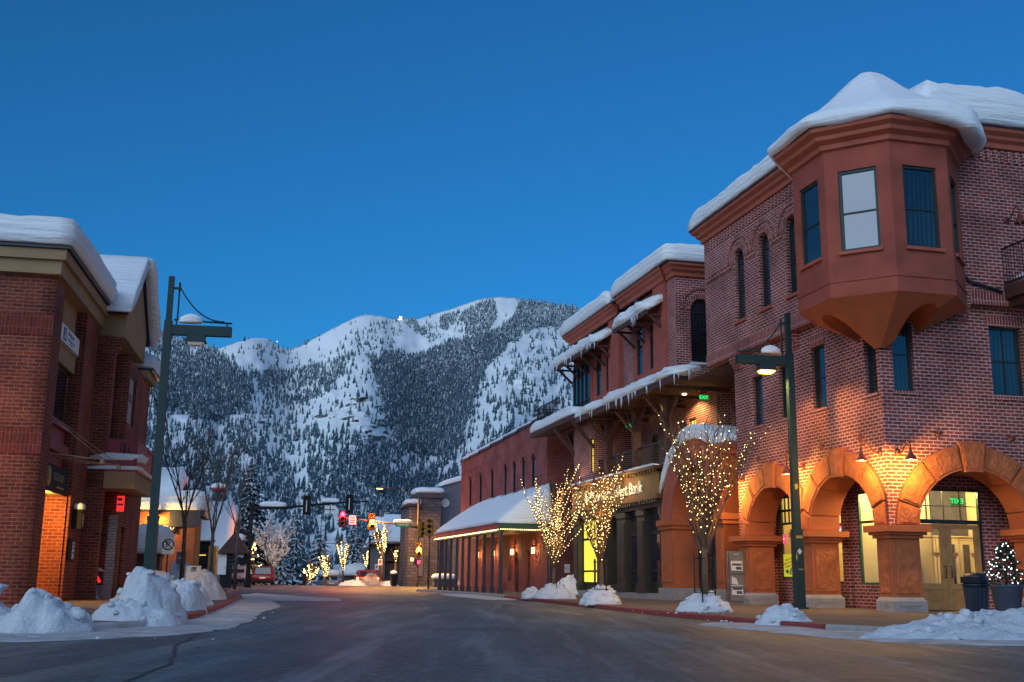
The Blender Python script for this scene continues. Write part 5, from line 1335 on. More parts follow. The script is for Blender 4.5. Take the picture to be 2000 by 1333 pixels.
mb = MB(); mb.prism([(.02, -.18, 1.2), (.02, .28, .9), (.02, .02, .95)], (.01, 0, 0)); mb.box(-.12, .12, -.55, .12, .0, .08); mb.prism([(.02, -.5, .05), (.02, .1, .05), (.02, .05, .45), (.02, -.38, .4)], (.02, 0, 0)); mb.build('cloth', MT['white'], t)
# snow on the left building
def snL(mb, l, name='roof_snow', mat='snow'):
    o = mb.build(name, MT[mat], uv=False); o.location = OL; o.rotation_euler = (0,0,RZ_L); return tag(o, l, 'snow')
snL(snow_sweep([(-6.2, .42, 9.98), (1.0, .42, 9.98), (1.0, -14, 9.98)], 0, .78, .2, 41, out=[(0,1,0), (1,0,0)], back=3.0, lump=.35, taper=.45), 'deep rounded snow slab on the near roof corner of the left building')
snL(snow_sweep([(-8.8, 1.1, 12.14), (-5.85, 1.1, 9.66)], 0, .5, .12, 42, out=[(0,1,0)], back=5, lump=.5, taper=.2), 'snow on the near slope of the left gable')
snL(snow_sweep([(-11.8, 1.1, 9.62), (-8.7, 1.1, 12.14)], 0, .62, .32, 43, out=[(0,1,0)], back=5, lump=.4, taper=.2), 'thick snow curling over the far slope of the left gable')
snL(snow_sweep([(-13.75, 1.2, 8.72), (-11.3, 1.2, 8.72)], 0, .6, .12, 44, out=[(0,1,0)], back=2.5, lump=.3, taper=.05), 'snow slab on the low far eave of the left building')
snL(snow_sweep([(-6.38, .15, 4.62), (-6.38, 1.6, 4.62), (-8.6, 1.62, 4.70)], 0, .26, .14, 45, out=[(1,0,0), (0,1,0)], back=.3, lump=1.6, taper=.4), 'ragged snow clump caught on the maroon balcony railing', 'balcony_snow')
snL(snow_sweep([(-6.32, .1, 4.30), (-6.32, 1.68, 4.30), (-10.4, 1.68, 4.30)], 0, .13, .07, 46, out=[(1,0,0), (0,1,0)], back=.1, lump=1.6, taper=.4), 'thin snow strip along the balcony floor edge', 'balcony_snow')
# ------------------------------------------------------------------ brick shop further along the left pavement
OW = Vector((-16.9, 60.0, 0)); W = thing('brick_shop', 'single storey brick shop with warm lit front and deep snow roof', 'building', OW, RZ_L)
mb = MB(); mb.sheet(rect(-7.5, 0, -.1, 4.1), (), Mlc(0)); mb.sheet(rect(0, 3.5, -.1, 4.1), (), Ml(0)); mb.box(-.3, .12, -.35, .08, -.1, 4.0); mb.build('wall', MT['brick_shop'], W)
MT['yellow_lit'] = plain('yellow_lit_wall', (.45,.28,.06), .9, .1)  # yellow lamplight on the street side put into this wall colour
mb = MB(); mb.obox(Ml(.02), .3, 3.4, .2, 4.0, 0, .05); mb.build('lit_side_wall', MT['yellow_lit'], W)
mb = MB(); mb.box(-4, .15, -7.6, .2, 4.1, 4.25); mb.box(.1, .18, -1.3, .3, 3.35, 4.25); mb.box(-3.8, .1, .15, .5, 3.9, 4.25); mb.build('eave', MT['flash'], W)
mb = MB(); mb.tube([(.06, -4.7, 4.1), (.06, -4.7, 2.9), (.12, -4.75, 2.7)], .06, 6); mb.build('downpipe', MT['greyd'], W)
mb = snow_sweep([(-4.0, .35, 4.25), (.1, .35, 4.25), (.1, -7.6, 4.25)], 0, 1.0, .18, 51, out=[(0,1,0), (1,0,0)], back=3.2, lump=.9, taper=.05); o = mb.build('roof_snow', MT['snow'], uv=False); o.location = OW; o.rotation_euler = (0,0,RZ_L); tag(o, 'deep rolling snow on the roof of the warm lit brick shop', 'snow')
t = thing('distillery_sign', 'dark curved shop sign with pale lettering WARFIELD on the lit brick front', 'sign', OW+vL*(-1.75)+Vector((0,0,3.28))+uL*(-.06), RZ_L); mb = MB(); mb.box(0, .05, -.78, .78, -.2, .2); mb.build('board', MT['black'], t)
put_text('lettering', 'WARFIELD', .31, Matrix(((0,0,1,.055),(1,0,0,0),(0,1,0,0),(0,0,0,1))), MT['signwhite'], t, .006)
mb = MB(); mb.tube([(.03, .1, -.25), (.05, .35, -.5), (.04, .1, -.75), (.03, -.2, -1.0)], .03, 5); mb.tube([(.03, .35, -.5), (.04, .6, -.42)], .03, 5); mb.build('ornament', MT['signwhite'], t)
t = thing('shop_lamp', 'small warm lamp above the curved shop sign', 'wall lamp', OW+vL*(-1.9)+Vector((0,0,3.75)), RZ_L); mb = MB(); mb.tube([(0,0,0), (.3, 0, .1), (.45, 0, 0)], .02, 6); mb.lathe([(.03, .06), (.12, -.06)], 10, (.45, 0, 0), cap=False); mb.build('arm', MT['iron'], t)
mb = MB(); mb.ball((.45, 0, -.05), .05); mb.build('bulb', MT['bulb'], t); light('POINT', 'shop_light', (.55, 0, -.2), 200, (1.0,.55,.10), t, shadow_soft_size=.06)
t = thing('utility_box', 'pale grey utility cabinet against the brick shop wall', 'cabinet', OW+vL*(-4.1)+uL*(-.35), RZ_L); mb = MB(); mb.box(-.2, .2, -.5, .5, 0, 1.9); mb.box(-.24, .24, -.54, .54, 1.9, 1.98); mb.build('cabinet', MT['grey'], t); mb = MB(); mb.box(.2, .212, -.45, -.02, .1, 1.8); mb.box(.2, .212, .02, .45, .1, 1.8); mb.build('door', MT['grey'], t)
# dark kiosk with timber flank
K = thing('dark_kiosk', 'black flat roofed kiosk with an orange timber flank and snow on top', 'kiosk', (-19.9, 66.5, 0), RZ_L)
mb = MB(); mb.box(-1.5, 0, -.2, 2.05, 0, 2.3); mb.box(-1.5, .1, -.3, 2.15, 2.3, 2.8); mb.build('wall', MT['black'], K)
mb = MB(); mb.box(-1.6, .12, 2.06, 2.5, 0, 2.55); mb.build('timber_flank', MT['pine'], K)
mb = MB(); mb.box(.01, .05, .1, 1.9, 1.98, 2.03); mb.build('light_strip', emit('kiosk_light_strip', (1.0,.6,.15), .7), K)
cap_snow('cap_snow', 'flat snow layer on the dark kiosk roof', Vector((-19.9, 66.5, 2.8))+vL*1.0+uL*.7, RZ_L, 1.9, 2.5, .2, 8)
# houses behind with snowy roofs
def house(name, label, X, Y, w, d, h, rh, wall, rz, over=.5, ridge='x', chim=False):
    H_ = thing(name, label, 'house', (X, Y, 0), rz)
    mb = MB(); mb.box(0, w, 0, d, -.5, h)
    if ridge == 'y': mb.prism([(0, 0, h), (w, 0, h), (w/2, 0, h+rh)], (0, d, 0))
    mb.build('wall', wall, H_)
    mb = MB(); n = 14; rg = []
    if ridge == 'x':
        prof = [(-over, h-.15), (-over-.1, h+.15), (-over+.1, h+.55), (d/2, h+rh+.6), (d+over, h+.5), (d+over, h-.15), (d/2, h+rh)]
        for i in range(n+1):
            x = -over+(w+2*over)*i/n; e = .7 if i in (0, n) else 1
            rg.append([(x, y, h+(z-h)*e+.12*noise.noise(Vector((x, y, X)))) for y, z in prof])
    else:
        prof = [(-over, h-.3), (-over-.1, h+.1), (-over+.15, h+.45), (w/2, h+rh+.55), (w+over-.15, h+.45), (w+over, h-.3), (w/2, h+rh)]
        for i in range(n+1):
            y = -over+(d+2*over)*i/n
            rg.append([(x, y, z+.12*noise.noise(Vector((x, y, X)))) for x, z in prof])
    mb.loft(rg, 0, True); mb.build('snowy_roof', MT['snow'], H_)
    mb = MB()
    if ridge == 'x': mb.box(-over, w+over, -over-.02, -over+.1, h-.4, h-.16)
    else:
        mb.prism([(-over, -over, h-.32), (w/2, -over, h+rh-.05), (w/2, -over, h+rh-.35), (-over+.1, -over, h-.55)], (0, .15, 0)); mb.prism([(w+over, -over, h-.32), (w/2, -over, h+rh-.05), (w/2, -over, h+rh-.35), (w+over-.1, -over, h-.55)], (0, .15, 0))
    mb.build('eave', MT['wood_dark'], H_)
    for k in range(2):
        x = w*(.25+.45*k); window(H_, lambda a, b, d_: (a, -d_, b), rect(x, x+w*.13, h*.45, h*.8), 2, 2, MT['white'], MT['glass'], .06, -.03)
    if chim:
        c = MB(); c.box(w*.6, w*.6+.8, d*.4, d*.4+.8, h+rh*.5, h+rh+1.6); c.build('chimney', MT['brick_old'], H_)
    return H_
house('house', 'dark gabled house with snowy roof between the maroon balcony and the lamp post', -28.6, 84, 3.0, 7, 6.3, 2.3, MT['brownwood'], R(8), ridge='x')
house('house', 'snow roofed house behind the brick shop, left of the bare tree', -29.6, 98, 2.4, 6, 6.9, .8, MT['greyd'], R(10))
house('house', 'dark walled house with a flat snow roof above the bare trees', -29.0, 106, 2.6, 5, 6.0, 1.0, MT['greyd'], R(10))
house('house', 'house with a broad blue shaded snow roof and small dormer beside the bare trees', -25.2, 88, 2.8, 7, 2.6, 3.6, MT['grey'], R(10), ridge='x')
house('house', 'pale grey building with a snow roof behind the left traffic signal', -36.0, 136, 5.0, 8, 4.6, 1.0, MT['grey'], R(10))

gooseneck('gooseneck_lamp', 'gooseneck lamp washing the crossing front of the brick balcony building', onL(-.62, -4.4, 4.3), RZ_L-R(90), 1, 300, 'lamps on the left building', (1.0,.50,.10), .9)
# ------------------------------------------------------------------ lamp posts
def lamp_post(label, loc, rz, lit, power=240):
    t = thing('street_lamp', label, 'street lamp', loc, rz, 'square green street lamps')
    mb = MB(); mb.box(-.14, .14, -.14, .14, 0, 2.35); mb.box(-.155, .155, -.155, .155, 2.35, 2.39); mb.box(-.2, .2, -.2, .2, 0, .06); mb.build('base_sleeve', MT['lampgreen'], t)
    mb = MB(); mb.box(-.105, .105, -.105, .105, 2.39, 7.95); mb.box(-.075, .075, -.075, .075, 7.95, 9.25); mb.build('pole', MT['lampgreen'], t)
    a = MB(); a.box(.10, 1.75, -.06, .06, 7.55, 7.80); a.box(.10, 1.78, -.09, -.06, 7.53, 7.82); a.box(.10, 1.78, .06, .09, 7.53, 7.82)
    a.tube([(.15, 0, 7.98), (1.78, 0, 7.93)], .028, 6); a.box(.2, .24, -.02, .02, 7.8, 7.98); a.box(1.62, 1.66, -.02, .02, 7.8, 7.95)
    a.tube([(.24, 0, 7.95), (.24, 0, 9.05)], .025, 6); a.box(.07, .28, -.03, .03, 8.88, 8.94); a.tube([(.24, 0, 9.08), (.24, 0, 8.8)], .035, 6)
    a.tube([(.25+1.3*q, 0, 8.95-.98*(1-(1-q)**2.3)) for q in [i/10 for i in range(11)]], .022, 6)
    a.build('arm', MT['lampgreen'], t)
    h = MB(); h.box(.55, 1.05, -.16, .16, 7.44, 7.56); h.loft([[(.50, -.2, 7.34), (1.1, -.2, 7.34), (1.1, .2, 7.34), (.50, .2, 7.34)], [(.58, -.14, 7.5), (1.02, -.14, 7.5), (1.02, .14, 7.5), (.58, .14, 7.5)]], 0, False)
    hd = h.build('lamp_head', MT['lampgreen'], t)
    l = MB(); l.loft([[(.56, -.16, 7.33), (1.04, -.16, 7.33), (1.04, .16, 7.33), (.56, .16, 7.33)], [(.62, -.11, 7.25), (.98, -.11, 7.25), (.98, .11, 7.25), (.62, .11, 7.25)]], 0, False); l.build('lens', MT['sodium'] if lit else MT['white'], hd)
    if lit: light('SPOT', 'street_lamp_light', (.8, 0, 7.20), power, (1.0,.50,.14), t, shadow_soft_size=.15, spot_size=R(172), spot_blend=.3)
    return t
RLP = Vector((8.85, 34.6, 0)); LLP = Vector((-9.85, 30.9, 0))
tR = lamp_post('lit green square lamp post with stickers in front of the arcade', RLP, R(192), True)
MT['sticker1'] = plain('yellow_sticker', (.5,.4,.05), .5, .1); MT['sticker2'] = plain('white_sticker', (.6,.6,.62), .5, .1)
mb = MB()
mb.add([(-.1, -.145, 1.55), (-.04, -.145, 1.72), (.02, -.145, 1.55), (-.04, -.145, 1.38)], [(0,1,2,3)])
Ri = tR.rotation_euler.z
def stick(pts, mat, n):
    mb = MB(); mb.prism(pts, (0, .004, 0)); mb.build(n, mat, tR.children[0])
# sleeve face towards the camera is local +y (post turned by about 190 degrees)
stick([(.0+.08*math.cos(a), .1405, 1.72+.1*math.sin(a)) for a in (0, PI/2, PI, 1.5*PI)], MT['sticker2'], 'sticker')
stick([(.105, .1405, 1.42), (.135, .1405, 1.55), (.105, .1405, 1.68), (.075, .1405, 1.55)], MT['sticker1'], 'sticker')
stick([(-.1, .1405, 1.17), (.06, .1405, 1.17), (.06, .1405, 1.2), (-.1, .1405, 1.2)], MT['gold'], 'sticker')
stick([(-.12, .1405, 2.12), (.1, .1405, 2.12), (.1, .1405, 2.2), (-.12, .1405, 2.2)], MT['gold'], 'sticker')
mb = MB(); mb.prism([(.03, .106, 3.6), (-.06, .106, 3.66), (-.04, .106, 3.8), (.06, .106, 3.76)], (0, .004, 0)); mb.build('sticker', MT['sticker1'], tR.children[1])
tL = lamp_post('unlit green square lamp post rising from the left snow heaps', LLP, R(8), False)
def lampsnow(root, label, seed):
    mb = MB(); mb.lathe([(.3, 0), (.36, .05), (.3, .16), (.15, .25), (.02, .28)], 14, (.62, 0, 7.9), sy=.45)
    o = mb.build('cap_snow', MT['snow'], uv=False); o.location = root.location; o.rotation_euler = root.rotation_euler; return tag(o, label, 'snow')
lampsnow(tL, 'rounded snow lump on the arm of the unlit lamp post', 1); lampsnow(tR, 'flat snow patch on the arm of the lit lamp post', 2)
# ------------------------------------------------------------------ pavement objects on the right
t = thing('trash_can', 'navy fluted plastic trash can with hooded lid in front of the pine doors', 'trash can', (12.15, 29.5, 0), R(10))
mb = MB(); NN = 64; rings = []
for z, r in ((0, .235), (.03, .245), (.72, .30), (.74, .30)):
    rings.append([((r+.014*(1 if (k//2) % 2 else -1)*(1 if .02 < z < .73 else 0))*math.cos(2*PI*k/NN), (r+.014*(1 if (k//2) % 2 else -1)*(1 if .02 < z < .73 else 0))*math.sin(2*PI*k/NN), z) for k in range(NN)])
mb.loft(rings, 0, False); mb.build('bin', MT['trash'], t)
mb = MB(); mb.lathe([(.30, .74), (.345, .75), (.345, .79), (.31, .80)], 40); mb.lathe([(.30, .80), (.30, .96), (.27, 1.03), (.17, 1.08), (.02, 1.09)], 40); l_ = mb.build('lid', MT['trash'], t)
mb = MB(); mb.box(-.31, -.16, -.26, .26, .82, .98); mb.build('flap', MT['black'], l_); l_.children[0].rotation_euler = (0, 0, R(-28)) if False else (0, 0, R(35))
# potted tree
PT = Vector((13.75, 31.3, 0))
t = thing('potted_spruce', 'small potted spruce wrapped in cool white lights beside the pine doors', 'potted tree', PT)
mb = MB(); mb.lathe([(.29, 0), (.31, .02), (.42, .72), (.45, .74), (.45, .80), (.40, .80), (.38, .72)], 28); mb.build('pot', MT['pot'], t)
mb = MB(); mb.tube([(0,0,.7), (0,0,1.95)], [.035, .01], 6); mb.build('trunk', MT['bark'], t)
MT['needle'] = plain('dark_green_needles', (.028,.055,.03), .8, .4, 6.0)
rnd = random.Random(4); mb = MB(); tips = []
for k in range(1500):
    h = rnd.random()**1.15; z = .78+1.14*h; rm = .60*(1-h)**.8*(.8+.3*math.sin(h*26))+.04; a = rnd.random()*2*PI; rr = rm*(.35+.65*rnd.random()**.5)
    p = Vector((rr*math.cos(a), rr*math.sin(a), z)); d = Vector((math.cos(a), math.sin(a), rnd.uniform(-.4, .5))).normalized(); s = rnd.uniform(.06, .12)
    n_ = d.cross(Vector((0,0,1))).normalized()*.018; mb.add([p-n_, p+n_, p+d*s], [(0,1,2)]); mb.add([p-Vector((0,0,.014)), p+Vector((0,0,.014)), p+d*s+n_*2], [(0,1,2)])
    if rr > rm*.85: tips.append(p+d*.06)
mb.build('foliage', MT['needle'], t, uv=False)
ls = thing('string_lights', 'cool white fairy lights on the potted spruce', 'string lights', PT); mb = MB()
mb.tube([( (.58*(1-q)+.04)*math.cos(q*38), (.58*(1-q)+.04)*math.sin(q*38), .85+1.05*q) for q in [i/160 for i in range(161)]], .005, 4); mb.build('cord', MT['iron'], ls)
b0 = None
for p in rnd.sample(tips, 80):
    if b0 is None: m_ = MB(); m_.ball((0,0,0), .017, 0, 6, 4); b0 = m_.build('bulb', MT['fairywhite'], ls, uv=False); b0.location = p
    else: c_ = b0.copy(); COL.objects.link(c_); c_.location = p
# newspaper rack
t = thing('newspaper_rack', 'tall grey newspaper rack with purple flank against the arcade pier', 'newspaper rack', onA(9.35, .36, 0), RZ_R+R(74))
mb = MB(); mb.box(-.26, .26, -.03, .0, .25, 1.75); mb.box(-.3, .3, -.5, -.03, 0, .1)
mb.prism([(-.3, 0, 0.1), (-.3, 0, 1.72), (-.3, -.28, 1.9), (-.3, -.5, 1.9), (-.3, -.5, .1)], (.035, 0, 0), 1); mb.prism([(.265, 0, 0.1), (.265, 0, 1.72), (.265, -.28, 1.9), (.265, -.5, 1.9), (.265, -.5, .1)], (.035, 0, 0), 1)
mb.box(-.265, .265, -.5, -.05, 1.58, 1.88); mb.box(-.265, .265, -.06, .05, 1.08, 1.14); mb.box(-.265, .265, -.06, .05, .58, .64); mb.box(-.265, .265, -.06, .02, .1, .28)
mb.build('rack', [MT['greybox'], MT['purple']], t)
for z in (1.17, .67, .31):
    if z == .67:
        q = MB(); q.prism([(-.05, .01, .68), (.2, .01, .72), (.18, .0, .98), (.02, .0, .9)], (0, .01, 0)); q.build('crumpled_paper', MT['paper'], t); continue
    q = MB(); q.prism([(-.21, .03, z), (.2, .03, z+.01), (.21, .005, z+.36), (-.2, .005, z+.36)], (0, .015, 0)); nn = q.build('newspaper', MT['paper'], t)
    h_ = MB(); h_.box(-.17, .17, .043, .047, z+.2, z+.27); h_.box(-.17, .03, .043, .047, z+.05, z+.15); h_.build('headline', MT['greyd'], nn)
put_text('title', 'FREE', .085, Matrix(((-1,0,0,0),(0,0,1,-.045),(0,1,0,1.75),(0,0,0,1))), MT['signwhite'], t, .004)
# poster in the arcade window
t = thing('poster', 'yellow poster with red tilted lettering in the arcade window', 'poster', onA(8.98, -1.53, 1.37), RZ_R); mb = MB(); mb.box(-.4, .36, -.01, .004, -.43, .43); MT['posteryellow'] = emit('glowing_poster_paper', (.62,.62,.03), .30, (.6,.6,.06)); mb.build('sheet', MT['posteryellow'], t)  # poster sheet given a glow of its own, though no lamp
tm = lambda x, z, a: Matrix(((-math.cos(a),math.sin(a),0,x),(0,0,1,.006),(math.sin(a),math.cos(a),0,z),(0,0,0,1)))
for s_, x_, z_, w_ in (('JOIN THE', -.04, .24, .12), ('PARTY AND', 0, .11, .12), ('CELEBRATE', 0, -.01, .11)): put_text('lettering', s_, w_, tm(x_, z_, .14), MT['redsign'], t, .003)
MT['pgreen'] = plain('green_poster_ink', (.08,.30,.09), .5, .1); MT['pblue'] = plain('blue_poster_ink', (.10,.2,.34), .5, .1)
mb = MB(); mb.prism([(.1, .006, -.28), (.25, .006, -.18), (.05, .006, -.1), (-.05, .006, -.22)], (0, .004, 0)); mb.build('drawing', MT['pgreen'], t)
mb = MB(); mb.prism([(-.06, .007, -.33), (-.2, .007, -.3), (-.26, .007, -.04), (-.14, .007, -.08)], (0, .004, 0)); mb.build('drawing', MT['pblue'], t)
# lit round signs in the shop windows
def lit_sign(label, loc, rz, r=.2, letters='A'):
    t = thing('lit_window_sign', label, 'sign', loc, rz, 'pink lit window signs')
    mb = MB(); mb.prism([(r*1.25*math.cos(a), 0, r*1.25*math.sin(a)) for a in (0, PI/2, PI, 1.5*PI)], (0, .02, 0)); mb.build('panel', MT['neonwhite'], t)
    mb = MB()
    for k in range(4):
        a = PI/2*k; b_ = a+PI/2; mb.bar((r*1.35*math.cos(a), .02, r*1.35*math.sin(a)), (r*1.35*math.cos(b_), .02, r*1.35*math.sin(b_)), .045)
    mb.box(-r*1.5, r*1.5, -.02, -.005, -r*1.5, r*1.5); mb.build('border', MT['neonpink'], t)
    put_text('letter', letters, r*1.4, Matrix(((-1,0,0,0),(0,0,1,.024),(0,1,0,0),(0,0,0,1))), MT['neonpink'], t, .004)
lit_sign('small round lit sign in the window left of the cash machine', onA(5.3, -1.6, 2.45), RZ_R, .17)
lit_sign('narrow lit sign at the pane edge above the yellow poster', onA(9.42, -1.6, 2.35), RZ_R, .13)
lit_sign('pink and white lit sign in the window right of the potted spruce', onA(1.66, -5.78, 2.35), RZX, .22, 'M')
# cash machine
t = thing('cash_machine', 'wall cash machine with blue screen seen through the arcade window', 'cash machine', onA(3.35, -2.8, 0), RZ_R)
mb = MB()
for (x0, x1, z0, z1) in ((-.5, .5, 1.66, 1.8), (-.5, .5, .80, .92), (-.5, -.4, .92, 1.66), (.4, .5, .92, 1.66)): mb.box(x0, x1, -.02, .12, z0, z1)
mb.box(-.4, .4, -.02, .0, .92, 1.66); mb.build('surround', MT['white'], t)
mb = MB(); mb.box(-.35, .35, .005, .06, 1.56, 1.63); mb.box(-.38, -.02, .005, .1, 1.08, 1.13); mb.build('lamp_strip', MT['screenwhite'], t)
mb = MB(); mb.box(.02, .37, .005, .05, 1.2, 1.52); mb.build('screen', MT['screen'], t)
mb = MB(); mb.box(.1, .3, .051, .055, 1.24, 1.28); mb.box(.12, .3, .051, .055, 1.36, 1.42); mb.build('screen_text', MT['redsign'], t)
mb = MB(); mb.box(-.36, .36, .0, .1, .94, 1.05); mb.box(.0, .3, .0, .12, 1.12, 1.16); mb.build('keypad', MT['greyd'], t)
mb = MB(); mb.box(-.1, .16, -.02, .01, 1.92, 2.0); mb.build('plate', MT['wood_dark'], t)
# ------------------------------------------------------------------ snow heaps
def pile(label, x, y, rx, ry, h, seed, rz=0, z0=ROADZ, chunk=.16, sharp=1.0, flat=1.0, n=56, mat='snowpile', m=16):
    mb = snow_pile(rx, ry, h, seed, n, m, chunk, sharp, flat); o = mb.build('snow_heap', MT[mat], uv=False); o.location = (x, y, z0); o.rotation_euler = (0,0,rz)
    return tag(o, label, 'snow heap')
pile('long low ploughed snow ridge across the right street corner', 9.4, 20.0, 3.7, 1.45, .42, 2, R(15), chunk=.2, n=170, m=28, flat=1.1)
pile('snow ridge end with broken lumps beyond the trash can', 14.6, 21.6, 3.4, 1.2, .36, 3, R(15), chunk=.2, n=120, m=22, flat=1.2)
pile('round snow heap at the foot of the lit lamp post', 5.75, 23.9, .62, .5, .46, 4, chunk=.13, n=80, m=18)
pile('snow heap round the trunk of the nearest lit tree', 5.2, 30.5, .8, .55, .5, 5, chunk=.15, n=80, m=18, z0=0)
pile('snow heap round the trunk of the middle lit tree', 3.1, 38.5, .75, .6, .62, 6, chunk=.15, n=70, z0=0)
pile('snow heap round the trunk of the farthest lit tree on the near pavement', 1.9, 48.3, 1.0, .6, .6, 7, chunk=.15, z0=0)
pile('small snow lump left of the farthest near lit tree', .95, 48.9, .5, .4, .45, 8, z0=0)
pile('snow drift against the stained brick side wall', 3.6, 61.5, 1.6, 1.1, .95, 9, z0=0)
pile('jagged snow heap nearest the camera before the brick balcony building', -10.8, 18.3, 3.2, 1.35, .62, 10, R(8), chunk=.26, sharp=1.2, n=110, m=22)
pile('blocky snow peak on top of the jagged left heap', -9.0, 18.7, .85, .8, .95, 21, R(20), chunk=.3, sharp=1.25, n=80, m=20)
pile('right lobe of the jagged left snow heap', -7.45, 18.2, .8, .6, .62, 22, R(20), chunk=.24, sharp=1.2, n=70, m=18)
pile('sheer cut snow block with warm lit side by the left lamp post', -6.75, 21.3, .66, .75, 1.02, 11, chunk=.2, sharp=.7, flat=1.7, n=90, m=24)
pile('low skirt of snow at the foot of the sheer snow block', -6.9, 20.9, .95, .7, .45, 23, chunk=.18, n=70)
pile('second snow block behind the sheer one along the left kerb', -7.75, 27.0, .55, .9, .82, 12, chunk=.2, sharp=.8, flat=1.6, n=70, m=20)
pile('third snow heap along the red left kerb', -8.75, 31.5, .6, 1.0, .6, 13, chunk=.2, n=60)
pile('rounded far snow heap at the end of the red left kerb', -10.6, 39.5, .75, 1.3, .95, 14, chunk=.15, sharp=.6, n=60)
pile('snow mound behind the unlit lamp post', -11.9, 38, 1.2, 1.2, .85, 15, z0=0, sharp=.4)
pile('round topped snow mound by the bare tree', -13.6, 47, 1.1, 1.2, 1.25, 16, z0=0, sharp=.4)
pile('snow mound on the pavement in front of the brick shop', -17.5, 52, 1.5, 1.2, 1.3, 17, z0=0, sharp=.5)
pile('small snow heap by the far crossing beside the red car', -14.0, 101, 1.4, .8, .55, 18, z0=.05)
pile('warm lit snow heap under the tall far lit tree', -10.9, 101.8, 1.0, .6, .45, 19, z0=.05)
pile('snow heap beside the stone building foot', -5.0, 98, 1.3, .8, .8, 20, z0=.0)
rnd = random.Random(9); mb = MB()
def scatter(x, y, sx, sy, n, z):
    for _ in range(n):
        a = x+rnd.gauss(0, sx); b = y+rnd.gauss(0, sy); r = rnd.choice([.012, .02, .03, .045]); mb.ball((a, b, z+r*.3), r, 0, rnd.choice((4, 5, 6)), 3, .6)
for k in range(60): scatter(5.6-.3*k*.1+rnd.gauss(0,.1)-.2, 24-.0+k*.2, .12, .2, 2, ROADZ+.01)
scatter(6.2, 22.6, .5, .8, 40, ROADZ); scatter(-6.0, 21.8, .35, 1.0, 40, ROADZ); scatter(-6.2, 24.5, .25, 2, 22, ROADZ); scatter(8.5, 18.0, 1.6, .3, 40, ROADZ); scatter(4.6, 29.5, .5, 1.0, 24, .01); scatter(-8.2, 17.0, 1.5, .3, 40, ROADZ)
tag(mb.build('snow_crumbs', MT['snowpile'], uv=False), 'loose crumbs of snow scattered along the kerbs', 'snow', kind='stuff')
# snow blanketed bench and boxes on the left pavement
t = thing('snowy_planter', 'dark planter under a huge round snow cap left of the lamp post', 'planter', (-15.6, 48.5, 0), RZ_L); mb = MB(); mb.box(-.5, .5, -.6, .6, 0, 1.7); mb.box(-.55, .55, -.65, .65, 1.55, 1.72); mb.build('box', MT['wood_dark'], t)
cap_snow('cap_snow', 'huge round snow cap on the dark planter', (-15.6, 48.5, 1.7), RZ_L, 1.5, 2.0, 1.15, 9)
# ------------------------------------------------------------------ small signs on the left
def post_sign(name, label, loc, rz, h, w, hh, mat, post=MT['flash']):
    t = thing(name, label, 'sign', loc, rz); mb = MB(); mb.tube([(0,0,0), (0,0,h)], .03, 6); mb.build('post', post, t); mb = MB(); mb.box(.03, .05, -w/2, w/2, h-hh, h); mb.build('panel', mat, t); return t
FM = lambda x, z: Matrix(((0,0,1,x),(1,0,0,0),(0,1,0,z),(0,0,0,1)))
t = post_sign('no_parking_sign', 'white no parking sign with slashed ring behind the left lamp post', (-12.6, 41.5, 0), RZ_L, 2.15, .42, .58, MT['white'])
put_text('letter', 'P', .34, FM(.056, 1.92), MT['black'], t, .003)
mb = MB(); mb.tube([(.058, .19*math.cos(2*PI*k/24), 1.92+.19*math.sin(2*PI*k/24)) for k in range(25)], .022, 6); mb.bar((.058, -.14, 2.06), (.058, .14, 1.78), .035); mb.build('slashed_ring', MT['black'], t)
t = thing('sandwich_board', 'white sandwich board with red lettering behind the left snow heaps', 'sign', (-11.6, 41.5, 0), RZ_L); mb = MB()
mb.prism([(.25, -.26, 0), (.25, .26, 0), (.03, .26, .95), (.03, -.26, .95)], (.03, 0, 0)); mb.prism([(-.25, -.26, 0), (-.25, .26, 0), (-.03, .26, .95), (-.03, -.26, .95)], (.03, 0, 0)); mb.box(-.02, .06, -.26, -.1, .95, 1.15); mb.box(-.02, .06, .1, .26, .95, 1.15); mb.box(-.02, .06, -.26, .26, 1.12, 1.16); mb.build('board', MT['white'], t)
put_text('lettering', '4RX', .26, Matrix(((0,-.22,.97,.17),(1,0,0,0),(0,.97,.22,.55),(0,0,0,1))), MT['redsign'], t, .006)
t = post_sign('grey_notice', 'small pale grey notice on a short post beside the sandwich board', (-13.4, 46, 0), RZ_L, 1.75, .38, .5, MT['grey'])
put_text('lettering', 'INFO', .12, FM(.056, 1.5), MT['white'], t, .002)
t = thing('information_stand', 'dark peaked information stand with white text panel near the parked blue car', 'stand', (-19.5, 79, 0), RZ_L); mb = MB(); mb.prism([(.4, -1.0, 2.35), (.4, 1.3, 2.35), (.4, .2, 3.9)], (-.8, 0, 0)); mb.build('roof', MT['wood_dark'], t)
mb = MB(); mb.box(.0, .06, -.65, .0, .9, 2.3); mb.build('text_panel', MT['white'], t)
for k in range(5):
    pass
put_text('lettering', 'TRAIL\nMAPS\nPARK\nHOURS', .26, FM(.066, 1.75), MT['greyd'], t, .003); D.objects['lettering']
t.children[-1].location = (0, -.32, 0)
mb = MB(); mb.box(-.06, 0, -.7, .1, 0, 2.35); mb.box(-.06, .06, .2, .35, 0, 2.35); mb.build('post', MT['black'], t)
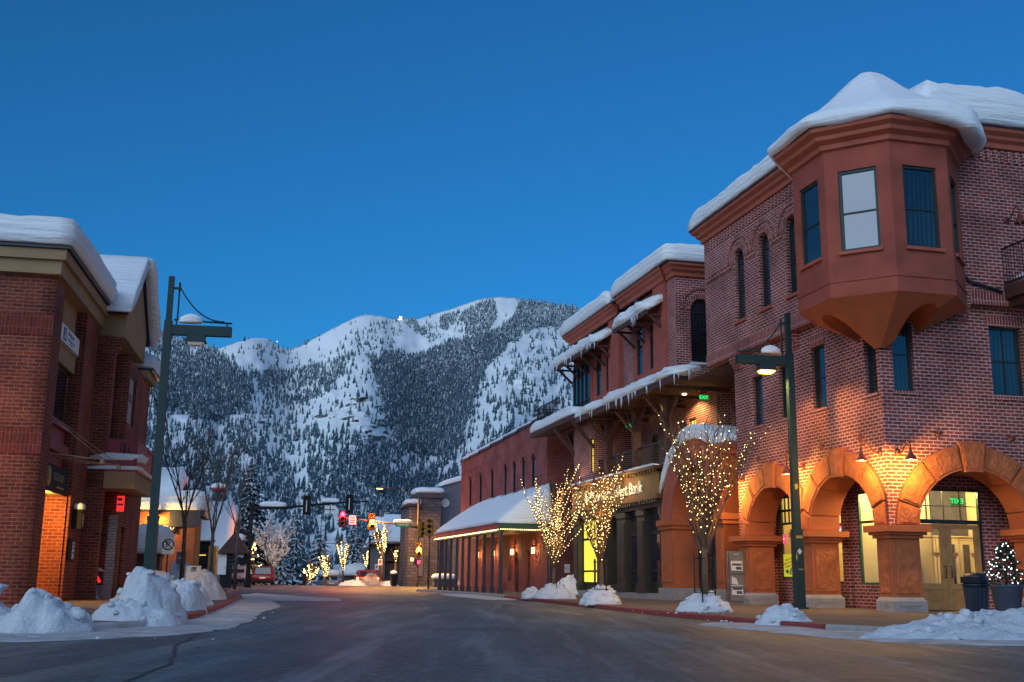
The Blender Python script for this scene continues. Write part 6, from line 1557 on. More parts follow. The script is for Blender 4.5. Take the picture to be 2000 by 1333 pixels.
# ------------------------------------------------------------------ traffic signals
MT['redlit_house'] = plain('red_lit_signal_housing', (.10,.02,.015), .5, .15)  # red glow of the lit lamp put into the housing colour
def sig_head(parent, loc, rz, lit, house=MT['yellow'], back=True, name='signal_head', sc=1.0):
    mb = MB(); mb.box(-.17, .17, -.1, .1, -.53, .53)
    if back: mb.box(-.26, .26, -.11, -.09, -.62, .62)
    for z in (.35, 0, -.35):
        for k in range(9):
            a0 = PI*(-.05+1.1*k/9); a1 = PI*(-.05+1.1*(k+1)/9); r = .145
            mb.add([(r*math.cos(a0), .1, z+r*math.sin(a0)), (r*math.cos(a1), .1, z+r*math.sin(a1)), (r*math.cos(a1), .3, z+r*math.sin(a1)), (r*math.cos(a0), .3, z+r*math.sin(a0))], [(0,1,2,3)])
    h = mb.build(name, house, parent); h.location = loc; h.rotation_euler = (0,0,rz); h.scale = (sc,)*3
    for i, z in enumerate((.35, 0, -.35)):
        lr = .17 if lit == i else .13  # lit lens drawn larger to stand for its glow
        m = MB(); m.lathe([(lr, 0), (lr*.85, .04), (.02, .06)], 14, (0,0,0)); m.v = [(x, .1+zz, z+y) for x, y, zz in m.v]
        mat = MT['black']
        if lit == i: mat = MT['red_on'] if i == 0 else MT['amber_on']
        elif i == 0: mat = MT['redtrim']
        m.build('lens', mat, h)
    if lit is not None: light('POINT', 'signal_light', (0, .32, .35-.35*lit), 800 if lit == 0 else 450, (1.0,.012,.02) if lit == 0 else (1.0,.5,.08), h, shadow_soft_size=.12)
    return h
CAM_RZ = R(180)     # heads face back along the street
# right-hand signal beyond the crossing
P2 = Vector((-7.95, 97, .05)); t = thing('traffic_signal', 'brown traffic signal mast with lit red and amber heads by the stone building', 'traffic signal', P2, R(14)); 
mb = MB(); mb.lathe([(.16, 0), (.13, .3), (.11, 7.6)], 10); mb.build('pole', MT['pole'], t)
a = MB(); a.tube([(0, 0, 5.0), (-2.4, 0, 5.35), (-6.8, 0, 5.75)], [.09, .075, .05], 8); a.build('mast_arm', MT['pole'], t)
a = MB(); a.tube([(0, 0, 7.5), (-.9, 0, 8.0), (-2.2, 0, 8.35), (-3.2, 0, 8.4)], [.05, .045, .035, .03], 7); a.bar((-3.1, 0, 8.36), (-3.75, 0, 8.33), .2, .09); al = a.build('lamp_arm', MT['pole'], t)
b = MB(); b.box(-3.72, -3.2, -.09, .09, 8.25, 8.29); b.build('lens', MT['sodium'], al); light('SPOT', 'mast_lamp_light', (-3.46, 0, 8.2), 3000, (1.0,.48,.12), t, shadow_soft_size=.1, spot_size=R(168), spot_blend=.3)
sig_head(t, (-6.55, -.1, 5.62), CAM_RZ, 0, MT['redlit_house'], sc=1.15); sig_head(t, (-4.05, -.1, 5.45), CAM_RZ, 1, sc=1.15); sig_head(t, (.05, -.25, 3.2), CAM_RZ, 1, sc=1.1)
h = MB(); h.box(-.25, .25, -.2, .1, 1.85, 2.35); h.build('walk_signal', MT['black'], t); h = MB(); h.box(-.02, .2, -.215, -.2, 1.95, 2.25); h.build('walk_lens', MT['red_on'], t)
h = MB(); h.box(-.6, -.3, -.05, .05, 2.15, 2.45); h.build('push_button_sign', MT['white'], t)
s = thing('street_name_sign', 'green MAIN ST street name sign on the right mast arm', 'sign', P2+Matrix.Rotation(R(14), 3, 'Z') @ Vector((-1.35, -.12, 5.25)), R(14)); m = MB(); m.box(-.65, .65, -.02, .02, -.19, .19); m.build('panel', MT['street_green'], s); put_text('lettering', 'MAIN ST', .27, Matrix(((1,0,0,0),(0,0,-1,-.024),(0,1,0,0),(0,0,0,1))), MT['signwhite'], s, .003)
cap_snow('cap_snow', 'snow lump on the green street name sign', P2+Matrix.Rotation(R(14), 3, 'Z') @ Vector((-1.35, -.05, 5.42)), R(14), 1.5, .3, .26, 12, 20)
s = thing('lane_sign', 'white lane control sign between the red and amber signal heads', 'sign', P2+Matrix.Rotation(R(14), 3, 'Z') @ Vector((-5.7, -.12, 5.55)), R(14)); m = MB(); m.box(-.3, .3, -.02, .02, -.38, .38); m.build('panel', MT['white'], s)
for k in range(3): m = MB(); m.box(-.18, .18, -.024, -.02, -.27+.2*k, -.2+.2*k); m.build('lettering', MT['redsign'], s)
# twin heads on the near right corner of the crossing
s = thing('twin_signal_heads', 'pair of yellow signal heads on a bracket beside the porch roof', 'traffic signal', (-6.6, 88, 0), R(14)); m = MB(); m.tube([(.3, 0, 0), (.3, 0, 5.2)], .08, 8); m.tube([(.3, 0, 4.6), (-.25, 0, 4.6)], .04, 6); m.build('pole', MT['pole'], s)
sig_head(s, (-.35, -.1, 4.55), R(195), None, sc=1.0); sig_head(s, (.25, -.2, 4.75), R(165), None, sc=1.15)
# left-hand signal
P1 = Vector((-19.2, 83, 0)); t = thing('traffic_signal', 'black traffic signal mast reaching over the road from the left pavement', 'traffic signal', P1, R(8))
mb = MB(); mb.lathe([(.28, 0), (.22, .25), (.17, .4), (.13, 6.1)], 10); mb.build('pole', MT['black'], t)
a = MB(); a.tube([(0, 0, 5.75), (2.5, 0, 5.85), (6.0, 0, 6.25), (8.6, 0, 6.45)], [.11, .1, .08, .05], 8); a.build('mast_arm', MT['black'], t)
for x, z in ((4.0, 6.05), (7.15, 6.2)): sig_head(t, (x, -.1, z), R(10), None, MT['black'], sc=1.15)
for x, z, l in ((4.0, 6.1, 0), (7.15, 6.3, 0)): m = MB(); m.box(x-.03, x+.03, -.3, -.24, z-.55, z+.3); m.build('head_bracket', MT['white'], t)
m = MB(); m.box(-.95, -.35, -.15, .15, 2.7, 4.2); m.build('side_head', MT['black'], t); m = MB(); m.box(-.95, .1, -.2, .2, 1.65, 2.15); m.build('walk_signal', MT['black'], t); m = MB(); m.box(-.05, .3, -.2, .2, .2, 1.0); m.build('control_box', MT['black'], t)
s = thing('street_name_sign', 'pale framed sign hanging from the left mast arm', 'sign', P1+Matrix.Rotation(R(8), 3, 'Z') @ Vector((5.75, -.1, 5.75)), R(8)); m = MB(); m.box(-.4, .4, -.02, .02, -.3, .3); m.build('panel', MT['white'], s); m = MB(); m.box(-.03, .03, -.03, -.021, -.3, .3); m.box(-.4, .4, -.03, -.021, -.03, .03); m.build('bars', MT['flash'], s)
Rp = Matrix.Rotation(R(8), 3, 'Z')
cap_snow('cap_snow', 'long snow mound on the left mast arm near its pole', P1+Rp @ Vector((1.55, 0, 5.9)), R(8), 1.8, .3, .36, 14, 24)
cap_snow('cap_snow', 'small snow mound on the left mast arm above the framed sign', P1+Rp @ Vector((5.75, 0, 6.3)), R(8), 1.2, .3, .3, 15, 24)
s = thing('pedestrian_signal', 'glowing red pedestrian signal beside the bare trees', 'pedestrian signal', (-19.7, 81, 0), R(8)); m = MB(); m.tube([(0,0,0), (0,0,3.6)], .07, 8); m.build('pole', MT['black'], s); m = MB(); m.box(-.25, .28, -.15, .1, 2.75, 3.3); m.build('housing', MT['black'], s)
m = MB(); m.box(-.18, .22, -.165, -.151, 2.82, 3.24); m.build('lens', emit('red_hand_signal', (1.0,.04,.05), 3.0), s)
cap_snow('cap_snow', 'pink lit snow clump on the pedestrian signal', (-19.6, 81, 3.32), 0, .9, .5, .45, 16, 20)
# overhead cable
s = thing('overhead_cable', 'thin frosted cable strung across the far street', 'cable', (-9, 110, 0)); m = MB(); m.tube([(-26+33*q, 0, 4.15+.9*(abs(q-.5)*2)**2-.25*q-.6*(1-(2*q-1)**2)*0) for q in [i/24 for i in range(25)]], .045, 5); m.build('cable', MT['grey'], s)
# utility pole with bracket near the timber building
s = thing('utility_pole', 'dark pole with angled crossbar in front of the gabled timber building', 'pole', (-14.6, 117, -.3), R(10)); m = MB(); m.tube([(0,0,0), (0,0,5.4)], .12, 7); m.build('shaft', MT['black'], s); m = MB(); m.bar((-1.6, 0, 4.9), (.0, 0, 4.3), .1); m.bar((0, 0, 4.8), (1.2, 0, 5.9), .12); m.bar((-.2, 0, 5.3), (1.6, 0, 5.3), .1); m.build('crossbar', MT['black'], s)
# ------------------------------------------------------------------ vehicles
def car(name, label, cat, loc, rz, paint, L_=4.5, W_=1.85, H_=1.65, suv=True, lit_rear=False, front=False, roofsnow=False):
    t = thing(name, label, cat, loc, rz)     # local +y = forward
    w = W_/2; prof = [(-L_/2, .45), (-L_/2, .95), (-L_/2+.12, 1.02), (-L_/2+.45, H_-.04), (-L_/2+.8, H_), (.35, H_), (1.0, 1.03), (L_/2-.15, .88), (L_/2, .7), (L_/2, .4), (L_/2-.6, .28), (-L_/2+.5, .28)]
    mb = MB(); rings = []
    for x, s in ((-w, .92), (-w*.93, 1), (-w*.6, 1.01), (0, 1.015), (w*.6, 1.01), (w*.93, 1), (w, .92)):
        rg = []
        for y, z in prof:
            top = max(0, (z-1.0)/(H_-1.0)); xx = x*(1-.16*top); rg.append((xx, y*(1 if abs(x) < w*.9 else .985), .28+(z-.28)*s))
        rings.append(rg)
    mb.loft(rings, 0, True); mb.build('body', paint, t)
    g = MB(); 
    yr0, yr1 = -L_/2+.16, -L_/2+.44
    g.add([(-w*.72, yr0-.03, 1.08), (w*.72, yr0-.03, 1.08), (w*.64, yr1-.06, H_-.12), (-w*.64, yr1-.06, H_-.12)], [(0,1,2,3)]); g.build('rear_window', MT['glass_store'], t)
    g = MB(); g.add([(-w*.74, 1.02, 1.08), (w*.74, 1.02, 1.08), (w*.66, .44, H_-.1), (-w*.66, .44, H_-.1)], [(0,1,2,3)]); g.build('windscreen', MT['glass'], t)
    for sx in (-1, 1):
        g = MB(); g.add([(sx*w*.975, -L_/2+.6, 1.08), (sx*w*.975, .75, 1.06), (sx*w*.9, .3, H_-.14), (sx*w*.9, -L_/2+.75, H_-.12)], [(0,1,2,3)]); g.build('side_window', MT['glass'], t)
        for y in (-L_/2+.85, L_/2-.85):
            m = MB(); m.lathe([(.34, -.1), (.34, .1)], 18, (0,0,0)); m.v = [(sx*(w-.1)+z, y+x, .34+yy) for x, yy, z in m.v]; wl = m.build('wheel', MT['tyre'], t)
            m = MB(); m.lathe([(.2, -.105), (.2, .105)], 12, (0,0,0)); m.v = [(sx*(w-.1)+z, y+x, .34+yy) for x, yy, z in m.v]; m.build('rim', MT['grey'], wl)
        m = MB(); m.box(sx*w*.93-.11, sx*w*.93+.09, -L_/2-.02, -L_/2+.12, .78, .98); m.build('tail_light', MT['tail'] if lit_rear else MT['redtrim'], t)
        m = MB(); m.box(sx*w*.72-.18, sx*w*.72+.18, L_/2-.1, L_/2+.015, .64, .8); m.build('headlight', MT['white'], t)
        m = MB(); m.box(sx*(w+.02)-.1, sx*(w+.02)+.1, .65, .85, 1.0, 1.14); m.build('mirror', paint, t)
    m = MB(); m.box(-w*.9, w*.9, -L_/2-.06, -L_/2+.05, .38, .56); m.box(-w*.85, w*.85, L_/2-.05, L_/2+.05, .34, .5); m.build('bumper', MT['black'], t)
    m = MB(); m.box(-.26, .26, -L_/2-.03, -L_/2+.02, .66, .80); m.build('number_plate', MT['white'], t)
    return t
car('car', 'red hatchback with glowing tail lights driving away in its exhaust cloud', 'car', (-13.2, 104, -.15), R(12), MT['carred'], 4.4, 1.95, 1.62, lit_rear=True)
car('parked_car', 'silver blue car facing the camera beside the left signal pole', 'car', (-23.4, 97, .05), R(190), MT['carblue'], 4.5, 1.85, 1.6)
car('parked_car', 'red pickup style car with snowy rear near the pink snow laden tree', 'car', (-22.6, 104, -.05), R(10), MT['carred'], 5.0, 2.0, 1.75)
c_ = car('parked_car', 'small car buried under a snow cap behind the far lit trees', 'car', (-19.4, 121, -.55), R(20), MT['carblue'], 4.4, 1.8, 1.55)
cap_snow('cap_snow', 'snow cap on the small buried car', (-19.4, 121, .9), R(20), 1.9, 3.6, .7, 19)
# exhaust cloud behind the red car
def smokemat():
    m = D.materials.new('exhaust_vapour'); m.use_nodes = True; nt = m.node_tree; nt.nodes.clear()
    o = N(nt, 'ShaderNodeOutputMaterial'); v = N(nt, 'ShaderNodeVolumePrincipled'); v.inputs['Color'].default_value = (.95,.95,.95,1)
    tc = N(nt, 'ShaderNodeTexCoord'); nz = N(nt, 'ShaderNodeTexNoise', Scale=1.6, Detail=3.0); nt.links.new(tc.outputs['Object'], nz.inputs['Vector'])
    mr = N(nt, 'ShaderNodeMapRange'); mr.inputs[1].default_value = .35; mr.inputs[2].default_value = .75; mr.inputs[3].default_value = .2; mr.inputs[4].default_value = 2.6; nt.links.new(nz.outputs[0], mr.inputs[0]); nt.links.new(mr.outputs[0], v.inputs['Density']); nt.links.new(v.outputs[0], o.inputs['Volume'])
    return m
mb = MB(); mb.lathe([(.15, .02), (1.0, .1), (1.15, .35), (.75, .75), (.45, 1.1), (.1, 1.3)], 16, (0,0,0), sy=.7); o = mb.build('exhaust_cloud', smokemat(), uv=False); o.location = (-12.35, 101.2, .0); tag(o, 'pale exhaust cloud behind the red car', 'exhaust cloud', kind='stuff')
# far snowy street furniture
t = thing('far_trash_bin', 'dark litter bin with snow beside the stone building', 'bin', (-10.4, 101.5, .05), 0); mb = MB(); mb.lathe([(.3, 0), (.33, 1.0), (.36, 1.02), (.36, 1.1), (.2, 1.3)], 14); mb.build('bin', MT['trash'], t); mb = MB(); mb.lathe([(.34, 1.1), (.3, 1.3), (.1, 1.42)], 12); mb.build('snow_cap', MT['snow'], t)
t = thing('stone_planter', 'dark square planter with a snow cap by the stone pier', 'planter', (-5.6, 96.5, 0), R(13)); mb = MB(); mb.box(-.9, .9, -.5, .5, 0, .75); mb.box(-.95, .95, -.55, .55, .62, .76); mb.build('box', MT['greyd'], t)
cap_snow('cap_snow', 'snow cap on the dark square planter by the stone pier', (-5.6, 96.5, .76), R(13), 1.9, 1.1, .42, 21, 28)
for i, (x, y, z0, lab) in enumerate(((-11.6, 101, .05, 'white parking sign on a thin post under the tall far lit tree'), (-13.2, 112, -.3, 'white parking sign on a thin post beside the grey wall'))):
    s = post_sign('parking_sign', lab, (x, y, z0), R(193), 2.4, .36, .55, MT['white'], MT['pole']); s.rotation_euler = (0,0,R(-80)); 
    m = MB(); m.box(.051, .055, -.1, .1, 2.0, 2.3); m.build('lettering', MT['redsign'], s)
t = thing('bollard_light', 'small glowing post light at the far end of the street', 'post light', (-19.9, 110, -.25)); mb = MB(); mb.lathe([(.22, 0), (.2, 1.3), (.26, 1.32), (.26, 1.4)], 10); mb.build('post', MT['brownwood'], t); mb = MB(); mb.ball((-.05, -.1, 1.55), .12); mb.build('lamp', MT['bulb'], t)
t = thing('snowy_hut', 'low hut with domed snow roof behind the far lit trees', 'hut', (-17.2, 128, -.7), R(10)); mb = MB(); mb.box(-1.6, 1.6, -1.2, 1.2, 0, 1.9); mb.build('wall', MT['greyd'], t); mb = MB(); mb.lathe([(2.3, 1.7), (2.4, 1.95), (1.9, 2.6), (1.0, 3.0), (.1, 3.1)], 20, sy=.8); mb.build('snowy_roof', MT['snow'], t)
t = thing('snow_covered_sign', 'pole topped with a red edged snow disc above the left roofs', 'sign', (-26.2, 100, 0)); mb = MB(); mb.tube([(0,0,0), (0,0,8.3)], .08, 6); mb.build('post', MT['pole'], t); mb = MB(); mb.lathe([(.5, 0), (.68, .12), (.68, .3)], 16, (0,0,8.2)); mb.build('lamp_disc', MT['redtrim'], t); mb = MB(); mb.lathe([(.68, 0), (.72, .2), (.5, .42), (.1, .5)], 16, (0,0,8.5)); mb.build('snow_cap', MT['snow'], t)
# ------------------------------------------------------------------ trees
def bare_tree(rnd, H, vase=True, spread=.9, n0=7, trunk_h=1.1, r0=.09, twigs=1.0, lean=0):
    """returns trunk polyline list, branch polylines [(pts, radii, level)]"""
    segs = []
    tk = [Vector((0,0,0)), Vector((.02, .01, trunk_h*.5)), Vector((lean*.1, 0, trunk_h))]
    segs.append((tk, [r0*1.2, r0, r0*.95], 0))
    def grow(p, d, L_, r, lev):
        n = 6; pts = [p]; q = p.copy(); dd = d.normalized()
        for i in range(n):
            dd = (dd+Vector((rnd.uniform(-.11,.11), rnd.uniform(-.11,.11), rnd.uniform(.0,.10)))).normalized()
            q = q+dd*L_/n; pts.append(q.copy())
        segs.append((pts, [max(.004, r*(1-.8*i/n)) for i in range(n+1)], lev))
        if lev >= 3: return
        k = int((5, 5, 4)[lev-1]*twigs)
        for _ in range(k):
            i = rnd.randint(1, n-1); b = pts[i]; az = rnd.uniform(0, 2*PI)
            side = Vector((math.cos(az), math.sin(az), rnd.uniform(.2, .8))).normalized()
            grow(b, (dd*.9+side*.75).normalized(), L_*rnd.uniform(.35, .6), r*.5, lev+1)
    top = tk[-1]
    for k in range(n0):
        a = 2*PI*k/n0+rnd.uniform(-.3, .3)
        s = spread*rnd.uniform(.25, 1.0) if k else .08
        d = Vector((math.cos(a)*s*.55, math.sin(a)*s*.55, 1.0))
        st = tk[-1]+Vector((0,0,rnd.uniform(-.35, .0)*trunk_h*.6))
        grow(st, d, (H-trunk_h)*rnd.uniform(.72, 1.0)*(1.0 if s < .7 else .85), r0*.55, 1)
    return segs
def build_tree(t, segs, bark, snow=False, min_r=.0, n=5):
    mb = MB(); mb.tube(segs[0][0], segs[0][1], 7); tr = mb.build('trunk', bark, t, uv=False)
    mb = MB()
    for pts, rad, lev in segs[1:]: mb.tube(pts, [max(min_r, x) for x in rad], n if lev < 2 else 3, cap=False)
    mb.build('crown', bark, t, uv=False)
def stakes(t, h=1.5):
    mb = MB()
    for a in range(4):
        x, y = .28*math.cos(a*PI/2+.4), .28*math.sin(a*PI/2+.4); mb.tube([(x, y, 0), (x, y, h)], .02, 5)
    for z in (.5, 1.4): mb.tube([(.28*math.cos(k*PI/4), .28*math.sin(k*PI/4), z) for k in range(9)], .012, 4)
    mb.build('tree_guard', MT['iron'], t)
def bulbs_on(segs, step, rnd, maxlev=2, zmin=.8, off=.03):
    P = []
    for pts, rad, lev in segs:
        if lev > maxlev or (lev == 0 and zmin > 1): continue
        acc = 0
        for i in range(len(pts)-1):
            a, b = pts[i], pts[i+1]; L_ = (b-a).length; k = int((acc+L_)/step); 
            for j in range(1, k+1):
                f = (j*step-acc)/L_
                if 0 <= f <= 1:
                    p = a.lerp(b, f)
                    if p.z > zmin: P.append(p+Vector((rnd.uniform(-off, off), rnd.uniform(-off, off), rnd.uniform(-off, off))))
            acc = (acc+L_) % step
    return P
def fairy(label, loc, P, r, mat, limit=100, group='string lights on the street trees', rz=0, segs=None, maxlev=1, lp=0):
    ls = thing('string_lights', label, 'string lights', loc, rz, group)
    if segs:
        mb = MB()
        for pts, rad, lev in segs:
            if lev <= maxlev: mb.tube([p+Vector((.012, .012, 0)) for p in pts], .006, 3, cap=False)
        mb.build('cord', MT['iron'], ls, uv=False)
    m_ = MB(); m_.ball((0,0,0), r, 0, 6, 4); b0 = m_.build('bulb', mat, ls, uv=False); b0.location = P[0]
    for p in P[1:limit]: c_ = b0.copy(); COL.objects.link(c_); c_.location = p; c_.scale = (random.uniform(.55, 1.15),)*3
    c0 = sum(P, Vector())/len(P)
    if lp: 
        for dz in (-.9, 0, .9): light('POINT', 'string_glow', c0+Vector((0, 0, dz)), lp, (1.0,.55,.16), ls, shadow_soft_size=.3)
    if len(P) > limit:
        m_ = MB()
        for p in P[limit:]: m_.ball(p, r*random.uniform(.5, 1.1), 0, 5, 4)
        o = m_.build('bulb_mass', mat, ls, uv=False); o['kind'] = 'stuff'
    return ls
def lit_tree(label, loc, H, seed, step, r, spread, group, limit=100, trunk_h=1.1, maxlev=2, mat='fairy', zmin=.9, n0=8, twigs=1.0, light_p=0, guard=True, r0=.08, minr=.0):
    rnd = random.Random(seed); t = thing('lit_tree', label, 'tree', loc, seed*1.3, group)
    segs = bare_tree(rnd, H, True, spread, n0, trunk_h, r0, twigs)
    build_tree(t, segs, MT['barkwarm'], min_r=minr)
    if guard: stakes(t)
    P = bulbs_on(segs, step, rnd, maxlev, zmin); rnd.shuffle(P)
    fairy('lights on the '+label, loc, P, r, MT[mat], limit, rz=seed*1.3, segs=segs if guard else None, lp=14 if guard else 0)
    return t
GT = 'bare street trees wound with lights'
lit_tree('nearest bare vase shaped tree, before the bank portico', (5.25, 30.4, 0), 5.4, 3, .22, .0125, .8, GT, maxlev=2, zmin=1.5, trunk_h=1.7, n0=10, r0=.085, twigs=1.25)
lit_tree('middle bare tree, before the bank sign', (3.1, 38.4, 0), 4.8, 5, .16, .0145, .8, GT, maxlev=2, zmin=1.4, trunk_h=1.5, n0=8)
lit_tree('third bare tree, before the stained brick side wall', (1.9, 48.4, 0), 4.9, 6, .13, .0165, .75, GT, maxlev=2, zmin=1.0, trunk_h=1.3, n0=10)
FT = 'far street trees wrapped densely with lights'
def far_tree(label, loc, H, seed, sp, th, n0=5): lit_tree(label, loc, H, seed, .22, .062, sp, FT, limit=60, trunk_h=th, maxlev=1, mat='fairyfar', zmin=.5, n0=n0, twigs=.6, guard=False, r0=.12, minr=.02)
far_tree('tall far tree before the brown timber building', (-11.7, 103.5, .05), 6.2, 11, .8, 2.9, 6)
far_tree('slim short far tree right of the tall one', (-10.5, 104, .05), 3.6, 12, .35, 2.0, 3)
far_tree('far tree standing behind the red car', (-17.4, 118, -.3), 5.2, 13, 1.0, 1.8, 6)
far_tree('small far tree at the pole right of the red car', (-15.2, 120, -.3), 4.2, 14, .5, 2.0, 3)
far_tree('round far tree left of the red car', (-18.2, 112, -.3), 3.8, 15, 1.1, 1.0, 7)
far_tree('lowest far tree beside the buried car', (-19.3, 110, -.3), 2.9, 16, 1.2, .6, 7)
# bare unlit trees on the left pavement
def bare(label, loc, H, seed, sp, th, n0, tw=1.0):
    t = thing('bare_tree', label, 'tree', loc, seed, 'bare trees on the left pavement'); build_tree(t, bare_tree(random.Random(seed), H, False, sp, n0, th, .085, tw), MT['bark'])
bare('tall forked bare tree just right of the left lamp post', (-13.2, 45.5, 0), 8.4, 31, .75, 3.0, 4)
bare('slender bare tree in front of the dark kiosk', (-13.9, 52.5, 0), 8.0, 32, .5, 2.8, 4)
bare('thin leaning bare tree near the red pedestrian signal', (-17.2, 71, 0), 9.0, 33, .55, 3.6, 3)
# spruces
def spruce(label, loc, H, R0, seed, tiers=16, snowy=.5, group=None, name='spruce_tree', fine=1.0, nm='needle_far'):
    rnd = random.Random(seed); t = thing(name, label, 'tree', loc, 0, group)
    mb = MB(); mb.tube([(0,0,0), (0,0,H*.97)], [H*.014, .02], 6); mb.build('trunk', MT['bark'], t, uv=False)
    f = MB(); s = MB()
    for i in range(tiers):
        q = i/(tiers-1); z = H*(.08+.9*q); rr = R0*(1-q)**.85*rnd.uniform(.75, 1.1)+.12; nb = int((9-4*q)*fine)+3
        for k in range(nb):
            a = 2*PI*(k+rnd.random()*.7)/nb; L_ = rr*rnd.uniform(.6, 1.1); d = Vector((math.cos(a), math.sin(a), 0)); sd = Vector((-d.y, d.x, 0)); n = 5
            pts = [d*L_*j/n+Vector((0,0,z-.42*L_*(j/n)**1.5+(.18*L_*max(0, j/n-.75)))) for j in range(n+1)]
            for j in range(n):
                w = L_*.30*(1-.6*j/n)
                for sg in (-1, 1):
                    for m in range(2):
                        b_ = pts[j].lerp(pts[j+1], m*.5); tip = b_+d*w*.75+sd*sg*w*rnd.uniform(.6, 1.1)+Vector((0,0,-w*rnd.uniform(.15, .5)))
                        f.add([b_-d*.05*L_, b_+d*.12*L_, tip], [(0,1,2)])
                if rnd.random() < snowy and j > 0:
                    w *= .75; o = Vector((0,0,.05+.02*L_))
                    s.add([pts[j]+o-sd*w*.45, pts[j]+o*1.9, pts[j]+o+sd*w*.45, pts[min(n, j+1)]+o*.8+sd*w*.25, pts[min(n, j+1)]+o*1.7, pts[min(n, j+1)]+o*.8-sd*w*.25], [(0,1,4,5),(1,2,3,4)], 0, True)
    f.build('crown', MT[nm], t, uv=False)
    if s.v: s.build('crown_snow', MT['snow'], t, uv=False)['kind'] = 'stuff'
MT['needle_dark'] = plain('dark_spruce_needles', (.007,.014,.013), .9, .3, 1.5)
MT['needle_far'] = plain('blue_green_spruce_needles', (.022,.045,.035), .85, .4, 1.5)
spruce('tall dark spruce dusted with snow behind the left traffic signal', (-27.5, 118, -.4), 14.2, 3.9, 41, 26, .25, fine=1.9, nm='needle_dark')
spruce('dark spruce with snowy boughs standing at the far end of the street', (-23.6, 140, -1), 9.5, 2.3, 42, 16, .7)
spruce('slimmer spruce right of the one ending the street', (-20.6, 152, -1), 12.5, 2.0, 43, 16, .4)
spruce('spruce left of the one ending the street', (-28.5, 150, -1), 13.5, 2.6, 44, 16, .5)
spruce('frosted spruce beside the pink snow laden tree', (-26.0, 128, -.6), 6.5, 2.2, 45, 13, .9)
spruce('tall spruce at the right of the street end', (-16.5, 150, -1), 12.0, 2.6, 46, 16, .5)
spruce('broad spruce behind the far lit trees', (-19.2, 138, -1), 9.0, 2.6, 47, 14, .55)
spruce('dim spruce behind the red pickup', (-31.5, 146, -1), 10.5, 2.8, 48, 14, .5)
# pink snow laden tree
t = thing('snow_laden_tree', 'bare tree laden with snow tinted pink by the lights, right of the left signal pole', 'tree', (-22.7, 108, -.2)); sg = bare_tree(random.Random(51), 6.6, True, 1.5, 9, 1.6, .13, 1.25); build_tree(t, sg, MT['bark'], min_r=.03)
mb = MB(); rn = random.Random(3)
for pts, rad, lev in sg[1:]:
    for i in range(1, len(pts)-1):
        if rn.random() < .8: mb.tube([pts[i]+Vector((0,0,.06)), pts[i+1]+Vector((0,0,.06))], rn.uniform(.05, .12), 4)
mb.build('branch_snow', MT['snow'], t, uv=False)
# evergreen with warm lights beneath the pink tree
spruce('small christmas tree with warm lights left of the red pickup', (-24.4, 107.5, -.2), 4.2, 1.4, 52, 10, .3)
rn = random.Random(8); P = []
for k in range(60):
    q = rn.random(); a = rn.random()*2*PI; P.append(Vector((1.35*(1-q)*math.cos(a), 1.35*(1-q)*math.sin(a), .5+3.6*q)))
fairy('warm lights on the small christmas tree left of the red pickup', (-24.4, 107.5, -.2), P, .07, MT['fairyfar'])
# ------------------------------------------------------------------ mountain: terrain in polar form about the town
CAMH = .80; FPX = 2160.0; TH = R(12.15); RO = R(.6)
def bearing(x, y):
    """photo pixel -> (azimuth from +Y to the right, tangent of elevation)"""
    a = (x-1000)/FPX; b = -(y-666.5)/FPX
    a, b = a*math.cos(RO)-b*math.sin(RO), a*math.sin(RO)+b*math.cos(RO)
    X = a; Y = math.cos(TH)-b*math.sin(TH); Z = math.sin(TH)+b*math.cos(TH)
    return math.atan2(X, Y), Z/math.hypot(X, Y)
def lerp_tab(tab, x):
    if x <= tab[0][0]: return tab[0][1]
    for (a, b), (c, d) in zip(tab, tab[1:]):
        if x <= c: return b+(d-b)*(x-a)/(c-a)
    return tab[-1][1]
ridge = [(-200,610),(0,606),(150,622),(240,634),(285,646),(320,652),(345,658),(385,668),(425,682),(445,675),(470,667),(500,660),(520,662),(545,677),(560,684),(590,675),(620,658),(660,637),(700,618),(720,615),(745,618),(765,624),(790,622),(815,624),(850,613),(890,601),(920,590),(945,583),(975,580),(1005,582),(1040,591),(1080,599),(1150,607),(1250,625),(1400,650),(1600,690),(2200,760)]
X0, X1, NX = -250, 2250, 420; NY = 190; YB = 1160
def gauss(x, m, s): return math.exp(-((x-m)/s)**2)
